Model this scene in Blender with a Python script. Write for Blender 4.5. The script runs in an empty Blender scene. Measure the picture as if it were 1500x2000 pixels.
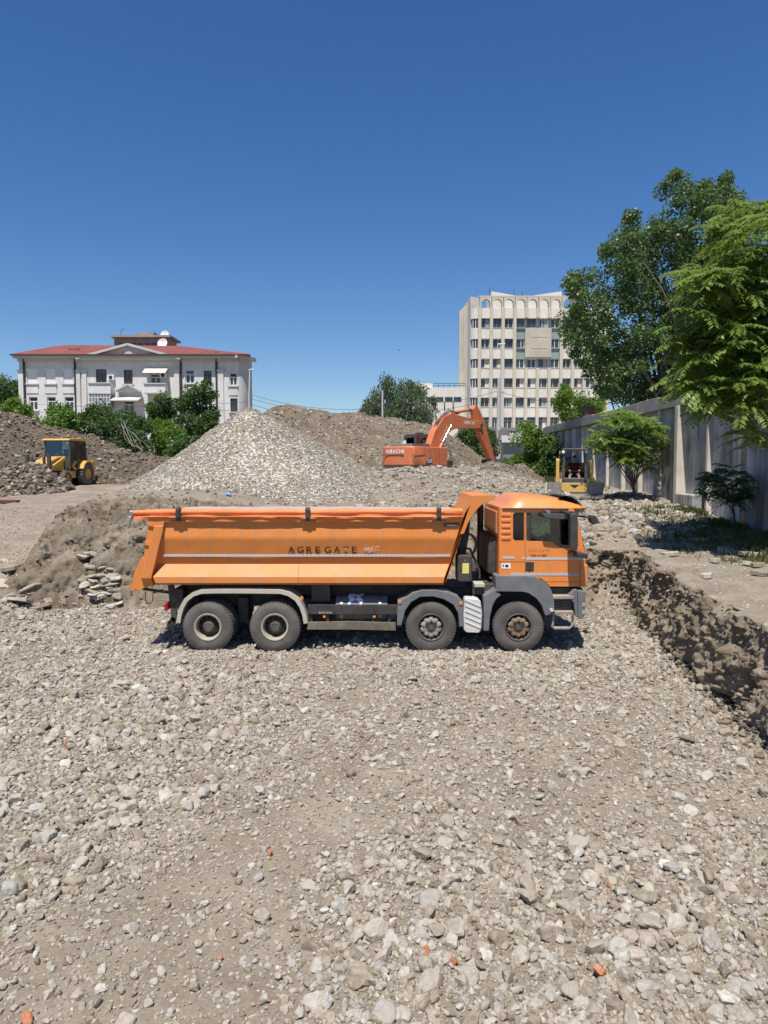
import bpy, bmesh, math, random
import numpy as np
from mathutils import Vector, Matrix
from mathutils.geometry import tessellate_polygon

# ---------------------------------------------------------------- camera, sky, sun, exposure
SC = bpy.context.scene
COL = SC.collection
EYE = 3.85; PITCH = math.radians(3.6); FPX = 1386.0
cam_d = bpy.data.cameras.new('camera'); cam = bpy.data.objects.new('camera', cam_d); COL.objects.link(cam)
cam.location = (0, 0, EYE); cam.rotation_euler = (math.radians(90) - PITCH, 0, 0)
cam_d.sensor_fit = 'VERTICAL'; cam_d.sensor_height = 36; cam_d.sensor_width = 27
cam_d.lens = FPX / 2000 * 36; cam_d.clip_start = 0.1; cam_d.clip_end = 5000
SC.camera = cam
SUN_EL = math.radians(66); SUN_AZ = math.radians(192)     # azimuth of the sun, measured clockwise from +Y
W = bpy.data.worlds.new('World'); SC.world = W; W.use_nodes = True
_n = W.node_tree.nodes; _l = W.node_tree.links
_sky = _n.new('ShaderNodeTexSky'); _sky.sky_type = 'NISHITA'; _sky.sun_disc = False
_sky.sun_elevation = SUN_EL; _sky.sun_rotation = SUN_AZ
_sky.altitude = 0; _sky.air_density = 1.0; _sky.dust_density = 0.3; _sky.ozone_density = 4.0
_hs = _n.new('ShaderNodeHueSaturation'); _hs.inputs['Saturation'].default_value = 1.25; _hs.inputs['Hue'].default_value = .508
_n['Background'].inputs['Strength'].default_value = 0.092
_l.new(_sky.outputs['Color'], _hs.inputs['Color']); _l.new(_hs.outputs[0], _n['Background'].inputs['Color'])
sun_d = bpy.data.lights.new('sun', 'SUN'); sun_d.energy = 5.0; sun_d.angle = math.radians(0.53); sun_d.color = (1.0, 0.955, 0.88)
sun = bpy.data.objects.new('sun', sun_d); COL.objects.link(sun)
_sd = Vector((math.sin(SUN_AZ) * math.cos(SUN_EL), math.cos(SUN_AZ) * math.cos(SUN_EL), math.sin(SUN_EL)))
sun.rotation_euler = (-_sd).to_track_quat('-Z', 'Y').to_euler(); sun.location = (0, 0, 60)
vs = SC.view_settings
vs.view_transform = 'Standard'; vs.look = 'None'; vs.gamma = 1; vs.exposure = 0.33; vs.use_curve_mapping = False
SC.cycles.max_bounces = 6; SC.cycles.transparent_max_bounces = 8

RNG = np.random.default_rng(7)
random.seed(7)
_c, _s = math.cos(PITCH), math.sin(PITCH)
def ray(px, py):
    a = (px - 750) / FPX; b = (1000 - py) / FPX
    return a, _c + b * _s, -_s + b * _c
def atZ(px, py, z):
    a, y, zz = ray(px, py); t = (z - EYE) / zz
    return Vector((a * t, y * t, z))
def atY(px, py, Y):
    a, y, zz = ray(px, py); t = Y / y
    return Vector((a * t, Y, EYE + zz * t))

# ---------------------------------------------------------------- noise
def _h(ix, iy, seed):
    n = (ix.astype(np.int64) * 374761393 + iy.astype(np.int64) * 668265263 + seed * 974711) & 0x7fffffff
    n = ((n ^ (n >> 13)) * 1274126177) & 0x7fffffff
    return ((n ^ (n >> 16)) & 0xffff) / 65535.0
def vnoise(x, y, seed=0):
    x = np.asarray(x, float); y = np.asarray(y, float)
    ix = np.floor(x); iy = np.floor(y); fx = x - ix; fy = y - iy
    fx = fx * fx * fx * (fx * (fx * 6 - 15) + 10); fy = fy * fy * fy * (fy * (fy * 6 - 15) + 10)
    a = _h(ix, iy, seed); b = _h(ix + 1, iy, seed); c = _h(ix, iy + 1, seed); d = _h(ix + 1, iy + 1, seed)
    return (a + (b - a) * fx) * (1 - fy) + (c + (d - c) * fx) * fy
def fbm(x, y, octv=4, seed=0, gain=.5):
    t = 0; a = 1; n = 0
    x = np.asarray(x, float); y = np.asarray(y, float)
    for i in range(octv):
        xr_, yr_ = x * .8 - y * .6, x * .6 + y * .8
        t = t + a * (vnoise(x, y, seed + i * 17) * 2 - 1); n += a; a *= gain; x, y = xr_ * 2.03 + 13.7, yr_ * 2.03 + 7.1
    return t / n
def ridged(x, y, octv=4, seed=0):
    t = 0; a = 1; n = 0
    for i in range(octv):
        t = t + a * (1 - np.abs(vnoise(x, y, seed + i * 31) * 2 - 1)); n += a; a *= .5; x, y = (x * .8 - y * .6) * 2.1 + 5, (x * .6 + y * .8) * 2.1 + 9
    return t / n
def sm(a, b, x):
    t = np.clip((x - a) / (b - a), 0, 1); return t * t * (3 - 2 * t)

# ---------------------------------------------------------------- materials
MATS = {}
def nt(name):
    m = bpy.data.materials.new(name); m.use_nodes = True
    return m, m.node_tree.nodes, m.node_tree.links, m.node_tree.nodes['Principled BSDF']
def c4(c): return (c[0], c[1], c[2], 1)
def ramp_set(r, stops):
    els = r.color_ramp.elements
    while len(els) > 2: els.remove(els[-1])
    els[0].position = stops[0][0]; els[0].color = c4(stops[0][1]); els[1].position = stops[-1][0]; els[1].color = c4(stops[-1][1])
    for p, c in stops[1:-1]:
        e = els.new(p); e.color = c4(c)
def mat(name, col, rough=.6, metal=0., var=.12, scale=6., bump=0., bscale=40., coat=0., dust=0., dcol=(.36, .30, .23), dscale=2.5, spec=.5, stretch=None):
    """paint, plastic, metal, plaster: base colour with broken-up tone, optional dust film and fine relief"""
    if name in MATS: return MATS[name]
    m, N, L, B = nt(name)
    tc = N.new('ShaderNodeTexCoord'); no = N.new('ShaderNodeTexNoise'); no.inputs['Scale'].default_value = scale; no.inputs['Detail'].default_value = 7
    no.inputs['Roughness'].default_value = .62
    L.new(tc.outputs['Object'], no.inputs['Vector'])
    r = N.new('ShaderNodeValToRGB'); ramp_set(r, [(.3, [c * (1 - var) for c in col]), (.7, [min(1, c * (1 + var)) for c in col])])
    L.new(no.outputs['Fac'], r.inputs['Fac']); out = r.outputs['Color']
    if dust > 0:
        n2 = N.new('ShaderNodeTexNoise'); n2.inputs['Scale'].default_value = dscale; n2.inputs['Detail'].default_value = 9; n2.inputs['Roughness'].default_value = .7
        if stretch:
            mp = N.new('ShaderNodeMapping'); mp.inputs['Scale'].default_value = stretch; L.new(tc.outputs['Object'], mp.inputs[0]); L.new(mp.outputs[0], n2.inputs['Vector'])
        else: L.new(tc.outputs['Object'], n2.inputs['Vector'])
        r2 = N.new('ShaderNodeMapRange'); r2.inputs[1].default_value = .42; r2.inputs[2].default_value = .75; r2.inputs[3].default_value = dust * .25; r2.inputs[4].default_value = dust
        L.new(n2.outputs['Fac'], r2.inputs[0])
        mx = N.new('ShaderNodeMix'); mx.data_type = 'RGBA'; mx.inputs[7].default_value = c4(dcol)
        L.new(r2.outputs[0], mx.inputs[0]); L.new(out, mx.inputs[6]); out = mx.outputs[2]
    L.new(out, B.inputs['Base Color'])
    rr = N.new('ShaderNodeMapRange'); rr.inputs[3].default_value = max(.03, rough - .1); rr.inputs[4].default_value = min(1, rough + .12)
    L.new(no.outputs['Fac'], rr.inputs[0]); L.new(rr.outputs[0], B.inputs['Roughness'])
    B.inputs['Metallic'].default_value = metal; B.inputs['Coat Weight'].default_value = coat; B.inputs['Coat Roughness'].default_value = .15
    B.inputs['Specular IOR Level'].default_value = spec
    if bump > 0:
        nb = N.new('ShaderNodeTexNoise'); nb.inputs['Scale'].default_value = bscale; nb.inputs['Detail'].default_value = 6
        L.new(tc.outputs['Object'], nb.inputs['Vector'])
        bp = N.new('ShaderNodeBump'); bp.inputs['Strength'].default_value = bump; bp.inputs['Distance'].default_value = .02
        L.new(nb.outputs['Fac'], bp.inputs['Height']); L.new(bp.outputs['Normal'], B.inputs['Normal'])
    MATS[name] = m; return m
def soil_mat(name, stops, scale=1.2, fine=22., bump=.6, bdist=.04, speck=None):
    m, N, L, B = nt(name)
    tc = N.new('ShaderNodeTexCoord')
    n1 = N.new('ShaderNodeTexNoise'); n1.inputs['Scale'].default_value = scale; n1.inputs['Detail'].default_value = 10; n1.inputs['Roughness'].default_value = .68
    n2 = N.new('ShaderNodeTexNoise'); n2.inputs['Scale'].default_value = fine; n2.inputs['Detail'].default_value = 8; n2.inputs['Roughness'].default_value = .7
    for n in (n1, n2): L.new(tc.outputs['Object'], n.inputs['Vector'])
    ad = N.new('ShaderNodeMix'); ad.inputs[0].default_value = .38
    L.new(n1.outputs['Fac'], ad.inputs[2]); L.new(n2.outputs['Fac'], ad.inputs[3])
    r = N.new('ShaderNodeValToRGB'); ramp_set(r, stops); L.new(ad.outputs[0], r.inputs['Fac']); out = r.outputs['Color']
    hgt = n2.outputs['Fac']
    if speck:
        vo = N.new('ShaderNodeTexVoronoi'); vo.inputs['Scale'].default_value = speck[0]; L.new(tc.outputs['Object'], vo.inputs['Vector'])
        mr = N.new('ShaderNodeMapRange'); mr.inputs[1].default_value = speck[1]; mr.inputs[2].default_value = speck[1] + .04; L.new(vo.outputs['Color'], mr.inputs[0])
        mx = N.new('ShaderNodeMix'); mx.data_type = 'RGBA'; mx.inputs[7].default_value = c4(speck[2])
        L.new(mr.outputs[0], mx.inputs[0]); L.new(out, mx.inputs[6]); out = mx.outputs[2]
        ma = N.new('ShaderNodeMath'); ma.operation = 'MULTIPLY_ADD'; ma.inputs[1].default_value = -.7; L.new(vo.outputs['Distance'], ma.inputs[0]); L.new(n2.outputs['Fac'], ma.inputs[2]); hgt = ma.outputs[0]
    L.new(out, B.inputs['Base Color']); B.inputs['Roughness'].default_value = .95; B.inputs['Specular IOR Level'].default_value = .15
    bp = N.new('ShaderNodeBump'); bp.inputs['Strength'].default_value = bump; bp.inputs['Distance'].default_value = bdist
    L.new(hgt, bp.inputs['Height']); L.new(bp.outputs['Normal'], B.inputs['Normal'])
    return m
def stone_mat(name, cols, bump=.5):
    """broken concrete and stone: tone per piece, grain, pits, patches of dust"""
    m, N, L, B = nt(name)
    oi = N.new('ShaderNodeObjectInfo'); tc = N.new('ShaderNodeTexCoord')
    r = N.new('ShaderNodeValToRGB'); ramp_set(r, cols); r.color_ramp.interpolation = 'LINEAR'; L.new(oi.outputs['Random'], r.inputs['Fac'])
    ad = N.new('ShaderNodeVectorMath'); ad.operation = 'ADD'; sc_ = N.new('ShaderNodeVectorMath'); sc_.operation = 'SCALE'; sc_.inputs[0].default_value = (37, 91, 53)
    L.new(oi.outputs['Random'], sc_.inputs['Scale']); L.new(tc.outputs['Object'], ad.inputs[0]); L.new(sc_.outputs[0], ad.inputs[1])
    n = N.new('ShaderNodeTexNoise'); n.inputs['Scale'].default_value = 2.2; n.inputs['Detail'].default_value = 9; n.inputs['Roughness'].default_value = .7; L.new(ad.outputs[0], n.inputs['Vector'])
    mr = N.new('ShaderNodeMapRange'); mr.inputs[1].default_value = .3; mr.inputs[2].default_value = .72; mr.inputs[3].default_value = .66; mr.inputs[4].default_value = 1.22; L.new(n.outputs['Fac'], mr.inputs[0])
    mu = N.new('ShaderNodeVectorMath'); mu.operation = 'SCALE'; L.new(r.outputs['Color'], mu.inputs[0]); L.new(mr.outputs[0], mu.inputs['Scale'])
    n3 = N.new('ShaderNodeTexNoise'); n3.inputs['Scale'].default_value = 1.1; n3.inputs['Detail'].default_value = 5; L.new(ad.outputs[0], n3.inputs['Vector'])
    m3 = N.new('ShaderNodeMapRange'); m3.inputs[1].default_value = .48; m3.inputs[2].default_value = .66; m3.inputs[4].default_value = .55; L.new(n3.outputs['Fac'], m3.inputs[0])
    mx = N.new('ShaderNodeMix'); mx.data_type = 'RGBA'; mx.inputs[7].default_value = (.33, .27, .205, 1); L.new(m3.outputs[0], mx.inputs[0]); L.new(mu.outputs[0], mx.inputs[6])
    L.new(mx.outputs[2], B.inputs['Base Color']); B.inputs['Roughness'].default_value = .93; B.inputs['Specular IOR Level'].default_value = .2
    v = N.new('ShaderNodeTexNoise'); v.inputs['Scale'].default_value = 7; v.inputs['Detail'].default_value = 8; v.inputs['Roughness'].default_value = .7; L.new(ad.outputs[0], v.inputs['Vector'])
    bp = N.new('ShaderNodeBump'); bp.inputs['Strength'].default_value = bump; bp.inputs['Distance'].default_value = .008
    L.new(v.outputs['Fac'], bp.inputs['Height']); L.new(bp.outputs['Normal'], B.inputs['Normal'])
    return m
def leaf_mat(name, col, col2, trans=.35, scale=1.3, rough=.5):
    m, N, L, B = nt(name)
    tc = N.new('ShaderNodeTexCoord'); n = N.new('ShaderNodeTexNoise'); n.inputs['Scale'].default_value = scale; n.inputs['Detail'].default_value = 9; n.inputs['Roughness'].default_value = .8
    L.new(tc.outputs['Object'], n.inputs['Vector'])
    r = N.new('ShaderNodeValToRGB'); ramp_set(r, [(.33, col), (.66, col2)]); L.new(n.outputs['Fac'], r.inputs['Fac'])
    L.new(r.outputs['Color'], B.inputs['Base Color']); B.inputs['Roughness'].default_value = rough; B.inputs['Specular IOR Level'].default_value = .35
    t = N.new('ShaderNodeBsdfTranslucent'); hs = N.new('ShaderNodeHueSaturation'); hs.inputs['Hue'].default_value = .485; hs.inputs['Value'].default_value = 1.5
    L.new(r.outputs['Color'], hs.inputs['Color']); L.new(hs.outputs[0], t.inputs['Color'])
    mx = N.new('ShaderNodeMixShader'); mx.inputs[0].default_value = trans
    L.new(B.outputs[0], mx.inputs[1]); L.new(t.outputs[0], mx.inputs[2]); L.new(mx.outputs[0], N['Material Output'].inputs['Surface'])
    return m
def glass_mat(name, tint=(.55, .62, .6), alpha=.25):
    """thin window glass: mirror-like at grazing angles, tinted see-through head-on"""
    m, N, L, B = nt(name); N.remove(B)
    tr = N.new('ShaderNodeBsdfTransparent'); tr.inputs['Color'].default_value = c4(tint)
    gl = N.new('ShaderNodeBsdfGlossy'); gl.inputs['Roughness'].default_value = .03; gl.inputs['Color'].default_value = (.9, .95, 1, 1)
    fr = N.new('ShaderNodeFresnel'); fr.inputs['IOR'].default_value = 1.5
    ad = N.new('ShaderNodeMath'); ad.operation = 'MULTIPLY_ADD'; ad.inputs[1].default_value = 1.0; ad.inputs[2].default_value = alpha * .25; L.new(fr.outputs[0], ad.inputs[0])
    mx = N.new('ShaderNodeMixShader'); L.new(ad.outputs[0], mx.inputs[0]); L.new(tr.outputs[0], mx.inputs[1]); L.new(gl.outputs[0], mx.inputs[2])
    L.new(mx.outputs[0], N['Material Output'].inputs['Surface']); return m

# ---------------------------------------------------------------- objects
LOC = {}          # world offset of things whose parts are given in world coordinates
def tag(o, label=None, cat=None, group=None, kind=None):
    if label: o['label'] = label
    if cat: o['category'] = cat
    if group: o['group'] = group
    if kind: o['kind'] = kind
    return o
def thing(name, label, cat, loc=(0, 0, 0), rz=0, group=None, world=False):
    o = bpy.data.objects.new(name, None); COL.objects.link(o)
    o.location = loc; o.rotation_euler = (0, 0, rz); o.empty_display_size = .3
    if world: LOC[o] = Vector(loc)
    return tag(o, label, cat, group)
def link(name, me, m, parent=None):
    o = bpy.data.objects.new(name, me); COL.objects.link(o)
    if m is not None and len(me.materials) == 0: me.materials.append(m)
    if parent is not None: o.parent = parent
    return o
def root_off(p):
    q = p
    while q is not None:
        if q in LOC: return LOC[q]
        q = q.parent
    return None
class MB:
    def __init__(s): s.v = []; s.f = []
    def add(s, vs, fs):
        n = len(s.v); s.v += [tuple(v) for v in vs]; s.f += [tuple(i + n for i in f) for f in fs]; return s
    def box(s, x0, x1, y0, y1, z0, z1):
        return s.add([(x0, y0, z0), (x1, y0, z0), (x1, y1, z0), (x0, y1, z0), (x0, y0, z1), (x1, y0, z1), (x1, y1, z1), (x0, y1, z1)],
                     [(0, 3, 2, 1), (4, 5, 6, 7), (0, 1, 5, 4), (1, 2, 6, 5), (2, 3, 7, 6), (3, 0, 4, 7)])
    def bar(s, p0, p1, w, t, up=(0, 0, 1)):
        """rectangular bar from p0 to p1, width w (sideways), thickness t (along up)"""
        p0, p1 = Vector(p0), Vector(p1); d = (p1 - p0).normalized(); u = Vector(up)
        sd = d.cross(u)
        if sd.length < 1e-4: sd = d.cross(Vector((1, 0, 0)))
        sd.normalize(); u = sd.cross(d).normalized()
        vs = [p + sd * (a * w / 2) + u * (b * t / 2) for p in (p0, p1) for a, b in ((-1, -1), (1, -1), (1, 1), (-1, 1))]
        return s.add(vs, [(0, 3, 2, 1), (4, 5, 6, 7), (0, 1, 5, 4), (1, 2, 6, 5), (2, 3, 7, 6), (3, 0, 4, 7)])
    def plate(s, outer, y0, y1, holes=(), axis='y'):
        """flat plate cut from a 2-D outline (with holes), given thickness; axis y: outline is (x,z); x: (y,z); z: (x,y)"""
        loops = [list(outer)] + [list(h) for h in holes]
        def m(p, d): return {'y': (p[0], d, p[1]), 'x': (d, p[0], p[1]), 'z': (p[0], p[1], d)}[axis]
        flat = [p for l in loops for p in l]; n = len(flat)
        tris = tessellate_polygon([[Vector((p[0], p[1], 0)) for p in l] for l in loops])
        fs = [tuple(t) for t in tris] + [tuple(n + i for i in reversed(t)) for t in tris]
        k = 0
        for l in loops:
            for i in range(len(l)):
                a, b = k + i, k + (i + 1) % len(l); fs.append((a, b, n + b, n + a))
            k += len(l)
        return s.add([m(p, y0) for p in flat] + [m(p, y1) for p in flat], fs)
    def cyl(s, p0, p1, r0, r1=None, n=16, caps=True):
        p0, p1 = Vector(p0), Vector(p1); r1 = r0 if r1 is None else r1
        d = (p1 - p0).normalized(); a = d.cross(Vector((0, 0, 1)) if abs(d.z) < .9 else Vector((1, 0, 0))).normalized(); b = d.cross(a)
        vs = [p + a * (r * math.cos(t)) + b * (r * math.sin(t)) for p, r in ((p0, r0), (p1, r1)) for t in [2 * math.pi * i / n for i in range(n)]]
        fs = [(i, (i + 1) % n, n + (i + 1) % n, n + i) for i in range(n)]
        if caps: fs += [tuple(range(n - 1, -1, -1)), tuple(range(n, 2 * n))]
        return s.add(vs, fs)
    def tube(s, pts, r, n=8, caps=True):
        pts = [Vector(p) for p in pts]; rr = r if isinstance(r, (list, tuple)) else [r] * len(pts)
        vs = []; prev = None
        for i, p in enumerate(pts):
            d = (pts[min(i + 1, len(pts) - 1)] - pts[max(i - 1, 0)]).normalized()
            if prev is None: a = d.cross(Vector((0, 0, 1)) if abs(d.z) < .9 else Vector((1, 0, 0))).normalized()
            else: a = (prev - d * prev.dot(d)).normalized()
            prev = a; b = d.cross(a)
            vs += [p + a * (rr[i] * math.cos(2 * math.pi * j / n)) + b * (rr[i] * math.sin(2 * math.pi * j / n)) for j in range(n)]
        fs = [(i * n + j, i * n + (j + 1) % n, (i + 1) * n + (j + 1) % n, (i + 1) * n + j) for i in range(len(pts) - 1) for j in range(n)]
        if caps: fs += [tuple(range(n - 1, -1, -1)), tuple(range((len(pts) - 1) * n, len(pts) * n))]
        return s.add(vs, fs)
    def lathe(s, prof, c, axis, n=32):
        """profile of (radius, offset along axis); starts/ends at any radius"""
        c = Vector(c); d = Vector(axis).normalized(); a = d.cross(Vector((0, 0, 1)) if abs(d.z) < .9 else Vector((1, 0, 0))).normalized(); b = d.cross(a)
        vs = [c + d * h + a * (r * math.cos(2 * math.pi * j / n)) + b * (r * math.sin(2 * math.pi * j / n)) for r, h in prof for j in range(n)]
        fs = [(i * n + j, i * n + (j + 1) % n, (i + 1) * n + (j + 1) % n, (i + 1) * n + j) for i in range(len(prof) - 1) for j in range(n)]
        return s.add(vs, fs)
    def sheet(s, rows):
        nu = len(rows); nv = len(rows[0])
        return s.add([p for r in rows for p in r], [(i * nv + j, i * nv + j + 1, (i + 1) * nv + j + 1, (i + 1) * nv + j) for i in range(nu - 1) for j in range(nv - 1)])
    def band(s, path, t, y0, y1):
        """strip of thickness t following an (x,z) path, running from y0 to y1"""
        P = [Vector((p[0], p[1])) for p in path]; inner = []
        for i, p in enumerate(P):
            d = (P[min(i + 1, len(P) - 1)] - P[max(i - 1, 0)]).normalized(); inner.append(p + Vector((d.y, -d.x)) * t)
        for i in range(len(P) - 1):
            q = [P[i], P[i + 1], inner[i + 1], inner[i]]
            s.add([(a.x, y0, a.y) for a in q] + [(a.x, y1, a.y) for a in q], [(0, 1, 2, 3), (7, 6, 5, 4), (0, 4, 5, 1), (2, 6, 7, 3)] + ([(0, 3, 7, 4)] if i == 0 else []) + ([(1, 5, 6, 2)] if i == len(P) - 2 else []))
        return s
    def xf(s, M): s.v = [tuple(M @ Vector(v)) for v in s.v]; return s
    def build(s, name, m, parent=None, smooth=None, bevel=0., label=None):
        off = root_off(parent)
        vs = s.v if off is None else [(a - off.x, b - off.y, c - off.z) for a, b, c in s.v]
        me = bpy.data.meshes.new(name); me.from_pydata(vs, [], s.f); me.update()
        bm = bmesh.new(); bm.from_mesh(me); bmesh.ops.remove_doubles(bm, verts=bm.verts, dist=1e-5); bmesh.ops.recalc_face_normals(bm, faces=bm.faces); bm.to_mesh(me); bm.free()
        if smooth:
            me.polygons.foreach_set('use_smooth', [True] * len(me.polygons)); me.set_sharp_from_angle(angle=math.radians(smooth))
        o = link(name, me, m, parent)
        if bevel:
            b = o.modifiers.new('bevel', 'BEVEL'); b.width = bevel; b.segments = 2; b.limit_method = 'ANGLE'; b.angle_limit = math.radians(40)
            if not smooth: me.polygons.foreach_set('use_smooth', [False] * len(me.polygons))
        if label: o['label'] = label
        return o
def np_mesh(name, V, F, m, parent=None, smooth=False):
    """V (n,3), F (m,k) with constant k"""
    off = root_off(parent)
    if off is not None: V = V - np.array(off)
    me = bpy.data.meshes.new(name); n = len(V); k = F.shape[1]
    me.vertices.add(n); me.vertices.foreach_set('co', np.ascontiguousarray(V, dtype=np.float32).ravel())
    me.loops.add(F.size); me.loops.foreach_set('vertex_index', np.ascontiguousarray(F, dtype=np.int32).ravel())
    me.polygons.add(len(F)); me.polygons.foreach_set('loop_start', np.arange(0, F.size, k, dtype=np.int32))
    me.update(calc_edges=True)
    if smooth: me.polygons.foreach_set('use_smooth', np.ones(len(F), bool))
    return link(name, me, m, parent)
def grid_faces(nu, nv):
    i = np.arange(nu - 1)[:, None] * nv + np.arange(nv - 1)[None, :]
    return np.stack([i, i + 1, i + nv + 1, i + nv], -1).reshape(-1, 4)
def text(name, body, x0, x1, z0, z1, place, m, parent, bold=0., space=1., italic=0., label=None):
    """flat lettering fitted to the box x0..x1, z0..z1; place(x, z) gives the 3-D point"""
    cu = bpy.data.curves.new(name, 'FONT'); cu.body = body; cu.space_character = space; cu.offset = bold; cu.shear = italic; cu.resolution_u = 3; cu.fill_mode = 'FRONT'
    tmp = bpy.data.objects.new('tmp', cu); COL.objects.link(tmp)
    me = bpy.data.meshes.new_from_object(tmp); bpy.data.objects.remove(tmp); bpy.data.curves.remove(cu)
    P = np.array([v.co[:] for v in me.vertices]); lo, hi = P.min(0), P.max(0)
    off = root_off(parent)
    for v, p in zip(me.vertices, P):
        q = Vector(place(x0 + (p[0] - lo[0]) / (hi[0] - lo[0]) * (x1 - x0), z0 + (p[1] - lo[1]) / (hi[1] - lo[1]) * (z1 - z0)))
        v.co = q - off if off is not None else q
    me.name = name; me.materials.clear()
    o = link(name, me, m, parent)
    if label: o['label'] = label
    return o
def copy_tree(o, parent=None):
    c = o.copy(); COL.objects.link(c); c.parent = parent
    for ch in list(o.children): copy_tree(ch, c)
    return c
# ================================================================ the ground
M_dirt = soil_mat('pit_dirt', [(.30, (.135, .108, .080)), (.50, (.24, .198, .15)), (.68, (.335, .285, .222))], scale=.9, fine=22, bump=.4, bdist=.03, speck=(30., .86, (.42, .38, .31)))
M_brown = soil_mat('brown_soil', [(.30, (.055, .043, .031)), (.5, (.125, .10, .074)), (.70, (.24, .198, .15))], scale=1.5, fine=9, bump=.9, bdist=.10)
M_tan = soil_mat('tan_soil', [(.30, (.085, .066, .046)), (.5, (.17, .137, .10)), (.70, (.275, .23, .172))], scale=1.1, fine=9, bump=.85, bdist=.08, speck=(9., .84, (.40, .36, .30)))
M_cut = soil_mat('cut_earth', [(.30, (.09, .069, .046)), (.46, (.205, .163, .115)), (.60, (.30, .25, .185)), (.74, (.39, .34, .27))], scale=1.3, fine=11, bump=.8, bdist=.05)
M_bank = soil_mat('bank_earth', [(.30, (.07, .054, .038)), (.46, (.16, .128, .092)), (.60, (.255, .213, .16)), (.74, (.38, .335, .27))], scale=.8, fine=9, bump=.8, bdist=.05)
M_gravel = soil_mat('gravel_fines', [(.3, (.165, .135, .10)), (.7, (.31, .262, .20))], scale=1.6, fine=16, bump=.8, bdist=.05, speck=(12., .6, (.5, .47, .42)))
M_stone = stone_mat('broken_concrete', [(0, (.22, .178, .13)), (.25, (.30, .252, .192)), (.5, (.375, .328, .262)), (.78, (.445, .405, .34)), (.92, (.345, .328, .295)), (1, (.56, .525, .455))])
M_stone_b = stone_mat('pile_stone', [(0, (.19, .155, .115)), (.4, (.30, .26, .205)), (.75, (.39, .355, .295)), (.9, (.32, .30, .268)), (1, (.54, .505, .44))])
M_clod = stone_mat('earth_clod', [(0, (.065, .05, .036)), (.5, (.15, .12, .088)), (.85, (.25, .205, .155)), (1, (.40, .35, .28))], bump=.9)
M_clod_t = stone_mat('tan_clod', [(0, (.10, .08, .058)), (.5, (.19, .155, .117)), (.85, (.28, .236, .18)), (1, (.42, .38, .32))], bump=.9)
M_brick = stone_mat('broken_brick', [(0, (.36, .115, .05)), (1, (.52, .20, .095))])

def xr(y): return np.interp(y, [2, 9.64, 12.9, 16.5, 19.8, 24], [4.6, 5.4, 5.8, 6.3, 7.0, 7.2])
def right_level(y): return np.interp(y, [0, 20, 24, 29, 34, 40, 60], [1.40, 1.5, 1.66, 2.15, 2.62, 2.85, 3.0])
def H0(x, y):
    wob = .45 * fbm(x * .45, y * .2, 3, 3) + .12 * fbm(x * 1.9, y * .7, 2, 5)
    yy = y + wob
    rampz = np.interp(y, [16.5, 18.5, 21, 29, 37, 41, 60], [0, .15, 1.0, 2.0, 2.45, 2.8, 3.0])
    bank = np.interp(yy, [19.0, 19.35, 19.8, 20.6, 22, 24, 28, 31, 34, 41, 60], [0, .75, 1.25, 1.65, 2.2, 2.62, 2.9, 2.75, 2.6, 2.8, 3])
    mid = np.interp(yy - 1.1 * sm(2.2, 4.2, x), [18.9, 19.5, 20.7, 23, 27, 31, 36, 43, 60], [0, .8, 1.75, 2.15, 2.35, 2.35, 2.6, 2.85, 3.0])
    xb = np.interp(y, [18, 19, 21, 25, 29, 34, 40], [-9.5, -9.9, -10.5, -10.85, -11, -11.3, -13]) + .25 * fbm(y * .9, x * .3, 3, 9)
    wl = sm(xb - .35, xb + .75, x); a = rampz * (1 - wl) + bank * wl
    wm = sm(-6.5, -3.5, x); b = a * (1 - wm) + mid * wm
    wid = .30 + np.maximum(0, y - 19.8) * .5
    w = sm(xr(y) + .38, xr(y) + .38 + wid, x)
    return b * (1 - w) + right_level(y) * w
def H(x, y):
    x = np.asarray(x, float); y = np.asarray(y, float)
    z = H0(x, y); e = .6
    up = sm(.25, 1.3, z)
    bankm = sm(18.6, 19.4, y) * (1 - sm(24, 30, y)) * sm(-11.2, -10.2, x) * (1 - sm(3, 6, x))
    z = z + .05 * fbm(x * .35, y * .35, 3, 11) * (1 + up) + .032 * fbm(x * 1.6, y * 1.6, 3, 12) + .012 * fbm(x * 5, y * 5, 2, 13)
    z = z + up * (1 - bankm) * .05 * fbm(x * 2.2, y * 2.2, 3, 14)
    z = z + bankm * (.34 * (ridged(x * .55, y * .8, 4, 21) - .62) + .12 * fbm(x * 2.6, y * 2.6, 4, 22) + .05 * fbm(x * 8, y * 8, 3, 23))
    # wheel ruts of the haul track and of the near lane
    for (rx, w) in ((-13.6, .28), (-15.5, .28)):
        cx = rx + (y - 24) * -.22 + .3 * np.sin(y * .35)
        z = z - .06 * np.exp(-((x - cx) / w) ** 2) * sm(18, 22, y) * (1 - sm(34, 40, y))
    return z

def build_ground():
    t = np.concatenate([-np.geomspace(.64, 6, 16)[::-1], np.linspace(-.62, .62, 470), np.geomspace(.64, 6, 16)])
    Y = np.concatenate([np.linspace(-3.6, 3.6, 12), 3.9 * 1.0083 ** np.arange(380)])
    Y = np.concatenate([Y, np.geomspace(Y[-1] * 1.03, 1500, 30)])
    Yg, Tg = np.meshgrid(Y, t, indexing='ij'); Xg = Tg * (Yg + 4)
    Zg = H(Xg, Yg)
    return np_mesh('ground', np.stack([Xg, Yg, Zg], -1).reshape(-1, 3), grid_faces(len(Y), len(t)), M_dirt, None, True)
ground = tag(build_ground(), kind='structure')

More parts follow.
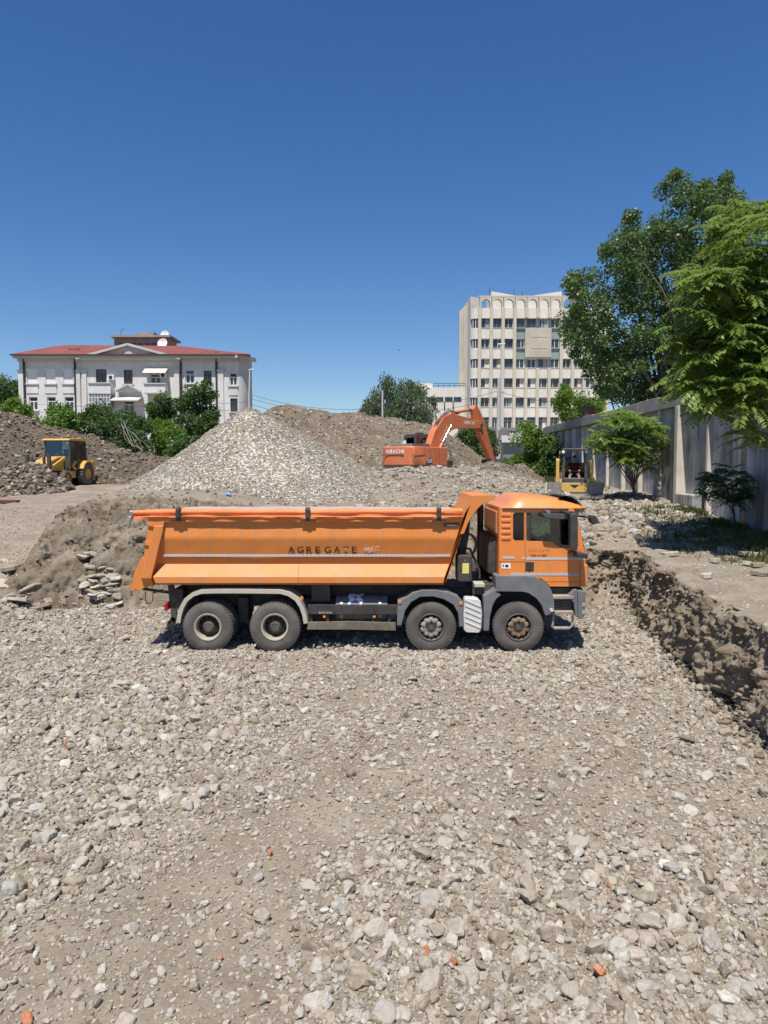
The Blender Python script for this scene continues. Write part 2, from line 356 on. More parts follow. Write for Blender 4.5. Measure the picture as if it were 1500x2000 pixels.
# ---------------------------------------------------------------- trench face at the right
def build_trench():
    ctrl = np.array([(4.35, 0.), (5.0, 6.), (5.42, 9.64), (5.82, 12.9), (6.32, 16.5), (7.0, 19.4), (6.75, 20.15), (6.0, 20.25), (4.6, 20.0), (2.5, 19.7)])
    seg = np.r_[0, np.cumsum(np.hypot(*np.diff(ctrl, axis=0).T))]
    nu, nv = 820, 96
    u = np.linspace(0, seg[-1], nu); px_ = np.interp(u, seg, ctrl[:, 0]); py_ = np.interp(u, seg, ctrl[:, 1])
    k = np.ones(9) / 9
    for _ in range(2):
        px_[4:-4] = np.convolve(px_, k, 'valid'); py_[4:-4] = np.convolve(py_, k, 'valid')
    tx, ty = np.gradient(px_), np.gradient(py_); n = np.hypot(tx, ty); nx, ny = -ty / n, tx / n          # towards the pit
    v = np.concatenate([np.linspace(-.06, 1, nv - 14), np.linspace(1.02, 1.3, 14)])
    U, V = np.meshgrid(u, v, indexing='ij')
    top = right_level(py_)[:, None] + .1 * fbm(u * .8, u * 0, 3, 40)[:, None]
    vf = np.clip(V, -.06, 1); over = np.clip(V - 1, 0, 1)
    lean = .24 * vf ** 1.2
    zz = vf * top
    rel = .36 * (ridged(U * .5 + zz * .2, zz * .3 + U * .1, 3, 50) - .6) + .26 * (ridged(U * 1.7, zz * 1.1, 3, 51) - .55) - .22 * sm(.70, .84, vnoise(U * 1.5 + 3, zz * 1.9, 57)) + .24 * (ridged(U * 2.2, zz * .3, 3, 59) - .55) + .10 * fbm(U * 5, zz * 5, 3, 52) + .085 * fbm(U * 13, zz * 13, 3, 53)
    fade = 1 - .45 * sm(.9, 1.0, vf) ; fade = fade * (1 - sm(0, .3, over))
    off = rel * fade - lean + .10 - over * 2.2 + .035 * fbm(U * 30, zz * 30, 2, 55) * fade
    z = zz + .06 * fbm(U * 3, V * 9, 3, 54) + over * .22 - sm(.15, .35, over) * .14
    X = px_[:, None] + nx[:, None] * off; Yy = py_[:, None] + ny[:, None] * off
    o = np_mesh('trench_wall', np.stack([X, Yy, z], -1).reshape(-1, 3), grid_faces(nu, nv), M_cut, None, False)
    o.data.materials.append(M_dirt); mi = (np.tile(np.arange(nv - 1), nu - 1) > nv - 17 + np.repeat(4 * fbm(u * 1.5, u * 0 + 3, 3, 58), nv - 1)[:(nu - 1) * (nv - 1)]).astype(np.int32); o.data.polygons.foreach_set('material_index', mi)
    return tag(o, kind='structure'), (px_, py_, nx, ny, top[:, 0])
trench, TR = build_trench()

# ---------------------------------------------------------------- heaps
def heap(name, label, cat, x0, x1, y0, y1, res, fn, m):
    nx_, ny_ = int((x1 - x0) / res), int((y1 - y0) / res)
    X, Y = np.meshgrid(np.linspace(x0, x1, nx_), np.linspace(y0, y1, ny_), indexing='ij')
    hz = H(X, Y); Z = fn(X, Y); keep = Z > hz - .18
    F = grid_faces(nx_, ny_); F = F[keep.ravel()[F].any(1)]
    V = np.stack([X, Y, np.maximum(Z, hz - .3)], -1).reshape(-1, 3)
    used = np.unique(F); mp = np.full(len(V), -1); mp[used] = np.arange(len(used))
    o = np_mesh(name, V[used], mp[F], m, None, True)
    return tag(o, label, cat)
def crest(pxs, Yc):
    P = [atY(a, b, Yc) for a, b in pxs]; return np.array([p.x for p in P]), np.array([p.z for p in P])
def f_gravel(x, y):
    dx = x + 6.75 + .25 * fbm(y * .4, x * .1, 2, 60); dy = y - 36
    sx = np.where(dx < 0, .72, .56); r = np.sqrt((sx * dx) ** 2 + (.66 * dy) ** 2 + .02)
    z = 6.95 - r * (1 - .02 * r) + .30 * sm(1.2, 3.2, r) * (-1 + .35 * fbm(x * .5, y * .5, 3, 61)) * .5
    hol = np.exp(-(((x + 5.4) / 1.7) ** 2 + ((y - 32.4) / 1.6) ** 2)); z = z - .35 * hol
    return z + .07 * fbm(x * 1.5, y * 1.5, 3, 62) + .035 * fbm(x * 6, y * 6, 2, 63)
gravel = heap('gravel_pile', 'tall cone of pale crushed stone behind the dump truck bed', 'gravel pile', -16, 8, 26, 44, .12, f_gravel, M_gravel)
_rx, _rz = crest([(455, 860), (495, 812), (525, 800), (545, 791), (562, 790), (600, 799), (660, 808), (700, 808), (760, 815), (800, 822), (850, 832), (900, 862), (935, 890), (965, 905), (1000, 925)], 52.)
def f_rear(x, y):
    d = np.abs(y - 52 - .8 * fbm(x * .2, y * .1, 2, 70)); z = np.interp(x, _rx, _rz, left=2, right=2)
    return z - .62 * np.maximum(0, d - .25) + .30 * (ridged(x * .45, y * .45, 3, 71) - .6) * sm(.2, 1.5, d) + .16 * fbm(x * 1.1, y * 1.1, 3, 72) + .06 * fbm(x * 4, y * 4, 2, 73)
rear = heap('earth_mound', 'long grey-brown earth mound behind the orange excavator', 'earth mound', -14, 14, 40, 62, .16, f_rear, M_tan)
_lx, _lz = crest([(-260, 790), (-120, 798), (0, 806), (40, 812), (75, 828), (110, 838), (150, 842), (185, 852), (225, 872), (260, 886), (300, 889), (330, 893), (360, 905), (390, 925)], 47.)
def f_left(x, y):
    d = y - 47 - .7 * fbm(x * .25, y * .1, 2, 80); z = np.interp(x, _lx, _lz, left=6.5, right=2)
    z = np.where(d < 0, z + np.minimum(0, d + .3) * .52, z - .6 * d)
    return z + .34 * (ridged(x * .5, y * .5, 3, 81) - .58) + .24 * fbm(x * 1.3, y * 1.3, 3, 82) + .10 * fbm(x * 4, y * 4, 2, 83)
leftm = heap('earth_mound', 'dark brown soil mound behind the yellow backhoe loader', 'earth mound', -36, -11, 38.5, 56, .14, f_left, M_brown)
_wx, _wz = crest([(-200, 895), (-60, 903), (0, 912), (30, 910), (60, 913), (88, 918), (106, 929), (122, 941), (138, 953)], 38.6)
def f_wind(x, y):
    d = np.abs(y - 38.6 - .4 * fbm(x * .4, y * .1, 2, 90)); z = np.interp(x, _wx, _wz, left=4.2, right=2)
    return z - .72 * np.maximum(0, d - .15) + .34 * (ridged(x * .9, y * .9, 3, 91) - .58) + .16 * fbm(x * 3, y * 3, 3, 92)
wind = heap('soil_heap', 'cloddy brown soil heap pushed up in front of the backhoe loader', 'soil heap', -27, -16, 35, 42.5, .09, f_wind, M_brown)
_gx, _gz = crest([(640, 985), (672, 962), (700, 940), (730, 925), (790, 914), (860, 912), (930, 916), (985, 925), (1050, 941), (1110, 952)], 37.)
def f_ridge(x, y):
    zc = np.interp(x, _gx, _gz, left=1.8, right=2); t = np.clip((37 - y) / 11.5, 0, 1)
    edge = np.interp(y, [24, 37], [-1.2, -1.9]) + .5 * fbm(y * .5, x * .1, 2, 99)
    z = np.where(y < 37, zc * (1 - t) + 2.0 * t, zc - (y - 37) * .55)
    z = z - 1.6 * (1 - sm(edge - .6, edge + 1.0, x)) - 1.2 * sm(8.2, 9.6, x)
    return z + .22 * (ridged(x * .6, y * .6, 3, 96) - .58) + .12 * fbm(x * 1.7, y * 1.7, 3, 97) + .04 * fbm(x * 6, y * 6, 2, 98)
ridge = heap('rubble_heap', 'low spread of broken concrete rubble below the orange excavator', 'rubble heap', -4, 11, 24.5, 41, .10, f_ridge, M_dirt)
_hx, _hz = crest([(890, 935), (915, 920), (935, 908), (960, 903), (985, 906), (1000, 911), (1020, 908), (1040, 918), (1062, 935)], 41.5)
def f_small(x, y):
    d = np.abs(y - 41.5); z = np.interp(x, _hx, _hz, left=2, right=2)
    return z - .6 * np.maximum(0, d - .3) + .16 * fbm(x * 1.4, y * 1.4, 3, 101) + .06 * fbm(x * 5, y * 5, 2, 102)
small = heap('soil_heap', 'small tan soil heap under the excavator bucket', 'soil heap', 3, 11, 38, 45, .10, f_small, M_tan)

# ---------------------------------------------------------------- stones
def ico(sub):
    bm = bmesh.new(); bmesh.ops.create_icosphere(bm, subdivisions=sub, radius=1)
    V = np.array([v.co[:] for v in bm.verts]); F = np.array([[v.index for v in f.verts] for f in bm.faces]); bm.free(); return V / np.linalg.norm(V, axis=1)[:, None], F
ICO = {k: ico(k) for k in (2, 3, 4)}
def rock_shape(rng, sub, planes=13, rough=.05, flat=1.0):
    D, F = ICO[sub]
    n = rng.normal(size=(planes, 3)); n /= np.linalg.norm(n, axis=1)[:, None]; d = rng.uniform(.50, .95, planes)
    dots = np.maximum(D @ n.T, 1e-3); r = np.minimum((d / dots).min(1), 1.15)
    s = rng.uniform(0, 50, 3)
    r = r * (1 + rough * fbm(D[:, 0] * 2.3 + s[0] + D[:, 2], D[:, 1] * 2.3 + s[1] - D[:, 2] * 1.7, 3, 200)) + rough * .5 * fbm(D[:, 0] * 7 + s[2], D[:, 1] * 7 + D[:, 2] * 5, 2, 201)
    V = D * r[:, None] * np.array([1, .82, .66 * flat])
    return V, F
def variants(prefix, count, sub, m, seed, **kw):
    rng = np.random.default_rng(seed); coll = bpy.data.collections.new(prefix); out = []
    for i in range(count):
        V, F = rock_shape(rng, sub, planes=int(rng.integers(8, 13)), **kw)
        me = bpy.data.meshes.new(prefix); me.from_pydata(V.tolist(), [], F.tolist()); me.materials.append(m)
        o = bpy.data.objects.new('%s_%02d' % (prefix, i), me); coll.objects.link(o); out.append(me)
    return coll, out
C_big, L_big = variants('stone_shape', 22, 3, M_stone, 1, rough=.07)
C_mid, L_mid = variants('chip_shape', 16, 2, M_stone, 2, rough=.06)
C_pile, L_pile = variants('pile_shape', 12, 2, M_stone_b, 3, rough=.05)
C_clod, L_clod = variants('clod_shape', 10, 2, M_clod, 4, rough=.16)
C_clodt, L_clodt = variants('tan_clod_shape', 10, 2, M_clod_t, 5, rough=.16)
def scatter(name, P, S, coll, nvar, parent, seed):
    """thousands of loose pieces as one body: a point per piece, shapes set on the points"""
    n = len(P); rng = np.random.default_rng(seed)
    me = bpy.data.meshes.new(name); me.vertices.add(n); me.vertices.foreach_set('co', np.ascontiguousarray(P, dtype=np.float32).ravel())
    R = np.stack([rng.normal(0, .35, n), rng.normal(0, .35, n), rng.uniform(0, 6.283, n)], 1)
    flip = rng.random(n) < .3; R[flip, 0] += rng.uniform(0, 6.28, flip.sum())
    a = me.attributes.new('rot', 'FLOAT_VECTOR', 'POINT'); a.data.foreach_set('vector', R.astype(np.float32).ravel())
    Sv = S[:, None] * rng.uniform(.78, 1.25, (n, 3))
    a = me.attributes.new('scl', 'FLOAT_VECTOR', 'POINT'); a.data.foreach_set('vector', Sv.astype(np.float32).ravel())
    a = me.attributes.new('idx', 'INT', 'POINT'); a.data.foreach_set('value', rng.integers(0, nvar, n).astype(np.int32))
    o = link(name, me, None, parent); o['kind'] = 'stuff'
    g = bpy.data.node_groups.new(name, 'GeometryNodeTree'); g.interface.new_socket('Geometry', in_out='INPUT', socket_type='NodeSocketGeometry'); g.interface.new_socket('Geometry', in_out='OUTPUT', socket_type='NodeSocketGeometry')
    N, L = g.nodes, g.links; gi = N.new('NodeGroupInput'); go = N.new('NodeGroupOutput'); ip = N.new('GeometryNodeInstanceOnPoints'); ci = N.new('GeometryNodeCollectionInfo')
    ci.inputs['Collection'].default_value = coll; ci.inputs['Separate Children'].default_value = True; ci.inputs['Reset Children'].default_value = True
    def na(nm, ty):
        q = N.new('GeometryNodeInputNamedAttribute'); q.data_type = ty; q.inputs['Name'].default_value = nm; return q.outputs[0]
    L.new(gi.outputs[0], ip.inputs['Points']); L.new(ci.outputs[0], ip.inputs['Instance']); ip.inputs['Pick Instance'].default_value = True
    L.new(na('idx', 'INT'), ip.inputs['Instance Index']); L.new(na('rot', 'FLOAT_VECTOR'), ip.inputs['Rotation']); L.new(na('scl', 'FLOAT_VECTOR'), ip.inputs['Scale'])
    L.new(ip.outputs[0], go.inputs[0]); o.modifiers.new('pieces', 'NODES').node_group = g
    return o
def fan(n, y0, y1, rng, k=.62, b=1.2):
    y = rng.uniform(y0, y1, n * 3); w = (k * y + b) / (k * y1 + b); y = y[rng.random(len(y)) < w][:n]
    return rng.uniform(-1, 1, len(y)) * (k * y + b), y
_sparse = [(270, 1900, .75, 1.5), (120, 1960, .8, 1.2), (450, 1830, .6, 1.1), (520, 1650, .55, .9), (330, 1740, .7, .9), (650, 1570, 1.0, .7), (1160, 1590, .5, .8), (1050, 1680, .35, .5), (1330, 1560, .6, .5), (900, 1430, 1.6, .55), (1300, 1410, 1.4, .5), (620, 1450, 1.0, .4), (700, 1290, 3, .3), (1180, 1200, 1.2, .7), (1250, 1330, .8, .4)]
_dense = [(1000, 1880, .9, .7), (1300, 1850, 1.0, .6), (700, 1780, .5, .5), (850, 1650, .7, .5), (1300, 1680, .8, .4), (150, 1470, 1.5, .6), (350, 1400, 1.5, .5), (100, 1600, .9, .4), (1050, 1300, 1.4, .5), (700, 1720, .5, .4), (1400, 1900, .8, .5)]
def dens(x, y):
    d = .74 + .42 * fbm(x * .5, y * .5, 4, 300) + .35 * fbm(x * 1.9, y * 1.9, 3, 301)
    for lst, sg in ((_sparse, -1), (_dense, 1)):
        for px, py, r, a in lst:
            p = atZ(px, py, 0); d = d + sg * a * (.54 if sg < 0 else .8) * np.exp(-(((x - p.x) / (r * 1.2)) ** 2 + ((y - p.y) / (r * 1.5)) ** 2))
    d = d - .55 * np.exp(-((y - 13.75 - .25 * fbm(x * .3, y * 0, 2, 305)) / .34) ** 2) * (1 - sm(-3.5, 1, x)) - .3 * np.exp(-((y - 11.9) / .3) ** 2) * (1 - sm(-5, 0, x))
    return np.clip(d + .09, .24, 1.1)
def on_floor(x, y): return (x < xr(y) + .1) & (H0(x, y) < .35)
def truck_clear(x, y, s):   # keep stones small where the wheels stand
    return ~((s > .07) & (np.abs(y - 14.8) < .75) & (((x > -4.3) & (x < -1.6)) | ((x > .3) & (x < 3.5))))
rng = np.random.default_rng(11)
def floor_set(n, y0, y1, s0, s1, powr, dp, rng):
    x, y = fan(n, y0, y1, rng); s = s0 + (s1 - s0) * rng.random(len(x)) ** powr
    k = on_floor(x, y) & (rng.random(len(x)) < dens(x, y) ** dp) & truck_clear(x, y, s); x, y, s = x[k], y[k], s[k]
    return np.stack([x, y, H(x, y) + s * rng.uniform(.0, .5, len(x))], 1), s
def build_stones():
    rng = np.random.default_rng(11)
    P1, S1 = floor_set(12000, 4.0, 19.4, .042, .108, 2.6, 2.0, rng)          # half-sizes in metres
    # the 300 that show largest stand as stones of their own
    app = S1 / np.hypot(P1[:, 1], EYE); order = np.argsort(-app * (np.abs(P1[:, 0]) < .56 * P1[:, 1] + .2)); big = order[:292]; rest = order[292:]
    for i in big:
        me = L_big[int(rng.integers(len(L_big)))]
        o = link('stone', me, None, ground); o.location = P1[i]; o.rotation_euler = (rng.normal(0, .35) + (3.14 if rng.random() < .4 else 0), rng.normal(0, .35), rng.uniform(0, 6.28)); o.scale = S1[i] * rng.uniform(.8, 1.25, 3)
    scatter('rubble', P1[rest], S1[rest], C_big, len(L_big), ground, 21)
    P, S = floor_set(120000, 4.0, 19.4, .016, .048, 1.6, 1.2, rng); scatter('broken_stone', P, S, C_mid, len(L_mid), ground, 22)
    P, S = floor_set(170000, 4.0, 17., .006, .020, 1.5, .4, rng); scatter('stone_chips', P, S, C_mid, len(L_mid), ground, 23)
    # broken brick among the stones
    for px, py, s in ((770, 1412, .05), (1175, 1905, .085), (885, 1880, .045), (855, 1921, .05), (832, 1861, .05), (895, 1690, .035), (1188, 1730, .035), (1267, 1535, .04), (528, 1664, .04), (428, 1866, .035), (525, 1945, .03), (50, 1985, .06), (320, 1562, .035), (127, 1450, .05), (1085, 1340, .05), (1425, 1677, .03)):
        p = atZ(px, py, .03); me = L_big[int(rng.integers(len(L_big)))].copy(); me.materials.clear(); me.materials.append(M_brick)
        o = link('brick_fragment', me, None, ground); o.location = (p.x, p.y, float(H(p.x, p.y)) + s * .6); o.rotation_euler = tuple(rng.uniform(0, 6, 3)); o.scale = (s, s * .8, s * .75)
    # upper ground: rubble slope on the right, haul track, bank tops
    def upper(n, x0, x1, y0, y1, s0, s1, pw, fn, rng, mask=None, top=H):
        x = rng.uniform(x0, x1, n); y = rng.uniform(y0, y1, n); s = s0 + (s1 - s0) * rng.random(n) ** pw
        k = rng.random(n) < fn(x, y)
        x, y, s = x[k], y[k], s[k]; return np.stack([x, y, top(x, y) + s * rng.uniform(-.2, .3, len(x))], 1), s
    dr = lambda x, y: np.clip(.95 * sm(20.9, 22.4, y - 1.9 * sm(8.3, 10.2, x) + .9 * fbm(x * .6, y * .3, 3, 310)) * (1 - sm(35, 38, y)) * sm(xr(y) - 3.5, xr(y) - 2, x) * (1 - sm(12.0 - .0 * y, 12.4, x)), .0, 1) * np.where((x > 11) & (y < 25.5), .25, 1)
    P, S = upper(8200, 3.5, 12.5, 20.6, 37, .05, .20, 1.9, dr, rng); scatter('rubble_slope', P, S, C_pile, len(L_pile), ground, 24)
    du = lambda x, y: np.clip(.30 + .7 * fbm(x * .5, y * .5, 3, 320), .03, .6) * (x > xr(y) + .45)
    P, S = upper(5200, 4.8, 13, 5, 24, .012, .055, 2.2, du, rng); scatter('loose_stone', P, S, C_mid, len(L_mid), ground, 25)
    dl = lambda x, y: np.clip(.45 + .5 * fbm(x * .5, y * .5, 3, 330), .05, 1) * (x < -9.6 + .0 * y) * (y > 16.4)
    P, S = upper(17000, -19, -8, 16.4, 31, .012, .05, 2.0, dl, rng); scatter('track_gravel', P, S, C_mid, len(L_mid), ground, 26)
    dq = lambda x, y: np.exp(-(((x + 10.9) / 1.5) ** 2 + ((y - 19.2) / 1.4) ** 2))
    P, S = upper(1500, -15, -8.6, 16.5, 23, .05, .17, 1.6, dq, rng); scatter('rubble_corner', P, S, C_big, len(L_big), ground, 27)
    db = lambda x, y: np.clip(.35 + .8 * fbm(x * .7, y * .7, 3, 340), .02, 1) * (H0(x, y) > .15)
    P, S = upper(5200, -11, 6, 18.8, 31, .02, .10, 2.6, db, rng); scatter('bank_clods', P, S, C_clodt, len(L_clodt), ground, 28)
    # gap behind the cab: rubble over the bank edge
    dg = lambda x, y: sm(20.2, 21.2, y + .6 * fbm(x * .8, y, 2, 350)) * (1 - sm(26, 28, y)) * .9
    P, S = upper(3200, -1.5, 6.5, 20, 27, .05, .17, 2.0, dg, rng); scatter('bank_rubble', P, S, C_pile, len(L_pile), ground, 29)
    # heaps
    def cover(o, fn, n, x0, x1, y0, y1, s0, s1, pw, coll, nv, seed, dfn=None, name='stones', parts=0):
        x = rng.uniform(x0, x1, n); y = rng.uniform(y0, y1, n); s = s0 + (s1 - s0) * rng.random(n) ** pw; z = fn(x, y); k = z > H(x, y) - .05
        if dfn is not None: k &= rng.random(n) < dfn(x, y)
        x, y, s, z = x[k], y[k], s[k], z[k]
        if parts:     # the stones that show largest stand on their own
            q = np.argsort(-s / y); z_ = z + s * .1
            for i in q[:parts]:
                so = link('stone', L_pile[int(rng.integers(len(L_pile)))], None, o); so.location = (x[i], y[i], z_[i]); so.rotation_euler = (rng.normal(0, .4), rng.normal(0, .4), rng.uniform(0, 6.28)); so.scale = s[i] * rng.uniform(.8, 1.25, 3)
            x, y, s, z = (a_[q[parts:]] for a_ in (x, y, s, z))
        scatter(name, np.stack([x, y, z + s * rng.uniform(-.15, .3, len(x))], 1), s, coll, nv, o, seed)
    pg = lambda x, y: np.clip(1.1 - 1.25 * np.exp(-(((x + 5.3) / 1.9) ** 2 + ((y - 32.0) / 1.9) ** 2)) - .9 * np.exp(-(((x + 7.1) / .8) ** 2 + ((y - 34.6) / 1.1) ** 2)) - .8 * np.exp(-(((x + 9.6) / 2.2) ** 2 + ((y - 30.6) / .8) ** 2)) + .6 * fbm(x * .9, y * .9, 3, 360), .05, 1)
    cover(gravel, f_gravel, 66000, -15.5, 6, 26.5, 37.2, .016, .062, 1.9, C_pile, len(L_pile), 31, pg, 'crushed_stone')
    pr = lambda x, y: np.clip(.55 + .7 * fbm(x * .5, y * .5, 3, 370) - .55 * np.exp(-(((x - .3) / 1.8) ** 2 + ((y - 29) / 2.) ** 2)), .08, 1)
    cover(ridge, f_ridge, 6500, -3.2, 10, 24.6, 38, .03, .19, 2.9, C_pile, len(L_pile), 32, pr, 'broken_concrete', 200)
    cover(ridge, f_ridge, 12000, -3.2, 10, 24.6, 38, .02, .05, 1.5, C_pile, len(L_pile), 33, None, 'concrete_chips')
    cover(rear, f_rear, 7000, -10, 9, 42, 52.5, .02, .12, 3.8, C_clodt, len(L_clodt), 34, None, 'clods')
    cover(leftm, f_left, 10000, -30, -11.5, 39, 47.5, .02, .17, 3.8, C_clod, len(L_clod), 35, None, 'clods')
    cover(wind, f_wind, 7500, -25, -16, 35.5, 39.5, .03, .20, 2.4, C_clod, len(L_clod), 36, None, 'clods')
    cover(small, f_small, 2200, 3.5, 10.5, 38.5, 42, .02, .09, 2.2, C_clodt, len(L_clodt), 37, None, 'clods')
    # clods fallen from the trench face
    px_, py_, nx, ny, top = TR; n = 2600; i = rng.integers(0, len(px_), n); d = rng.gamma(1.2, .14, n); s = .012 + .055 * rng.random(n) ** 3
    x = px_[i] + nx[i] * d; y = py_[i] + ny[i] * d
    n2 = 3500; i2 = rng.integers(0, len(px_), n2); v2 = rng.random(n2) ** .8; s2 = .008 + .045 * rng.random(n2) ** 4; d2 = -.24 * v2 ** 1.2 + .06 + rng.normal(0, .10, n2)
    scatter('face_clods', np.stack([px_[i2] + nx[i2] * d2, py_[i2] + ny[i2] * d2, v2 * top[i2]], 1), s2, C_clodt, len(L_clodt), trench, 39)
    xb = rng.uniform(-10.8, 6, 6000); yb = rng.uniform(18.8, 23.8, 6000); sb = .010 + .06 * rng.random(6000) ** 3.4; scatter('clods', np.stack([xb, yb, HB(xb, yb) + sb * .1], 1), sb, C_clodt, len(L_clodt), bank, 40)
    scatter('fallen_clods', np.stack([x, y, H(x, y) * (H0(x, y) < .5) + s * .4 + .05 * (d < .25)], 1), s, C_clod, len(L_clod), trench, 38)

# ---------------------------------------------------------------- cut bank behind the truck
def bank_rel(x, y):
    m = sm(18.7, 19.3, y) * (1 - sm(23.3, 24.6, y)) * sm(-10.9, -10.1, x) * (1 - sm(5.2, 6.2, x)); hgt = np.clip(H0(x, y), 0, 2.5)
    r = .42 * (ridged(x * 1.1, y * 1.0 + hgt * .7, 3, 601) - .58) + .24 * (ridged(x * 3.1, y * 2.4 + hgt * 1.5, 3, 602) - .55) - .20 * sm(.66, .82, vnoise(x * 1.7, y * 1.3 + hgt * 1.2, 603)) + .05 * fbm(x * 9, y * 9 + hgt * 6, 3, 604)
    return m, r
def HB(x, y):
    m, r = bank_rel(x, y); return H(x, y) - .03 * (1 - m) + m * np.maximum(r + .17, .015)
def build_bank():
    X, Y = np.meshgrid(np.linspace(-11.3, 6.4, 440), np.concatenate([np.linspace(18.4, 21.4, 110), np.linspace(21.45, 24.9, 60)]), indexing='ij'); m, r = bank_rel(X, Y)
    Z = HB(X, Y); low = 1 - sm(.2, 1.6, H0(X, Y))
    Yd = Y - m * (.22 * fbm(X * 2.1, Z * 2.6, 3, 605) + .06 * fbm(X * 9, Z * 9, 2, 606)); Xd = X + m * .12 * fbm(X * 3 + 7, Y * 3, 2, 607)
    return tag(np_mesh('earth_bank', np.stack([Xd, Yd, Z], -1).reshape(-1, 3), grid_faces(*X.shape), M_bank, None, False), kind='structure')
bank = build_bank()
def hit(px, py, fn, y0=6., y1=60.):
    a, b, c = ray(px, py); t = np.arange(y0, y1, .03); x, y, z = a * t / b, t, EYE + c * t / b; k = np.argmax(z < fn(x, y)); return Vector((x[k], y[k], z[k]))
build_stones()
def slab(rng, L, Wd, T):
    n = int(rng.integers(5, 8)); a = np.sort(rng.uniform(0, 6.283, n)); a = np.linspace(0, 6.283, n, endpoint=False) + rng.normal(0, .22, n)
    p = [(math.cos(t) * L / 2 * rng.uniform(.8, 1.1), math.sin(t) * Wd / 2 * rng.uniform(.8, 1.1)) for t in a]
    return MB().plate(p, -T / 2, T / 2, axis='z')
def build_masonry():
    """remains of an old stone wall in the cut bank left of the truck, and slabs tipped at its corner"""
    rng = np.random.default_rng(5)
    M_slab = stone_mat('old_wall_stone', [(0, (.26, .22, .16)), (.5, (.38, .345, .28)), (1, (.50, .47, .40))])
    for row, (py, x0, x1, n) in enumerate([(1086, 150, 180, 2), (1108, 160, 228, 4), (1124, 182, 234, 4), (1134, 156, 232, 5), (1144, 158, 232, 5), (1155, 170, 234, 4), (1168, 180, 236, 4), (1180, 196, 240, 3)]):
        for k in range(n):
            px = x0 + (x1 - x0) * (k + rng.uniform(.2, .8)) / n
            p = hit(px, py + rng.uniform(-5, 5), HB); me = L_big[int(rng.integers(len(L_big)))].copy(); me.materials.clear(); me.materials.append(M_slab); o = link('stone', me, None, bank); o.scale = (rng.uniform(.14, .36), rng.uniform(.16, .3), rng.uniform(.06, .16))
            o.location = (p.x, p.y + rng.uniform(-.04, .12), p.z + .02); o.rotation_euler = (rng.normal(.05, .16), rng.normal(0, .16), rng.uniform(0, 6.28))
    for px, py, z, L, Wd, T, rx, ry in [(62, 1160, .62, .8, .45, .07, .5, .35), (38, 1182, .40, .7, .6, .08, .35, -.1), (10, 1150, .7, .8, .5, .10, .2, .2), (20, 1118, 1.0, .7, .5, .12, .15, -.1), (88, 1192, .2, .5, .4, .1, .3, .3), (45, 1140, .75, .5, .4, .12, -.2, .4)]:
        p = hit(px, py, H); o = slab(rng, L, Wd, T).build('concrete_slab', M_stone, ground, bevel=.01); o.location = (p.x, p.y, float(H(p.x, p.y)) + .12); o.rotation_euler = (rx, ry, rng.uniform(0, 6))
    # flat slabs lying on the bank beside the trench
    for px, py, L in [(1365, 1058, .75), (1410, 1054, .6), (1430, 1082, 1.0), (1465, 1086, .8), (1345, 1051, .45), (1460, 1106, .3), (1485, 1125, .45), (1478, 1108, .35), (1395, 1100, .3), (1310, 1086, .6), (1290, 1082, .4), (1380, 1130, .35)]:
        p = hit(px, py, H, 8)
        o = slab(rng, L, L * .6, .1).build('stone', M_slab, ground, bevel=.012); o.location = (p.x, p.y, float(H(p.x, p.y)) + .06); o.rotation_euler = (rng.normal(0, .12), rng.normal(0, .12), rng.uniform(-.4, .4))
build_masonry()
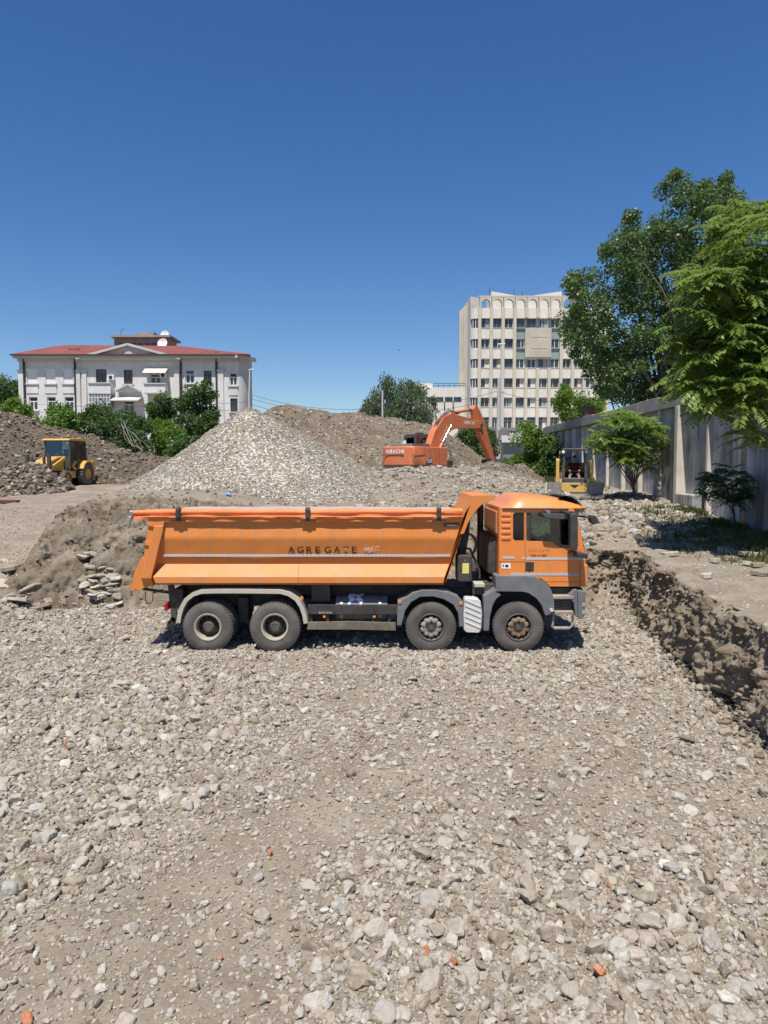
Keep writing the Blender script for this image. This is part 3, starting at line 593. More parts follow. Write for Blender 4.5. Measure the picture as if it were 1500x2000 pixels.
# ================================================================ the dump truck
YN = 14.62                                    # plane of the near tyres' outer faces
def Q(px, py, dy=0.): p = atY(px, py, YN + dy); return (p.x, p.z)
def QX(px, dy=0., py=1100): return Q(px, py, dy)[0]
def QZ(py, dy=0., px=750): return Q(px, py, dy)[1]
def QL(pts, dy=0.): return [Q(a, b, dy) for a, b in pts]
def paint(name, col, rough=.38, dust=.25, scratch=.0, coat=.25, var=.05):
    m = mat(name, col, rough, 0, var, 3., coat=coat, dust=dust, dscale=1.6, bump=.03, bscale=6)
    N, L = m.node_tree.nodes, m.node_tree.links; B = N['Principled BSDF']; B.inputs['Specular IOR Level'].default_value = .35; src = B.inputs['Base Color'].links[0].from_socket
    tc = N.new('ShaderNodeTexCoord'); mp = N.new('ShaderNodeMapping'); mp.inputs['Scale'].default_value = (3.4, 3.4, .45); L.new(tc.outputs['Object'], mp.inputs[0])     # run-off streaks of dried mud
    n = N.new('ShaderNodeTexNoise'); n.inputs['Scale'].default_value = 1.7; n.inputs['Detail'].default_value = 9; n.inputs['Roughness'].default_value = .7; L.new(mp.outputs[0], n.inputs['Vector'])
    mr = N.new('ShaderNodeMapRange'); mr.inputs[1].default_value = .50; mr.inputs[2].default_value = .74; mr.inputs[4].default_value = .55; L.new(n.outputs['Fac'], mr.inputs[0])
    mx = N.new('ShaderNodeMix'); mx.data_type = 'RGBA'; mx.inputs[7].default_value = (.34, .20, .11, 1); L.new(mr.outputs[0], mx.inputs[0]); L.new(src, mx.inputs[6]); L.new(mx.outputs[2], B.inputs['Base Color'])
    if scratch:
        N, L = m.node_tree.nodes, m.node_tree.links; B = N['Principled BSDF']; src = B.inputs['Base Color'].links[0].from_socket
        tc = N.new('ShaderNodeTexCoord'); mp = N.new('ShaderNodeMapping'); mp.inputs['Scale'].default_value = (2.2, 1, 9); mp.inputs['Rotation'].default_value = (0, .5, 0); L.new(tc.outputs['Object'], mp.inputs[0])
        n = N.new('ShaderNodeTexNoise'); n.inputs['Scale'].default_value = 2.4; n.inputs['Detail'].default_value = 11; n.inputs['Roughness'].default_value = .78; L.new(mp.outputs[0], n.inputs['Vector'])
        n2 = N.new('ShaderNodeTexNoise'); n2.inputs['Scale'].default_value = .9; L.new(tc.outputs['Object'], n2.inputs['Vector'])
        ad = N.new('ShaderNodeMath'); ad.operation = 'MULTIPLY_ADD'; ad.inputs[1].default_value = .35; L.new(n2.outputs['Fac'], ad.inputs[0]); L.new(n.outputs['Fac'], ad.inputs[2])
        mr = N.new('ShaderNodeMapRange'); mr.inputs[1].default_value = .84; mr.inputs[2].default_value = .875; mr.inputs[4].default_value = scratch; L.new(ad.outputs[0], mr.inputs[0])
        mx = N.new('ShaderNodeMix'); mx.data_type = 'RGBA'; mx.inputs[7].default_value = (.10, .05, .03, 1); L.new(mr.outputs[0], mx.inputs[0]); L.new(src, mx.inputs[6]); L.new(mx.outputs[2], B.inputs['Base Color'])
    return m
M_or_bed = paint('bed_orange_paint', (.67, .21, .03), .54, .24, .85, .0)
M_or_skirt = paint('skirt_orange_paint', (.67, .21, .03), .54, .42, .85, .0)
M_or_cab = paint('cab_orange_paint', (.78, .235, .045), .36, .18, 0, .3)
M_tarp = mat('orange_tarpaulin', (.74, .185, .045), .62, 0, .14, 3, bump=.25, bscale=9, dust=.2, dcol=(.5, .36, .27))
M_tarp_top = mat('dusty_tarpaulin', (.42, .30, .25), .8, 0, .15, 3, bump=.2, bscale=9, dust=.6, dcol=(.42, .36, .30))
M_black = mat('black_plastic', (.022, .022, .024), .45, 0, .2, 8, dust=.18, dscale=3)
M_dark = mat('dirty_chassis', (.02, .02, .02), .7, 0, .3, 6, dust=.22, dscale=3)
M_grey = mat('grey_fender_plastic', (.125, .135, .15), .55, 0, .08, 5, dust=.28, dscale=2.5)
M_rubber = mat('tyre_rubber', (.055, .053, .052), .85, 0, .2, 7, bump=.35, bscale=55, dust=.75, dcol=(.21, .18, .15), dscale=2.2)
M_rimcream = mat('cream_rim', (.38, .335, .26), .6, 0, .12, 6, dust=.45)
M_rimgrey = mat('dusty_rim', (.33, .29, .24), .65, .2, .2, 8, dust=.4)
M_rimrust = mat('rusty_rim', (.24, .155, .09), .7, .2, .3, 9, dust=.35)
M_hub = mat('hub_iron', (.10, .095, .09), .6, .4, .25, 12, dust=.35)
M_beige = mat('beige_mudguard', (.47, .44, .36), .6, 0, .1, 4, dust=.4)
M_whitecover = mat('white_tank_cover', (.62, .62, .58), .5, 0, .06, 4, dust=.35)
M_strip = mat('reflective_tape', (.50, .50, .49), .4, .0, .08, 30, dust=.25)
M_stripd = mat('tape_divider', (.30, .30, .31), .5)
M_letter = mat('black_lettering', (.018, .017, .018), .5)
M_letterf = mat('faded_lettering', (.40, .15, .04), .6)
M_white = mat('white_paint', (.74, .74, .72), .5)
M_yellow = mat('yellow_sticker', (.72, .62, .16), .5)
M_orlamp = mat('orange_lamp', (.75, .24, .04), .25)
M_redlamp = mat('red_lamp', (.45, .012, .02), .2)
M_steel = mat('bare_steel', (.35, .35, .34), .35, .8, .15, 12)
M_chrome = mat('chrome_rod', (.75, .76, .78), .12, 1.0, .05, 10)
M_glass = glass_mat('window_glass', (.60, .68, .65), .15)
M_darkglass = mat('tinted_glass', (.008, .009, .01), .06, 0, .1, 3, spec=.8)
M_cloth = mat('white_rag', (.68, .72, .82), .85, 0, .1, 12)
M_seat = mat('seat_fabric', (.03, .03, .035), .9)

T = thing('dump_truck', 'orange four-axle dump truck parked across the gravel pit floor', 'dump truck', (0, YN + 1.25, 0), world=True)
W2 = 2.5                                      # overall width

# ---- tipper bed
prof = [(.02, 1006.5), (.02, 1018.5), (.10, 1021), (.065, 1051), (.15, 1086), (.20, 1101)]
def bed_l(py): return np.interp(py, [1006, 1020, 1140], [291, 312, 296])
def bed_r(py): return np.interp(py, [1003, 1137], [906, 865])
def bed_side(mir):
    rows = []
    for k in range(len(prof) - 1):
        (d0, p0), (d1, p1) = prof[k], prof[k + 1]; n = 7 if p1 - p0 > 20 else 2
        for j in range(n + (k == len(prof) - 2)):
            t = j / n; py = p0 + (p1 - p0) * t; d = d0 + (d1 - d0) * t; row = []
            for i in range(61):
                px = bed_l(py) + (bed_r(py) - bed_l(py)) * i / 60
                x, z = Q(px, py, d); dent = .012 * float(fbm(x * 1.3, z * 2.0 + mir * 9, 3, 400)) * (d > .05)
                row.append((x, YN + (W2 - d - dent if mir else d + dent), z))
            rows.append(row)
    return MB().sheet(rows)
bed_side(0).build('bed_side_panel', M_or_bed, T, smooth=30); bed_side(1).build('bed_side_panel', M_or_bed, T, smooth=30)
rail_t = QZ(1006.5, .02)
for d0, d1 in ((.02, .14), (W2 - .14, W2 - .02)):
    MB().box(QX(291), QX(906, 0, 1004), YN + d0, YN + d1, rail_t - .01, rail_t + .03).build('top_rail', M_or_bed, T, bevel=.008)
# lower flared skirt panels
for mir in (0, 1):
    for seg, (xl, xm) in enumerate((((322.7, 298.7, 303.8), (583, 583, 583)), ((583.6, 583.6, 583.6), (876.5, 868.5, 865.5)))):
        pr = [(.20, 1101, 0), (.0, 1127, 1), (.0, 1138.5, 2), (.12, 1140.5, 2)]
        fy = (lambda d: YN + (W2 - d if mir else d))
        rows = [[(lambda q: (q[0], fy(d), q[1]))(Q(xl[k] + (xm[k] - xl[k]) * i / 12, py, d)) for i in range(13)] for d, py, k in pr]
        MB().sheet(rows).build('skirt_panel', M_or_skirt, T, smooth=20)
MB().plate(QL([(300, 1099), (872, 1099), (866, 1141), (300, 1141)], .3), YN + .22, YN + W2 - .22).build('bed_floor', M_or_bed, T)
# rear corner posts, tailgate
for d0, d1 in ((-.015, .20), (W2 - .20, W2 + .015)):
    MB().plate(QL([(301.5, 1027), (318, 1027), (318.3, 1036), (296.5, 1125), (296, 1130), (276, 1130)]), YN + d0, YN + d1).build('corner_post', M_or_bed, T, bevel=.012)
    MB().plate(QL([(291, 1007), (322, 1007), (319, 1030), (300.5, 1030), (286, 1026)]), YN + d0 + .03, YN + d1 - .01).build('post_gusset', M_or_bed, T, bevel=.006)
for sg, d0 in ((1, -.015), (-1, W2 + .015)):
    a, b = [Q(q, r, 0) for q, r in ((276, 1130), (296, 1130))], [Q(q, r, 0) for q, r in ((277, 1147), (294, 1147))]
    y0, y1 = YN + d0, YN + d0 + sg * .16; ye = YN + d0 + sg * .3
    MB().add([(a[0][0], y0, a[0][1]), (a[1][0], y0, a[1][1]), (b[1][0], y1, b[1][1]), (b[0][0], y1, b[0][1]), (a[0][0], ye, a[0][1]), (a[1][0], ye, a[1][1]), (b[1][0], ye, b[1][1]), (b[0][0], ye, b[0][1])], [(0, 1, 2, 3), (4, 7, 6, 5), (0, 4, 5, 1), (1, 5, 6, 2), (2, 6, 7, 3), (3, 7, 4, 0)]).build('post_foot', M_or_bed, T)
tg = MB().plate(QL([(290.5, 1011), (304, 1011), (300, 1060), (292, 1140), (275, 1153), (256, 1152), (257.5, 1126), (273.5, 1090.5), (279.5, 1089), (281, 1066)]), YN + .06, YN + W2 - .06)
tailgate = tg.build('tailgate', M_or_bed, T, bevel=.015)
MB().plate(QL([(280, 1064), (294.5, 1056), (292, 1067)]), YN + .02, YN + .07).build('rib', M_or_bed, tailgate, bevel=.004)
MB().plate(QL([(254.5, 1141), (259, 1150), (262, 1154), (255, 1153)]), YN + .03, YN + .3).build('hook', M_or_bed, tailgate)
# headboard with cab guard
def hb(px, py, d): q = Q(px, py, d); return q
rows = []
for py, px in ((1137, 866), (1043, 898), (1004, 907.5), (985, 919), (969, 924)):
    x, z = Q(px, py, .05); rows.append([(x, YN + .05 + (W2 - .1) * i / 8, z) for i in range(9)])
rows2 = [[(p[0] + .05, p[1], p[2]) for p in r] for r in rows]
MB().sheet(rows).sheet(rows2).build('headboard', M_or_bed, T, smooth=20)
gz = QZ(969, .05)
MB().box(QX(924, .05, 969), QX(967, .05, 969), YN + .06, YN + W2 - .06, gz - .03, gz).build('cab_guard', M_or_bed, T, bevel=.006)
gus = QL([(924.3, 968), (967, 967.2), (967, 975.5), (953, 979.5), (940.3, 986), (929.6, 996.5), (921, 1009.3), (913.6, 1022), (906, 1042), (898.7, 1043.5), (919, 985)], .05)
for d in (.03, W2 - .06): MB().plate(gus, YN + d, YN + d + .03).build('guard_gusset', M_or_bed, T, bevel=.004)
for i in range(4):
    yy = YN + .45 + i * .5; q = [Q(899, 1043, .1), Q(921, 985, .1)]
    MB().bar((q[0][0] - .02, yy, q[0][1]), (q[1][0] - .02, yy, q[1][1]), .12, .05, (1, 0, 0)).build('headboard_rib', M_or_bed, T)
# reflective tape, lettering, plate
MB().plate(QL([(320, 1082.3), (880, 1082.3), (879, 1087), (320, 1087)], .14), YN + .125, YN + .131).build('reflective_tape', M_strip, T)
for i in range(75):
    x = QX(324 + i * 7.45, .13, 1084); MB().box(x, x + .008, YN + .122, YN + .126, QZ(1086.6, .13), QZ(1082.7, .13)).build('tape_mark', M_stripd, T)
fy = YN + .108
pl = lambda y: (lambda x, z: (x, y, z))
def slant(x, z): # panel leans in towards its lower edge
    t = (QZ(1051, .065) - z) / (QZ(1051, .065) - QZ(1086, .15)); return (x, YN + .065 + .085 * t - .024, z)
for i_, ch in enumerate('AGREGATE'):
    a_ = 563 + i_ * (137 - 12.6) / 7; w_ = {'E': 9.5, 'A': 13, 'G': 12.6}.get(ch, 11.5)
    text('letter', ch, QX(a_, .1), QX(a_ + w_, .1), QZ(1080.5, .1), QZ(1067.5, .1), slant, M_letter, T, bold=.012)
for i in range(46):
    x, z = Q(random.uniform(711, 742), random.gauss(1071, 3.2), .1); MB().plate([(x + random.uniform(.003, .014) * math.cos(q * 1.257), z + random.uniform(.003, .010) * math.sin(q * 1.257)) for q in range(5)], *(slant(x, z)[1] - .002, slant(x, z)[1] + .002)).build('scuff_mark', M_white, T)
MB().plate(QL([(866, 1021.5), (897, 1021.5), (894.5, 1028.5), (867, 1028.5)], .1), YN + .055, YN + .06).build('maker_plate', M_black, T)
text('lettering', 'VS-mont', QX(870, .06), QX(893, .06), QZ(1027.3, .06), QZ(1023, .06), pl(YN + .053), M_strip, T, space=1.1)
# rolled tarpaulin
def tarp():
    rows = []; n = 150
    for i in range(n + 1):
        px = 262 + (903 - 262) * i / n; x = QX(px, .03, 1000); e = math.exp(-(px - 258) / 30.)
        a = .060 + .014 * float(fbm(x * 1.1, 0, 3, 410)) + .01 * math.sin(x * 5.3); zc = rail_t + .065 + .012 * float(fbm(x * .8, 5, 2, 411)) - .02 * e; row = []
        for j in range(15):
            t = -2.1 + j / 14 * 4.7
            rr = a * (1 + .16 * float(fbm(x * 2.2 + j * .3, j * .45 + x * .8, 3, 412)))
            row.append((x - .02 * e * j * .2, YN + .06 - rr * math.cos(t) * 1.05, zc + rr * math.sin(t)))
        drop = .055 + .03 * float(fbm(x * .9, 2, 3, 413)) + .10 * e
        row = [(x, YN - .005 + .012 * math.sin(x * 9), rail_t - drop), (x, YN - .02 + .012 * math.sin(x * 7), rail_t - drop * .4)] + row
        rows.append(row)
    return MB().sheet(rows)
tarp().build('tarpaulin', M_tarp, T, smooth=50)
rows = []
for i in range(60):
    px = 300 + (898 - 300) * i / 59; x = QX(px, .03, 1000); rows.append([(x, YN + .10 + (W2 - .15) * j / 10, rail_t + .045 - .05 * math.sin(math.pi * j / 10) + .02 * float(fbm(x * 1.5, j * .6, 3, 415))) for j in range(11)])
MB().sheet(rows).build('tarpaulin_cover', M_tarp_top, T, smooth=50)
for px in (348, 601, 857):
    x = QX(px, -.02, 1000); st = MB()
    st.box(x - .05, x + .05, YN - .07, YN - .03, QZ(1012), QZ(992.5)).box(x - .05, x + .05, YN - .05, YN + .05, QZ(995), QZ(990.5))
    o = st.build('tarpaulin_stop', M_black, T, bevel=.02)
    MB().box(x - .14, x + .14, YN - .02, YN + .018, QZ(1018), QZ(1013)).build('bracket', M_black, o, bevel=.006)
# tail arm of the tarpaulin crank
ta = MB(); a0, a1, a2, a3 = Q(258, 1003), Q(251, 1030), Q(240, 1031.5), Q(254, 1004)
ta.tube([(a0[0], YN + .02, a0[1]), (a1[0], YN + .02, a1[1])], .022).tube([(a1[0] + .02, YN + .02, a1[1]), (a2[0], YN + .02, a2[1])], .016).tube([(a3[0] + .06 * math.cos(t), YN + .02, a3[1] + .06 * math.sin(t)) for t in np.linspace(0, 6.28, 14)], .012, 6)
ta.build('tarpaulin_crank', M_steel, T, smooth=40)

# ---- wheels
def tyre(m, c, R, wd, rr, lugs=44, deep=.0):
    """near face at c.y; tread blocks around"""
    c = Vector(c)
    m.lathe([(rr, .045), (rr + .01, .012), (rr + .05, .0), (rr + .12, -.006), (R - .08, .0), (R - .025, .02), (R - .008, .05), (R - .02, .06), (R - .02, wd - .06), (R - .008, wd - .05), (R - .03, wd - .02), (R - .1, wd), (rr, wd - .02)], c, (0, 1, 0), 64)
    for i in range(lugs):
        t = 2 * math.pi * i / lugs; rad = Vector((math.cos(t), 0, math.sin(t))); tan = Vector((-math.sin(t), 0, math.cos(t)))
        for y0, y1, sh in ((.028, wd * .32, 0), (wd * .36, wd * .64, .5), (wd * .68, wd - .03, 0)):
            b = c + rad * (R - .012) + tan * (sh * 2 * math.pi * R / lugs); h = math.pi * R / lugs * .66
            vs = [b + tan * (a * h) + rad * (.020 * q - .006) + Vector((0, y, 0)) for y in (y0, y1) for a, q in ((-1, -1), (1, -1), (1, 1), (-1, 1))]
            m.add(vs, [(0, 1, 2, 3), (7, 6, 5, 4), (0, 4, 5, 1), (1, 5, 6, 2), (2, 6, 7, 3), (3, 7, 4, 0)])
    return m
def wheel(px, py, kind, far=False):
    x, z = Q(px, py); R = .525; z = R - .005; rr = .278
    e = thing('wheel', None, None, (0, 0, 0)); e.parent = T
    flip = (lambda b: b.xf(Matrix.Translation((0, 2 * YN + W2, 0)) @ Matrix.Diagonal((1, -1, 1, 1)))) if far else (lambda b: b)
    c = Vector((x, YN, z))
    flip(tyre(MB(), c, R, .30, rr)).build('tyre', M_rubber, e, smooth=35)
    if kind == 'rear':
        flip(tyre(MB(), c + Vector((0, .345, 0)), R, .28, rr)).build('tyre', M_rubber, e, smooth=35)
        flip(MB().lathe([(rr + .012, .008), (rr + .004, -.004), (rr - .012, -.002), (rr - .03, .012), (rr - .034, .05), (rr - .04, .10), (rr - .045, .23)], c, (0, 1, 0), 48)).build('rim', M_rimcream, e, smooth=40)
        h = MB().lathe([(.0, .06), (.095, .06), (.108, .072), (.115, .10), (.13, .11), (.135, .22)], c, (0, 1, 0), 24)
        for i in range(10): t = .628 * i; h.cyl(c + Vector((.185 * math.cos(t), .175, .185 * math.sin(t))), c + Vector((.185 * math.cos(t), .22, .185 * math.sin(t))), .017, n=6)
        for i in range(8): t = .785 * i; h.cyl(c + Vector((.08 * math.cos(t), .045, .08 * math.sin(t))), c + Vector((.08 * math.cos(t), .065, .08 * math.sin(t))), .013, n=6)
        flip(h).build('hub', M_hub, e, smooth=35)
        p = MB().lathe([(.240, .225), (.20, .20), (.15, .15), (.0, .16)], c, (0, 1, 0), 40); flip(p).build('wheel_disc', M_dark, e, smooth=40)
    else:
        mr = M_rimgrey if kind == 'grey' else M_rimrust
        flip(MB().lathe([(rr + .012, .008), (rr + .004, -.006), (rr - .01, -.002), (rr - .022, .02), (rr - .03, .09), (rr - .05, .11)], c, (0, 1, 0), 48)).build('rim', M_hub, e, smooth=40)
        # disc with ten scalloped hand holes
        n = 120; out = []
        for i in range(n):
            t = 2 * math.pi * i / n; s_ = .5 + .5 * math.cos(10 * t); out.append((.232 - .034 * s_ ** 3, t))
        vs = [c + Vector((r * math.cos(t), .055, r * math.sin(t))) for r, t in out] + [c + Vector((.20 * math.cos(t) * (r / .232), .012, .20 * math.sin(t) * (r / .232))) for r, t in out] + [c + Vector((.125 * math.cos(t), .004, .125 * math.sin(t))) for r, t in out] + [c + Vector((.118 * math.cos(t), .04, .118 * math.sin(t))) for r, t in out] + [c + Vector((.0, .05, .0))]
        fs = [(k * n + i, k * n + (i + 1) % n, (k + 1) * n + (i + 1) % n, (k + 1) * n + i) for k in range(3) for i in range(n)] + [(3 * n + i, 3 * n + (i + 1) % n, 4 * n) for i in range(n)]
        flip(MB().add(vs, fs)).build('wheel_disc', mr, e, smooth=45)
        hb_ = MB().cyl(c + Vector((0, -.012, 0)), c + Vector((0, .06, 0)), .05, .06, 16)
        for i in range(10):
            t = .628 * i + .31; flip(MB().cyl(c + Vector((.167 * math.cos(t), -.03, .167 * math.sin(t))), c + Vector((.167 * math.cos(t), .02, .167 * math.sin(t))), .018, .022, 8)).build('wheel_nut', mr, e, smooth=35)
            hb_.cyl(c + Vector((.082 * math.cos(t), .005, .082 * math.sin(t))), c + Vector((.082 * math.cos(t), .05, .082 * math.sin(t))), .017, n=8)
        flip(hb_).build('hub', M_hub, e, smooth=35)
for px, py, k in ((405.5, 1224, 'rear'), (536.5, 1224, 'rear'), (842, 1226, 'grey'), (1013, 1226, 'rust')):
    wheel(px, py, k); wheel(px, py, k, True)
for px in (405.5, 536.5, 842, 1013):
    x = QX(px, 0, 1224); MB().cyl((x, YN + .3, .52), (x, YN + W2 - .3, .52), .09, n=14).build('axle', M_dark, T, smooth=40)
# ---- chassis
for d in (.78, W2 - .86): MB().box(QX(330), QX(1120), YN + d, YN + d + .08, .82, 1.10).build('frame_rail', M_dark, T)
MB().box(QX(345), QX(868), YN + .62, YN + W2 - .62, 1.08, QZ(1141, .3)).build('subframe', M_dark, T)
MB().box(QX(570), QX(690), YN + .5, YN + W2 - .5, .45, 1.05).build('gearbox', M_dark, T, bevel=.05)
MB().box(QX(870), QX(1080), YN + .6, YN + W2 - .6, .5, 1.25).build('engine', M_dark, T, bevel=.05)
for px in (372, 470, 570): x = QX(px, .3, 1180); MB().box(x - .12, x + .12, YN + .55, YN + .8, .5, 1.05).build('spring_bracket', M_dark, T, bevel=.03)
# beige rear mudguard
for d0, d1 in ((.0, .56), (W2 - .56, W2)):
    MB().band(QL([(344, 1216), (346, 1202), (351, 1185), (360, 1169), (374, 1158), (392, 1152), (420, 1151), (480, 1151), (548, 1152), (566, 1157), (582, 1168), (592, 1183), (598, 1200), (601, 1217)]), .085, YN + d0, YN + d1).build('rear_mudguard', M_beige, T, smooth=40)
# tail frame, lamp, end bar
tf = MB(); p = lambda a, b, d=.3: (Q(a, b, d)[0], YN + d, Q(a, b, d)[1])
tf.bar(p(334, 1142), p(342, 1215), .1, .12).bar(p(342, 1205), p(330, 1222), .1, .12).bar(p(280, 1150), p(335, 1158), .08, .05).bar(p(300, 1157), p(318, 1152), .05, .04)
tf.box(QX(331), QX(349), YN + .25, YN + W2 - .25, QZ(1190, .3), QZ(1150, .3)).build('tail_frame', M_dark, T, bevel=.01)
q = Q(326, 1184, .2); MB().box(q[0] - .03, q[0] + .04, YN + .1, YN + .42, q[1] - .075, q[1] + .075).build('tail_lamp', M_redlamp, T, bevel=.015)
q = Q(317, 1230, .1); MB().cyl((q[0], YN + .12, q[1]), (q[0], YN + W2 - .12, q[1]), .055, n=16).build('underrun_bar', M_rimgrey, T, smooth=40)
hs = MB(); hs.tube([p(284, 1156), p(284, 1172), p(290, 1180), p(298, 1174), p(299, 1156)], .009, 6); hs.build('hanging_hose', M_black, T, smooth=40)
# ---- side boxes between the axles
b1 = MB().box(QX(600), QX(775, 0, 1190), YN + .03, YN + .07, QZ(1200, .03), QZ(1181, .03)).build('side_guard', M_black, T, bevel=.01)
lo = MB().plate(QL([(600, 1215), (640, 1214.5), (680, 1213.5), (773, 1216), (773, 1232), (690, 1230), (600, 1230)], .03), YN + .03, YN + .07).build('side_guard', mat('muddy_side_guard', (.09, .075, .05), .8, 0, .3, 5, dust=.5), T, bevel=.008)
text('lettering', 'euro truc', QX(622, .03), QX(648, .03), QZ(1198.6, .03), QZ(1194, .03), pl(YN + .027), M_strip, b1)
for px in (608, 760, 640, 730): x = QX(px, .1, 1200); MB().box(x - .025, x + .025, YN + .08, YN + .5, QZ(1228, .1), QZ(1183, .1)).build('guard_bracket', M_dark, T)
c0, c1 = Q(657, 1176, .45), Q(757, 1176, .45)
tank = MB().cyl((c0[0], YN + .42, c0[1] - .1), (c1[0], YN + .42, c1[1] - .1), .255, n=28).build('fuel_tank', M_grey, T, smooth=40, bevel=.02)
for px in (667, 742): x = QX(px, .2, 1176); MB().lathe([(.258, -.035), (.266, -.03), (.266, .03), (.258, .035)], (x, YN + .42, c0[1] - .1), (1, 0, 0), 28).build('strap', M_steel, tank, smooth=40)
MB().box(QX(605), QX(643, 0, 1160), YN + .28, YN + .7, QZ(1175, .28), QZ(1142, .28)).build('battery_box', M_black, T, bevel=.015)
for px, py in ((633.5, 1204.5), (731, 1204.5)):
    q = Q(px, py, .05); MB().box(q[0] - .03, q[0] + .03, YN + .045, YN + .08, q[1] - .027, q[1] + .027).build('marker_lamp', M_orlamp, T, bevel=.008)
q = Q(589, 1168, .0); MB().cyl((q[0], YN - .01, q[1]), (q[0], YN + .03, q[1]), .035, n=14).build('marker_lamp', M_orlamp, T, smooth=40)
for d0, d1 in ((-.01, .5), (W2 - .5, W2 + .01)):
    fo = QL([(775.6, 1221.7), (776.7, 1173), (794.8, 1166), (805.5, 1157.7), (824.7, 1152.6), (852.4, 1152.4), (875.9, 1156.7), (897, 1168), (904.7, 1176), (904.7, 1224), (897, 1224), (895, 1198), (885.5, 1181), (867.3, 1170.5), (846, 1165), (820.4, 1166), (803, 1176), (791.6, 1192), (784, 1221.7)])
    MB().plate(fo, YN + d0, YN + d1).build('mudguard', M_grey, T, bevel=.012)
for px, py in ((781, 1175.5), (900, 1178)): q = Q(px, py); MB().box(q[0] - .032, q[0] + .032, YN - .03, YN - .008, q[1] - .034, q[1] + .034).build('marker_lamp', M_orlamp, T, bevel=.008)
# ribbed white cover between the front axles
cv = MB().plate(QL([(908, 1170), (912, 1168), (934, 1170), (939, 1175), (942, 1200), (940, 1231), (936, 1236), (910, 1235), (906, 1230), (905, 1200)]), YN + .0, YN + .35).build('tank_cover', M_whitecover, T, bevel=.03)
for k in range(6):
    a, b = Q(908.5, 1176 + k * 10.5 - 4), Q(939, 1176 + k * 10.5 + 9)
    if k < 5: MB().bar((a[0], YN - .006, a[1]), (b[0], YN - .006, b[1]), .016, .03, (0, 0, 1)).build('cover_rib', M_whitecover, cv, bevel=.005)
# air cleaner box, snorkel and hoses behind the cab
q0, q1 = Q(893, 1137, .12), Q(923, 1084, .12)
ac = MB().box(q0[0], q1[0], YN + .12, YN + .6, q0[1], q1[1]).build('air_cleaner', M_black, T, bevel=.05)
MB().box(q0[0] + .015, q1[0] - .015, YN + .105, YN + .125, q0[1] + .02, q1[1] - .02).build('cover_rim', M_dark, ac, bevel=.04)
qa, qb = Q(903, 1120, .1), Q(916, 1100, .1); MB().box(qa[0], qb[0], YN + .098, YN + .104, qa[1], qb[1]).build('sticker', M_yellow, ac)
qa, qb = Q(907, 1097, .1), Q(909.5, 1092.5, .1); MB().box(qa[0], qb[0], YN + .095, YN + .104, qa[1], qb[1]).build('latch', M_steel, ac)
lf = MB(); p = lambda a, b, d=.5: (Q(a, b, d)[0], YN + d, Q(a, b, d)[1])
lf.plate(QL([(898, 1043), (904, 1042), (920, 1010), (917, 1045), (910, 1085), (894, 1086), (896, 1060)], .5), YN + .55, YN + .75).build('lift_cylinder', M_dark, T, bevel=.02)
MB().tube([p(898, 1056), p(901, 1048), p(910, 1043), p(920, 1044), p(928, 1052), p(930, 1063), p(928, 1074), p(923, 1082), p(921, 1090)], .028, 8).build('hose', M_black, T, smooth=50)
MB().tube([p(911, 1071), p(918, 1072), p(922, 1082), p(930, 1098), p(936, 1114), p(937, 1130)], .026, 8).build('hose', M_black, T, smooth=50)
MB().box(QX(922, .4, 1140), QX(968, .4, 1140), YN + .3, YN + W2 - .3, QZ(1160, .4), QZ(1139, .4)).build('cross_member', M_dark, T, bevel=.02)
MB().box(QX(926, .2, 1140), QX(946, .2, 1140), YN + .12, YN + .5, QZ(1146, .2), QZ(1139, .2)).build('step_plate', M_beige, T, bevel=.01)

# ---- cab
CD0, CD1 = .12, W2 - .12
side = QL([(974.6, 1123.7), (975.5, 1030), (978.5, 992), (1119, 992), (1124, 1001), (1127, 1014), (1139, 1064), (1143.5, 1080), (1143.5, 1098), (1143, 1146), (1074, 1145.4), (1067, 1137.6), (1056, 1129.5), (1041, 1125.5), (1025, 1124)], CD0)
h1 = QL([(1002, 1005), (1005, 1001), (1023.6, 1001), (1023.6, 1056), (1006, 1056), (1002, 1052)], CD0)
h2 = QL([(1028, 1001.2), (1118, 1001.2), (1121.5, 1008), (1124.5, 1070), (1108, 1070.5), (1099, 1070), (1092, 1067.5), (1080, 1060), (1072.5, 1057.5), (1031, 1056.8), (1028, 1054)], CD0)
cabE = thing('cab', None, None); cabE.parent = T
for d0, d1 in ((CD0, CD0 + .06), (CD1 - .06, CD1)):
    MB().plate(side, YN + d0, YN + d1, [h1, h2]).build('side_panel', M_or_cab, cabE, bevel=.012)
# door shut lines, drip rail, grooves
for a, b in (((1025.8, 996), (1025.8, 1124)), ((975, 1097), (1025, 1097)), ((1133, 1072), (1133, 1146)), ((1027, 1136), (1133, 1136))):
    u, v = Q(*a, CD0), Q(*b, CD0); MB().bar((u[0], YN + CD0 - .001, u[1]), (v[0], YN + CD0 - .001, v[1]), .006, .006).build('shut_line', M_dark, cabE)
u, v = Q(981, 993.7, CD0), Q(1110, 994.5, CD0)
for d in (CD0 - .012, CD1 + .012): MB().bar((u[0], YN + d, u[1]), (v[0], YN + d, v[1]), .03, .028).build('drip_rail', M_black, cabE)
for k in range(5):
    a, b = Q(979, 1005 + k * 11.5, CD0), Q(997.5, 1005 + k * 11.5, CD0); MB().bar((a[0], YN + CD0 - .003, a[1]), (b[0], YN + CD0 - .003, b[1]), .035, .075).build('pressed_rib', M_or_cab, cabE, bevel=.016)
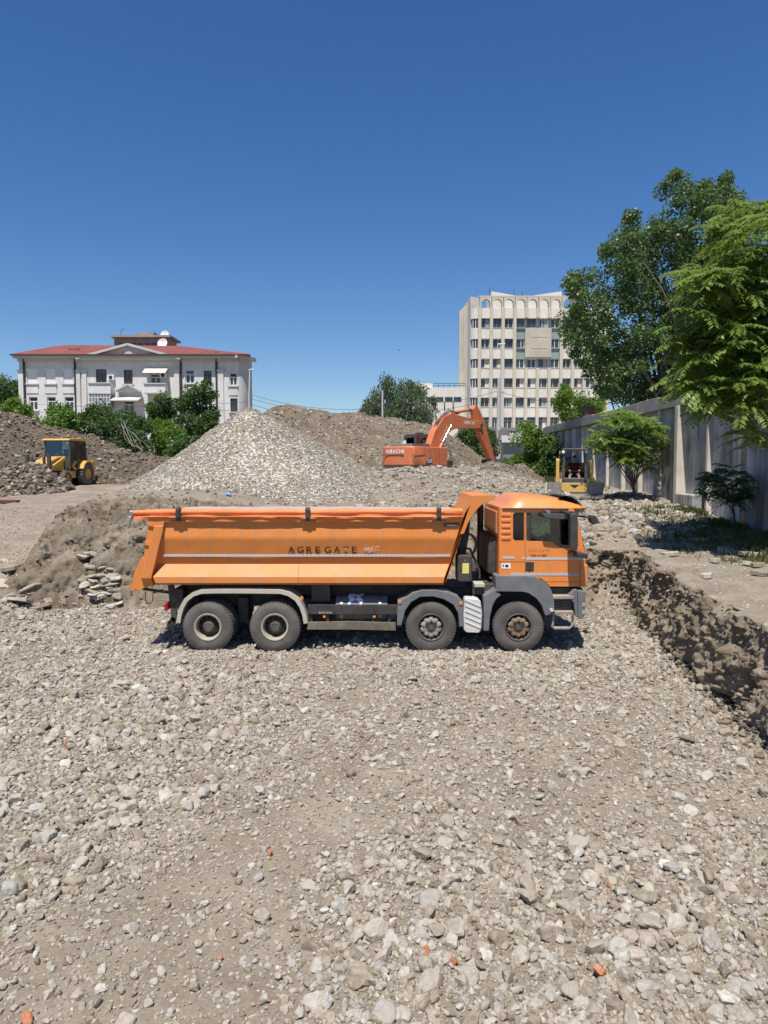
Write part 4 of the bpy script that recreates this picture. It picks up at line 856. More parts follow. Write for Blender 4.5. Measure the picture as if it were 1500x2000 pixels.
# roof: crowned shell
st = [(978.5, 981.5), (983, 976), (994, 967), (1005, 965.6), (1020, 966), (1050, 968.5), (1080, 973), (1100, 977.5), (1115, 983), (1123, 989), (1127, 995)]
rows = []
zs = QZ(992.6, CD0)
rows.append([(QX(978.5, CD0, 992), YN + W2 / 2 + (-1 + 2 * j / 24) * ((CD1 - CD0) / 2 - .03), zs) for j in range(25)])
for px, py in st:
    x, zt = Q(px, py, 1.2 if px < 1100 else .9); zt = Q(px, py, .45)[1]; row = []
    for j in range(25):
        v = -1 + 2 * j / 24; w = (CD1 - CD0) / 2 - .03 * (px < 985); y = YN + W2 / 2 + v * w; k = float(np.interp(abs(v), [0, .5, .76, .88, .95, .985, 1], [1, 1, .93, .80, .58, .30, 0]))
        row.append((x, y, zs + (zt - zs) * k))
    rows.append(row)
MB().sheet(rows).build('roof', M_or_cab, cabE, smooth=60)
# front: windscreen and panel, rounded at the corners
def front_sheet(pts, extra=.0):
    rows = []
    for px, py in pts:
        x, z = Q(px, py, CD0); row = []
        for j in range(25):
            v = -1 + 2 * j / 24; row.append((x + .16 * (1 - abs(v) ** 3.2) + extra, YN + W2 / 2 + v * ((CD1 - CD0) / 2 - .004), z))
        rows.append(row)
    return MB().sheet(rows)
front_sheet([(1124, 1001), (1126, 1012), (1138, 1066), (1142, 1077)]).build('windscreen', M_darkglass, cabE, smooth=60)
front_sheet([(1118, 990), (1124, 1001)]).build('roof_front', M_or_cab, cabE, smooth=60)
front_sheet([(1142, 1077), (1143.5, 1083), (1143.5, 1100), (1144, 1146)]).build('front_panel', M_or_cab, cabE, smooth=60)
MB().plate(QL([(1134, 1101), (1147.5, 1102.5), (1148, 1134), (1144, 1146), (1134, 1146)], CD0), YN + CD0 - .02, YN + CD0 + .25).build('corner_panel', M_or_cab, cabE, bevel=.02)
# rear wall
rx = QX(974.8, CD0, 1060)
MB().box(rx - .0, rx + .05, YN + CD0 + .065, YN + CD1 - .065, QZ(1124, CD0), QZ(990, CD0)).build('rear_wall', M_or_cab, cabE, bevel=.02)
MB().box(rx - .035, rx - .0, YN + CD0 + .25, YN + CD1 - .25, QZ(1045, CD0), QZ(1000, CD0)).build('rear_press_panel', mat('dusty_orange', (.55, .22, .08), .6, dust=.5), cabE, bevel=.02)
MB().box(rx - .18, rx - .01, YN + CD0 + .3, YN + CD1 - .2, QZ(1125, CD0), QZ(1052, CD0)).build('rear_ducting', M_dark, cabE, bevel=.03)
MB().cyl((rx - .14, YN + 2.0, .9), (rx - .14, YN + 2.0, QZ(985, 2.)), .075, n=14).build('air_snorkel', M_black, cabE, smooth=40)
MB().box(rx + .02, QX(1140), YN + CD0 + .07, YN + CD1 - .07, QZ(1140, CD0), QZ(1132, CD0)).build('cab_floor', M_dark, cabE)
# glass and what is behind it
gd = YN + CD0 + .03
MB().plate(h1, gd, gd + .006).build('quarter_window', M_darkglass, cabE)
win = MB().plate(h2, gd, gd + .004).build('door_window', M_glass, cabE)
MB().plate(h2, YN + CD1 - .035, YN + CD1 - .031).build('door_window', M_glass, cabE)
MB().plate(QL([(1028, 1001.2), (1036, 1001.2), (1036, 1056), (1028, 1056)], CD0), gd - .008, gd + .012).build('window_frame', M_black, win)
x0, x1 = QX(1000, .6, 1060), QX(1040, .6, 1060)
for d in (.35, 1.55):
    MB().box(x0, x1 - .05, YN + d, YN + d + .5, QZ(1090, .5), QZ(1070, .5)).box(x0 - .0, x0 + .14, YN + d, YN + d + .5, QZ(1070, .5), QZ(1022, .5)).build('seat', M_seat, cabE, bevel=.04)
q = Q(1082, 1052, .6); MB().lathe([(.21 + .018 * math.cos(t), .018 * math.sin(t)) for t in np.linspace(0, 6.283, 9)], (q[0], YN + .6, q[1]), (.55, 0, .83), 32).build('steering_wheel', M_black, cabE, smooth=50)
MB().box(QX(1090, .5, 1060), QX(1136, .5, 1060), YN + CD0 + .1, YN + CD1 - .1, QZ(1100, .5), QZ(1060, .5)).build('dashboard', M_black, cabE, bevel=.05)
MB().box(QX(1064, .3, 1000), QX(1068, .3, 1000), YN + 1.9, YN + 2.3, QZ(1056, 1.), QZ(1000, 1.)).build('cab_pillar', M_black, cabE)
# trim on the side
tape = lambda a, b, c, d, nm='reflective_tape', m=M_strip: MB().box(QX(a, CD0, 1100), QX(b, CD0, 1100), YN + CD0 - .006, YN + CD0 - .002, QZ(d, CD0), QZ(c, CD0)).build(nm, m, cabE)
tape(1028, 1142, 1088.5, 1093.5); tape(982.5, 1004.5, 1086.8, 1091.2); tape(1019, 1025, 1088, 1092.5); tape(998, 1025, 1119, 1124); tape(1026.5, 1131, 1119, 1124.3)
for i in range(60):
    px = 999 + i * 2.2
    if px < 1130: x = QX(px, CD0, 1120); MB().box(x, x + .006, YN + CD0 - .009, YN + CD0 - .006, QZ(1123.6, CD0), QZ(1119.5, CD0)).build('tape_mark', M_stripd, cabE)
pc = pl(YN + CD0 - .004)
text('lettering', 'AGREGATE', QX(1031, CD0), QX(1072.5, CD0), QZ(1077.8, CD0), QZ(1072.6, CD0), pc, M_letterf, cabE, space=1.6)
text('lettering', 'TGS 41.400', QX(1034, CD0), QX(1067, CD0), QZ(1087.2, CD0), QZ(1082.6, CD0), pc, mat('dark_badge', (.10, .05, .04), .4), cabE, bold=.02)
tape(979.5, 997, 1100, 1110.5, 'service_plate', M_white); tape(982, 984.5, 1103, 1107, 'plate_mark', M_letter); tape(987, 993, 1103, 1108, 'plate_print', M_strip)
hd = MB().box(QX(1026.5, CD0), QX(1043, CD0), YN + CD0 - .008, YN + CD0 + .01, QZ(1116, CD0), QZ(1097.5, CD0)).build('door_handle', M_black, cabE, bevel=.02)
MB().box(QX(1032, CD0), QX(1036, CD0), YN + CD0 - .03, YN + CD0 - .005, QZ(1113, CD0), QZ(1099, CD0)).build('grip', M_black, hd, bevel=.008)
# mirrors and visor
mi = MB().plate(QL([(1111.5, 1008), (1114, 1003), (1124, 1002), (1126.5, 1006), (1127, 1066), (1124, 1072), (1112.5, 1070)], -.2), YN - .30, YN - .10).build('mirror', M_black, cabE, bevel=.03)
MB().plate(QL([(1113, 1076), (1134, 1078), (1142, 1080), (1142, 1089), (1132, 1087), (1114, 1084)], 0), YN - .22, YN + .14).build('mirror_arm', M_black, mi, bevel=.02)
MB().plate(QL([(1098, 998), (1124, 999), (1126, 1004), (1113, 1006), (1099, 1002)], 0), YN - .22, YN + .13).build('mirror_arm', M_black, mi, bevel=.012)
MB().plate(QL([(1057, 1002), (1110, 1003), (1117, 1005), (1109, 1013), (1085, 1013.5), (1060, 1011)], 0), YN - .16, YN + .04).build('kerb_mirror', mat('dark_grey_mirror', (.07, .075, .085), .3), cabE, bevel=.025)
MB().plate(QL([(1064.7, 997), (1073.5, 997), (1074.5, 1004), (1067, 1005)], 0), YN - .08, YN + .12).build('mirror_bracket', M_grey, cabE, bevel=.01)
fm = MB().plate(QL([(1149.6, 1010), (1153, 1006), (1161, 1006), (1167, 1013), (1166, 1021), (1160, 1025), (1152, 1020)], .5), YN + .42, YN + .62).build('front_mirror', M_black, cabE, bevel=.03)
a, b = Q(1126, 1008, .45), Q(1151, 1010, .5); MB().bar((a[0], YN + .5, a[1]), (b[0], YN + .5, b[1]), .05, .04).build('arm', M_black, fm)
rows = []
for px, py in ((1088, 970), (1100, 969.5), (1112, 972), (1122, 979), (1130, 989), (1137, 1003)):
    x, z = Q(px, py, .5); rows.append([(x + .10 * (1 - abs(v) ** 3), YN + W2 / 2 + v * 1.02, z + .02) for v in np.linspace(-1, 1, 17)])
rows2 = [[(p_[0] - .035, p_[1], p_[2] - .03) for p_ in r] for r in rows]
MB().sheet(rows).sheet(rows2).build('sun_visor', mat('dark_visor', (.02, .012, .025), .25), cabE, smooth=60)
# grey fender, mudguard, steps, bumper
for d0, d1, near in ((.0, .55, 1), (W2 - .55, W2, 0)):
    fe = QL([(967.7, 1125), (1025, 1125), (1041, 1126.5), (1055, 1130.5), (1067, 1139), (1076, 1150), (1082, 1170.5), (1083.8, 1200), (1064, 1200), (1058.6, 1182.6), (1048, 1168.8), (1032.6, 1158.5), (1022, 1155.8), (969, 1155)])
    MB().plate(fe, YN + d0, YN + d1).build('front_fender', M_grey, T, bevel=.02)
    MB().plate(QL([(945, 1164), (962, 1155), (968, 1150), (979, 1163), (970, 1170), (962.5, 1184), (957.5, 1205), (955.5, 1233), (945, 1233)]), YN + d0 + .02, YN + d1).build('mudguard', M_grey, T, bevel=.015)
    MB().plate(QL([(1112, 1164), (1121, 1152), (1128, 1151.5), (1129, 1206), (1124, 1203), (1122, 1180)]), YN + d0 + .01, YN + d0 + .2).build('step_cheek', M_grey, T, bevel=.015)
    for y0, y1 in ((1163.6, 1170.5), (1194, 1200)):
        MB().box(QX(1080.5), QX(1122), YN + d0 + .0, YN + d0 + .28, QZ(y1), QZ(y0)).build('step_tread', M_rimgrey, T, bevel=.012)
    MB().box(QX(1083), QX(1122), YN + d0 + .12, YN + d0 + .14, QZ(1194), QZ(1170)).build('step_back', M_black, T)
    u = [Q(1084, 1200), Q(1081, 1226), Q(1085, 1229), Q(1114, 1229.5), Q(1120, 1224), Q(1122, 1201)]
    MB().tube([(a_, YN + d0 + .1, b_) for a_, b_ in u], .028, 8).build('hanging_step', M_rimgrey, T, smooth=40)
    MB().box(QX(1084), QX(1116), YN + d0 + .02, YN + d0 + .24, QZ(1230), QZ(1226)).build('step_tread', M_rimgrey, T, bevel=.008)
    for r_ in range(4):
        for c_ in range(6):
            q = Q(1088 + c_ * 5 + r_ * 1.2, 1175 + r_ * 5.2 - c_ * .8); MB().box(q[0] - .012, q[0] + .012, YN + d0 + .105, YN + d0 + .121, q[1] - .008, q[1] + .008).build('step_stud', M_rimgrey, T)
q = Q(1077, 1191); MB().cyl((q[0], YN - .03, q[1]), (q[0], YN + .02, q[1]), .038, n=14).build('side_lamp', M_whitecover, T, smooth=40)
bp_ = QL([(1129.5, 1155), (1134, 1153), (1143.5, 1156), (1145, 1172), (1143.5, 1204), (1137, 1211), (1129.5, 1208)])
bumper = MB().plate(bp_, YN + .03, YN + W2 - .03).build('bumper', M_grey, T, bevel=.03)
for a, b in ((1178, 1187), (1193, 1202)): MB().box(QX(1137, 0, 1180), QX(1146, 0, 1180), YN + .02, YN + .35, QZ(b), QZ(a)).build('headlamp', M_glass if False else M_rimgrey, bumper, bevel=.02)
MB().box(QX(1074, .3, 1150), QX(1134, .3, 1150), YN + .22, YN + W2 - .22, QZ(1195, .3), QZ(1146.5, .3)).build('under_cab', M_dark, T)
# rag left on the tank
rg = thing('rag', 'white cloth rag draped over the truck fuel tank', 'rag', (QX(695, .2, 1165), YN + .22, QZ(1165, .2)), world=True)
rows = []
for i in range(14):
    for_ = []
    for j in range(10):
        u_, v_ = i / 13 - .5, j / 9; a = v_ * 1.35 - .1
        q = Q(694 + u_ * (26 + 6 * math.sin(j)), 1160, .3); rr = .275 + .02 * float(fbm(i * .6, j * .6, 2, 420))
        for_.append((q[0] + .03 * math.sin(j * 1.1 + i * .6), YN + .42 - rr * math.sin(a), c0[1] - .1 + rr * math.cos(a) - .06 * v_ * (abs(u_) < .25)))
    rows.append(for_)
MB().sheet(rows).build('cloth', M_cloth, rg, smooth=60)
# ================================================================ excavator
M_exor = mat('excavator_orange', (.66, .145, .03), .48, 0, .14, 2.5, coat=.1, dust=.45, dscale=1.6, stretch=(1.6, 1.6, .7))
M_exdk = mat('excavator_dark', (.035, .036, .038), .5, 0, .2, 5, dust=.3)
M_bucket = mat('worn_bucket', (.055, .048, .042), .6, .3, .35, 4, dust=.4)
M_bucketw = mat('worn_steel_side', (.26, .245, .225), .5, .4, .25, 4, dust=.35)
EXA = math.radians(46); EXP = Vector((2.50, 43.0, 2.85))
X = thing('excavator', 'orange crawler excavator on the rubble with its arm bent down', 'excavator', EXP, EXA)
# crawler tracks
for sgn in (-1, 1):
    pts = [(-1.75, .12), (-1.95, .40), (-1.8, .70), (-1.5, .84), (1.5, .84), (1.85, .70), (1.98, .40), (1.8, .12), (1.5, 0.), (-1.5, 0.)]
    tr = MB().plate(pts, sgn * 1.19 - .3, sgn * 1.19 + .3).build('track', M_exdk, X, bevel=.04)
    for k in range(14):
        a = -1.5 + k * 3 / 13
        for zz in (.0, .845): MB().box(a - .02, a + .02, sgn * 1.19 - .31, sgn * 1.19 + .31, zz - .03, zz + .025).build('track_shoe', M_exdk, tr)
MB().box(-1.0, 1.0, -.9, .9, .35, .85).build('undercarriage', M_exdk, X, bevel=.05)
MB().cyl((0, 0, .8), (0, 0, 1.0), .75, n=28).build('slew_ring', M_exdk, X, smooth=40)
# house: counterweight with rounded tail
cw = []
for t in np.linspace(-1, 1, 17): cw.append((-2.72 + .34 * abs(t) ** 4, t * 1.27))
def cw_shell(z0, z1, ins0=0., ins1=0.):
    m = MB(); lo = [(x + ins0, y * (1 - ins0 * .3), z0) for x, y in cw] + [(-1.35, 1.27, z0), (-1.35, -1.27, z0)]; hi = [(x + ins1, y * (1 - ins1 * .3), z1) for x, y in cw] + [(-1.35, 1.27, z1), (-1.35, -1.27, z1)]
    n = len(lo); return m.add(lo + hi, [tuple(range(n - 1, -1, -1)), tuple(range(n, 2 * n))] + [(i, (i + 1) % n, n + (i + 1) % n, n + i) for i in range(n)])
cwt = cw_shell(1.10, 2.20).build('counterweight', M_exor, X, smooth=50, bevel=.06)
cw_shell(.98, 1.10, .03, .02).build('counterweight_base', M_exdk, X, smooth=50)
MB().box(-1.36, .55, -1.27, -.42, 1.10, 2.19).build('side_housing', M_exor, X, bevel=.05)
MB().box(-1.36, .0, .42, 1.27, 1.10, 2.10).build('side_housing', M_exor, X, bevel=.05)
MB().box(-1.36, .2, -.44, .44, 1.10, 2.12).build('engine_housing', M_exor, X, bevel=.05)
MB().box(-1.36, 1.15, -1.30, 1.30, .98, 1.115).build('deck', M_exdk, X, bevel=.03)
MB().box(.56, 1.12, -1.26, -.5, 1.12, 1.42).build('tool_box', M_exdk, X, bevel=.04)
MB().plate([(-2.35, 2.20), (-2.25, 2.36), (-.75, 2.38), (-.6, 2.19)], -.95, .55).build('engine_hood', mat('grey_hood', (.10, .105, .11), .45, dust=.3), X, bevel=.04)
MB().cyl((-1.0, -.75, 2.2), (-1.0, -.75, 2.62), .055, n=12).build('exhaust', M_exdk, X, smooth=40)
MB().plate([(-2.60, 1.62), (-2.56, 1.66), (-1.5, 1.72), (-1.5, 1.70)], -1.285, -1.26).build('pressed_line', M_exdk, X)
for xx in (-.98, -.2): MB().box(xx - .008, xx + .008, -1.276, -1.268, 1.14, 2.16).build('panel_gap', M_exdk, X)
MB().box(-2.748, -2.71, -.70, .98, 1.70, 1.735).build('pressed_line', M_exdk, cwt)
# lettering on the tail and the side
def tail(s_, z):  # s_ runs from the machine's left to its right
    y = -s_; x = float(np.interp(abs(y) / 1.27, [abs(t) for t in np.linspace(0, 1, 9)], [-2.72 + .34 * t ** 4 for t in np.linspace(0, 1, 9)])); return (x - .012, y, z)
for i_, (ch, a0, a1) in enumerate((('H', -.72, -.50), ('I', -.46, -.40), ('T', -.36, -.16), ('A', -.16, .08), ('C', .10, .34), ('H', .38, .60), ('I', .64, .70))):
    text('letter', ch, a0, a1, 1.80, 2.03, tail, M_white, cwt, bold=.035)
text('lettering', '210', -1.30, -.92, 1.25, 1.48, lambda x, z: (x, -1.279, z), M_white, X, bold=.03)
MB().plate([(-1.45, 1.17), (-1.3, 1.42), (-1.12, 1.55), (-.94, 1.42), (-.80, 1.17)], -1.276, -1.271).build('decal', mat('dark_blue_decal', (.06, .03, .07), .5), X)
# cab
cabf = [(-.45, 1.12), (1.55, 1.12), (1.62, 1.75), (1.35, 2.90), (1.15, 3.02), (-.35, 3.02), (-.48, 2.9)]
xc = thing('cab', None, None); xc.parent = X
wn1 = [(.62, 1.85), (1.45, 1.85), (1.22, 2.75), (.62, 2.75)]; wn2 = [(-.36, 1.85), (.50, 1.85), (.50, 2.78), (-.36, 2.78)]
for yy in (.36, 1.27): MB().plate(cabf, yy, yy + .05, [wn1, wn2]).build('side_frame', M_exdk, xc, bevel=.01)
for w_ in (wn1, wn2):
    for yy in (.385, 1.295): MB().plate(w_, yy, yy + .004).build('window', M_glass, xc)
MB().box(-.4, 1.2, .42, 1.26, 2.95, 3.01).build('cab_roof', M_exdk, xc, bevel=.02)
MB().box(-.47, -.42, .42, 1.26, 1.12, 1.9).build('rear_panel', M_exdk, xc); MB().box(-.47, -.42, .42, 1.26, 2.8, 2.97).build('rear_panel', M_exdk, xc)
for yy in (.45, 1.19): MB().box(-.47, -.41, yy - .04, yy + .04, 1.9, 2.8).build('rear_pillar', M_exdk, xc)
MB().box(.25, .75, .6, 1.1, 1.2, 1.75).box(.2, .35, .6, 1.1, 1.7, 2.35).build('seat', M_seat, xc, bevel=.05)
MB().box(.05, .45, .5, .9, 3.02, 3.12).build('roof_lamp', M_exdk, xc, bevel=.03)
MB().cyl((-.75, 1.0, 2.1), (-.75, 1.0, 2.62), .10, n=14).build('air_filter', M_white, X, smooth=40)
# boom, stick, bucket in the machine's own plane (y = 0)
zb = EXP.z
bm_o = [(.1, 4.72), (.55, 4.62), (1.4, 5.50), (2.2, 6.12), (2.7, 6.28), (5.28, 6.38), (5.42, 6.62), (5.30, 6.86), (2.9, 7.14), (2.2, 7.2), (1.45, 6.92), (.65, 6.1), (.15, 5.15)]
boom = MB().plate([(a, z - zb) for a, z in bm_o], -.23, .23).build('boom', M_exor, X, bevel=.03)
for i_, (ch, a0, a1) in enumerate((('H', 3.5, 3.67), ('I', 3.71, 3.76), ('T', 3.79, 3.95), ('A', 3.95, 4.13), ('C', 4.15, 4.33), ('H', 4.36, 4.53), ('I', 4.57, 4.62))):
    text('letter', ch, a0, a1, 6.60 - zb, 6.82 - zb, lambda x, z: (x, -.236, z), M_white, boom, bold=.03)
st_o = [(4.55, 7.62), (4.78, 7.88), (5.08, 7.76), (5.85, 6.85), (6.1, 6.2), (7.0, 4.45), (6.8, 4.28), (6.42, 4.42), (5.2, 6.15), (4.98, 6.6), (4.7, 7.1)]
stick = MB().plate([(a, z - zb) for a, z in st_o], -.17, .17).build('stick', M_exor, X, bevel=.03)
def ram(name, p0, p1, r, split, par, y=0.):
    p0 = Vector((p0[0], y, p0[1] - zb)); p1 = Vector((p1[0], y, p1[1] - zb)); q = p0.lerp(p1, split)
    o = MB().cyl(p0, q, r, n=14).build(name, M_exor, par, smooth=40); MB().cyl(q, p1, r * .55, n=12).build('rod', M_chrome, o, smooth=40)
    MB().cyl(q - (p1 - p0).normalized() * .08, q + (p1 - p0).normalized() * .02, r * 1.12, n=14).build('gland', M_exdk, o, smooth=40)
ram('arm_cylinder', (2.55, 7.26), (4.70, 7.62), .10, .82, X)
for yy in (-.34, .34): ram('boom_cylinder', (.75, 4.75), (2.05, 6.45), .095, .38, X, yy)
ram('bucket_cylinder', (5.5, 6.95), (6.75, 5.1), .08, .72, X)
MB().cyl((5.33, -.3, 6.63 - zb), (5.33, .3, 6.63 - zb), .12, n=16).build('pivot_pin', M_exdk, X, smooth=40)
MB().bar((6.75, 0, 5.1 - zb), (7.15, 0, 4.75 - zb), .3, .1).bar((7.15, 0, 4.75 - zb), (7.1, 0, 4.35 - zb), .3, .1).build('bucket_link', M_exdk, X)
bk = [(6.55, 4.40), (7.15, 4.42), (7.55, 4.1), (7.62, 3.75), (7.35, 3.55), (6.9, 3.50), (6.45, 3.58), (6.9, 3.75), (7.2, 3.95), (7.0, 4.15), (6.6, 4.2)]
bucket = MB().plate([(a, z - zb) for a, z in bk], -.62, .62).build('bucket', M_bucket, X, bevel=.02)
for yy in (-.66, .62): MB().plate([(a, z - zb) for a, z in [(6.6, 4.40), (7.15, 4.42), (7.57, 4.1), (7.64, 3.75), (7.35, 3.53), (6.4, 3.56)]], yy, yy + .04).build('bucket_side', M_bucketw if yy < 0 else M_bucket, bucket)
for k in range(5): yy = -.5 + k * .25; MB().plate([(6.5, 3.56 - zb), (6.22, 3.58 - zb), (6.5, 3.66 - zb)], yy - .05, yy + .05).build('bucket_tooth', M_bucketw, bucket)
# hoses over the boom
for k, yy in enumerate((-.16, -.05, .08)):
    MB().tube([(.5, yy, 5.35 - zb + .2), (1.0, yy, 6.55 - zb), (1.7, yy, 7.12 - zb), (2.3, yy, 7.36 - zb + .06 * k), (2.75, yy, 7.32 - zb), (3.1, yy, 7.2 - zb)], .028, 6).build('hydraulic_hose', M_exdk, X, smooth=50)
MB().tube([(1.1, -.5, 4.95 - zb), (1.45, -.55, 5.3 - zb), (1.6, -.6, 4.8 - zb), (1.55, -.75, 4.2 - zb), (1.4, -.8, 3.9 - zb)], .02, 6).build('hand_rail', M_exdk, X, smooth=50)
MB().tube([(.9, -1.2, 1.4), (.9, -1.2, 2.3), (.5, -1.2, 2.35), (.4, -1.2, 2.2)], .018, 6).build('hand_rail', M_exdk, X, smooth=50)

# ================================================================ backhoe loader
M_ye = mat('backhoe_yellow', (.64, .36, .045), .42, 0, .08, 3, coat=.2, dust=.25)
BP = atY(141, 944, 41.0); BP.z = 2.82; BP.x -= .55
BK = thing('backhoe_loader', 'yellow backhoe loader working beside the brown soil mounds', 'backhoe loader', BP, math.radians(264))
def simple_wheel(par, x, y, r, w, mrim, lugs):
    e = thing('wheel', None, None); e.parent = par; sg = 1 if y > 0 else -1; c = Vector((x, y, r))
    t = MB().lathe([(r * .52, -w * .42), (r * .7, -w * .5), (r * .93, -w * .46), (r, -w * .3), (r, w * .3), (r * .93, w * .46), (r * .7, w * .5), (r * .52, w * .42)], c, (0, sg, 0), 32)
    for i in range(lugs):
        a = 6.283 * i / lugs
        for s2 in (-1, 1):
            a2 = a + (.5 * 6.283 / lugs if s2 > 0 else 0); rad = Vector((math.cos(a2), 0, math.sin(a2))); tan = Vector((-math.sin(a2), 0, math.cos(a2)))
            t.bar(c + rad * (r + .008) + Vector((0, s2 * .02, 0)), c + rad * (r - .01) + Vector((0, s2 * w * .48, 0)) + tan * .10, .05, .05, rad)
    t.build('tyre', M_rubber, e, smooth=40)
    MB().lathe([(r * .53, w * .36), (r * .5, w * .40), (r * .46, w * .25), (r * .2, w * .15), (.0, w * .2)], c, (0, sg, 0), 28).build('rim', mrim, e, smooth=40)
    for i in range(8): a = .785 * i; MB().cyl(c + Vector((r * .3 * math.cos(a), sg * w * .16, r * .3 * math.sin(a))), c + Vector((r * .3 * math.cos(a), sg * w * .24, r * .3 * math.sin(a))), .025, n=6).build('wheel_nut', M_hub, e)
for sg in (-1, 1):
    simple_wheel(BK, -.95, sg * .88, .63, .44, M_ye, 20); simple_wheel(BK, 1.15, sg * .86, .40, .34, M_ye, 16)
MB().box(-1.4, 1.8, -.35, .35, .45, .8).build('chassis', M_exdk, BK, bevel=.04)
MB().box(-.2, .75, .32, .72, .42, .85).build('side_tank', M_ye, BK, bevel=.04)
hood = MB().plate([(.55, .82), (1.95, .82), (2.05, 1.25), (1.85, 1.42), (1.2, 1.60), (.55, 1.66)], -.45, .45).build('hood', M_ye, BK, bevel=.06)
MB().box(2.0, 2.06, -.38, .38, .84, 1.22).build('grille', M_grey, hood, bevel=.02)
for sg in (-1, 1):
    MB().plate([(-1.62, .95), (-1.5, 1.25), (-1.2, 1.42), (-.75, 1.42), (-.42, 1.22), (-.28, .95), (-.4, .95), (-.55, 1.15), (-.8, 1.3), (-1.15, 1.3), (-1.4, 1.15), (-1.5, .95)], sg * .88 - .24, sg * .88 + .24).build('rear_fender', M_ye, BK, bevel=.03)
cb = thing('cab', None, None); cb.parent = BK
for sg in (-1, 1):
    yy = sg * .74
    for a, b in (((.5, .85), (.42, 2.58)), ((-.35, .85), (-.35, 2.58)), ((-1.3, 1.2), (-1.22, 2.58)), ((.5, .85), (-.35, .85)), ((.43, 2.56), (-1.22, 2.56)), ((-.35, 1.42), (-1.3, 1.25))):
        MB().bar((a[0], yy, a[1]), (b[0], yy, b[1]), .07, .07, (0, 1, 0)).build('cab_post', M_exdk, cb)
    MB().plate([(.45, 1.6), (.40, 2.52), (-.3, 2.52), (-.3, 1.0), (.45, 1.0)], yy - .004, yy + .004).build('door_window', M_glass, cb)
    MB().plate([(-.4, 1.45), (-.4, 2.52), (-1.18, 2.52), (-1.25, 1.3)], yy - .004, yy + .004).build('side_window', M_glass, cb)
MB().plate([(.47, 1.6), (.40, 2.54), (.42, 2.54), (.49, 1.6)], -.72, .72).build('windscreen', M_glass, cb)
MB().plate([(.62, 2.56), (.55, 2.66), (-.6, 2.70), (-1.35, 2.62), (-1.35, 2.56)], -.82, .82).build('roof', M_ye, cb, bevel=.03)
MB().box(.40, .52, -.72, .72, .85, 1.6).build('bulkhead', M_exdk, cb)
MB().box(-.75, -.2, -.28, .28, .9, 1.45).box(-.8, -.62, -.28, .28, 1.4, 2.1).build('seat', M_seat, cb, bevel=.05)
MB().lathe([(.19 + .016 * math.cos(t), .016 * math.sin(t)) for t in np.linspace(0, 6.283, 7)], (.22, 0, 1.72), (.5, 0, .85), 20).build('steering_wheel', M_exdk, cb, smooth=50)
for sg in (-1, 1):
    a = MB().bar((.75, sg * .62, 1.55), (2.2, sg * .62, .95), .12, .20).bar((2.2, sg * .62, 1.35), (2.45, sg * .62, .35), .12, .24).build('loader_arm', M_ye, BK, bevel=.02)
    MB().bar((2.30, sg * .62, .5), (2.34, sg * .62, 1.72), .16, .20, (1, 0, 0)).build('lift_link', M_exdk, BK, bevel=.02)
    MB().bar((2.32, sg * .35, .5), (2.36, sg * .35, 1.62), .12, .14, (1, 0, 0)).build('tilt_cylinder', M_exdk, BK, bevel=.02)
    MB().bar((-1.75, sg * .9, .25), (-1.7, sg * .9, 1.45), .18, .16, (1, 0, 0)).build('stabiliser', M_ye, BK, bevel=.02)
lb = MB().plate([(2.4, .75), (2.45, .15), (3.1, .05), (3.15, .12), (2.55, .25), (2.5, .75)], -1.15, 1.15).build('loader_bucket', M_bucket, BK)
MB().box(-1.72, -1.5, -.95, .95, .35, .8).build('rear_frame', M_exdk, BK, bevel=.03)
MB().plate([(-1.7, .75), (-1.95, .8), (-2.3, 1.9), (-2.0, 2.75), (-1.8, 2.78), (-2.05, 1.9)], -.14, .14).build('backhoe_boom', M_ye, BK, bevel=.02)
MB().plate([(-1.95, 2.85), (-2.25, 2.75), (-2.75, 1.4), (-2.6, 1.35)], -.12, .12).build('dipper', M_ye, BK, bevel=.02)
MB().plate([(-2.75, 1.4), (-2.5, 1.35), (-2.25, .9), (-2.5, .55), (-2.8, .8)], -.3, .3).build('digging_bucket', M_bucket, BK, bevel=.02)

# ================================================================ skid-steer loader (nose towards the camera, -y)
M_sky = mat('loader_yellow', (.62, .38, .085), .45, 0, .08, 4, coat=.1, dust=.25)
SP = atY(1121, 965, 32.5); SP.z -= .0
SK = thing('skid_steer_loader', 'small yellow skid-steer loader with an open front cab and wide bucket', 'skid-steer loader', (SP.x, 32.5, SP.z), math.radians(-14))
for sg in (-1, 1):
    for yy in (-.45, .55): 
        e = thing('wheel', None, None); e.parent = SK; c = Vector((sg * .72, yy, .40))
        MB().lathe([(.2, -.13), (.34, -.15), (.40, -.1), (.40, .1), (.34, .15), (.2, .13)], c, (sg, 0, 0), 24).build('tyre', M_rubber, e, smooth=40)
        MB().lathe([(.21, .1), (.18, .05), (0, .06)], c, (sg, 0, 0), 20).build('rim', M_sky, e, smooth=40)
    MB().plate([(-.55, .35), (-.80, .50), (-.80, 1.55), (-.55, 1.62), (-.2, 1.5), (1.1, 1.55), (1.1, 1.35), (-.3, 1.3), (-.58, 1.2)], sg * .74 - .07 if sg > 0 else -.81, sg * .74 + .07 if sg > 0 else -.67, axis='x').build('lift_arm', M_sky, SK, bevel=.015)
    MB().bar((sg * .60, -.86, .3), (sg * .60, -.80, .98), .1, .08, (0, 1, 0)).build('tilt_cylinder', M_sky, SK, bevel=.01)
    MB().cyl((sg * .60, -.84, .75), (sg * .60, -.8, 1.02), .05, n=10).build('cylinder_cap', M_exdk, SK, smooth=40)
MB().box(-.56, .56, -.5, 1.3, .3, .75).build('body', M_exdk, SK, bevel=.04)
MB().box(-.55, .55, .75, 1.35, .7, 1.45).build('engine_cover', M_sky, SK, bevel=.06)
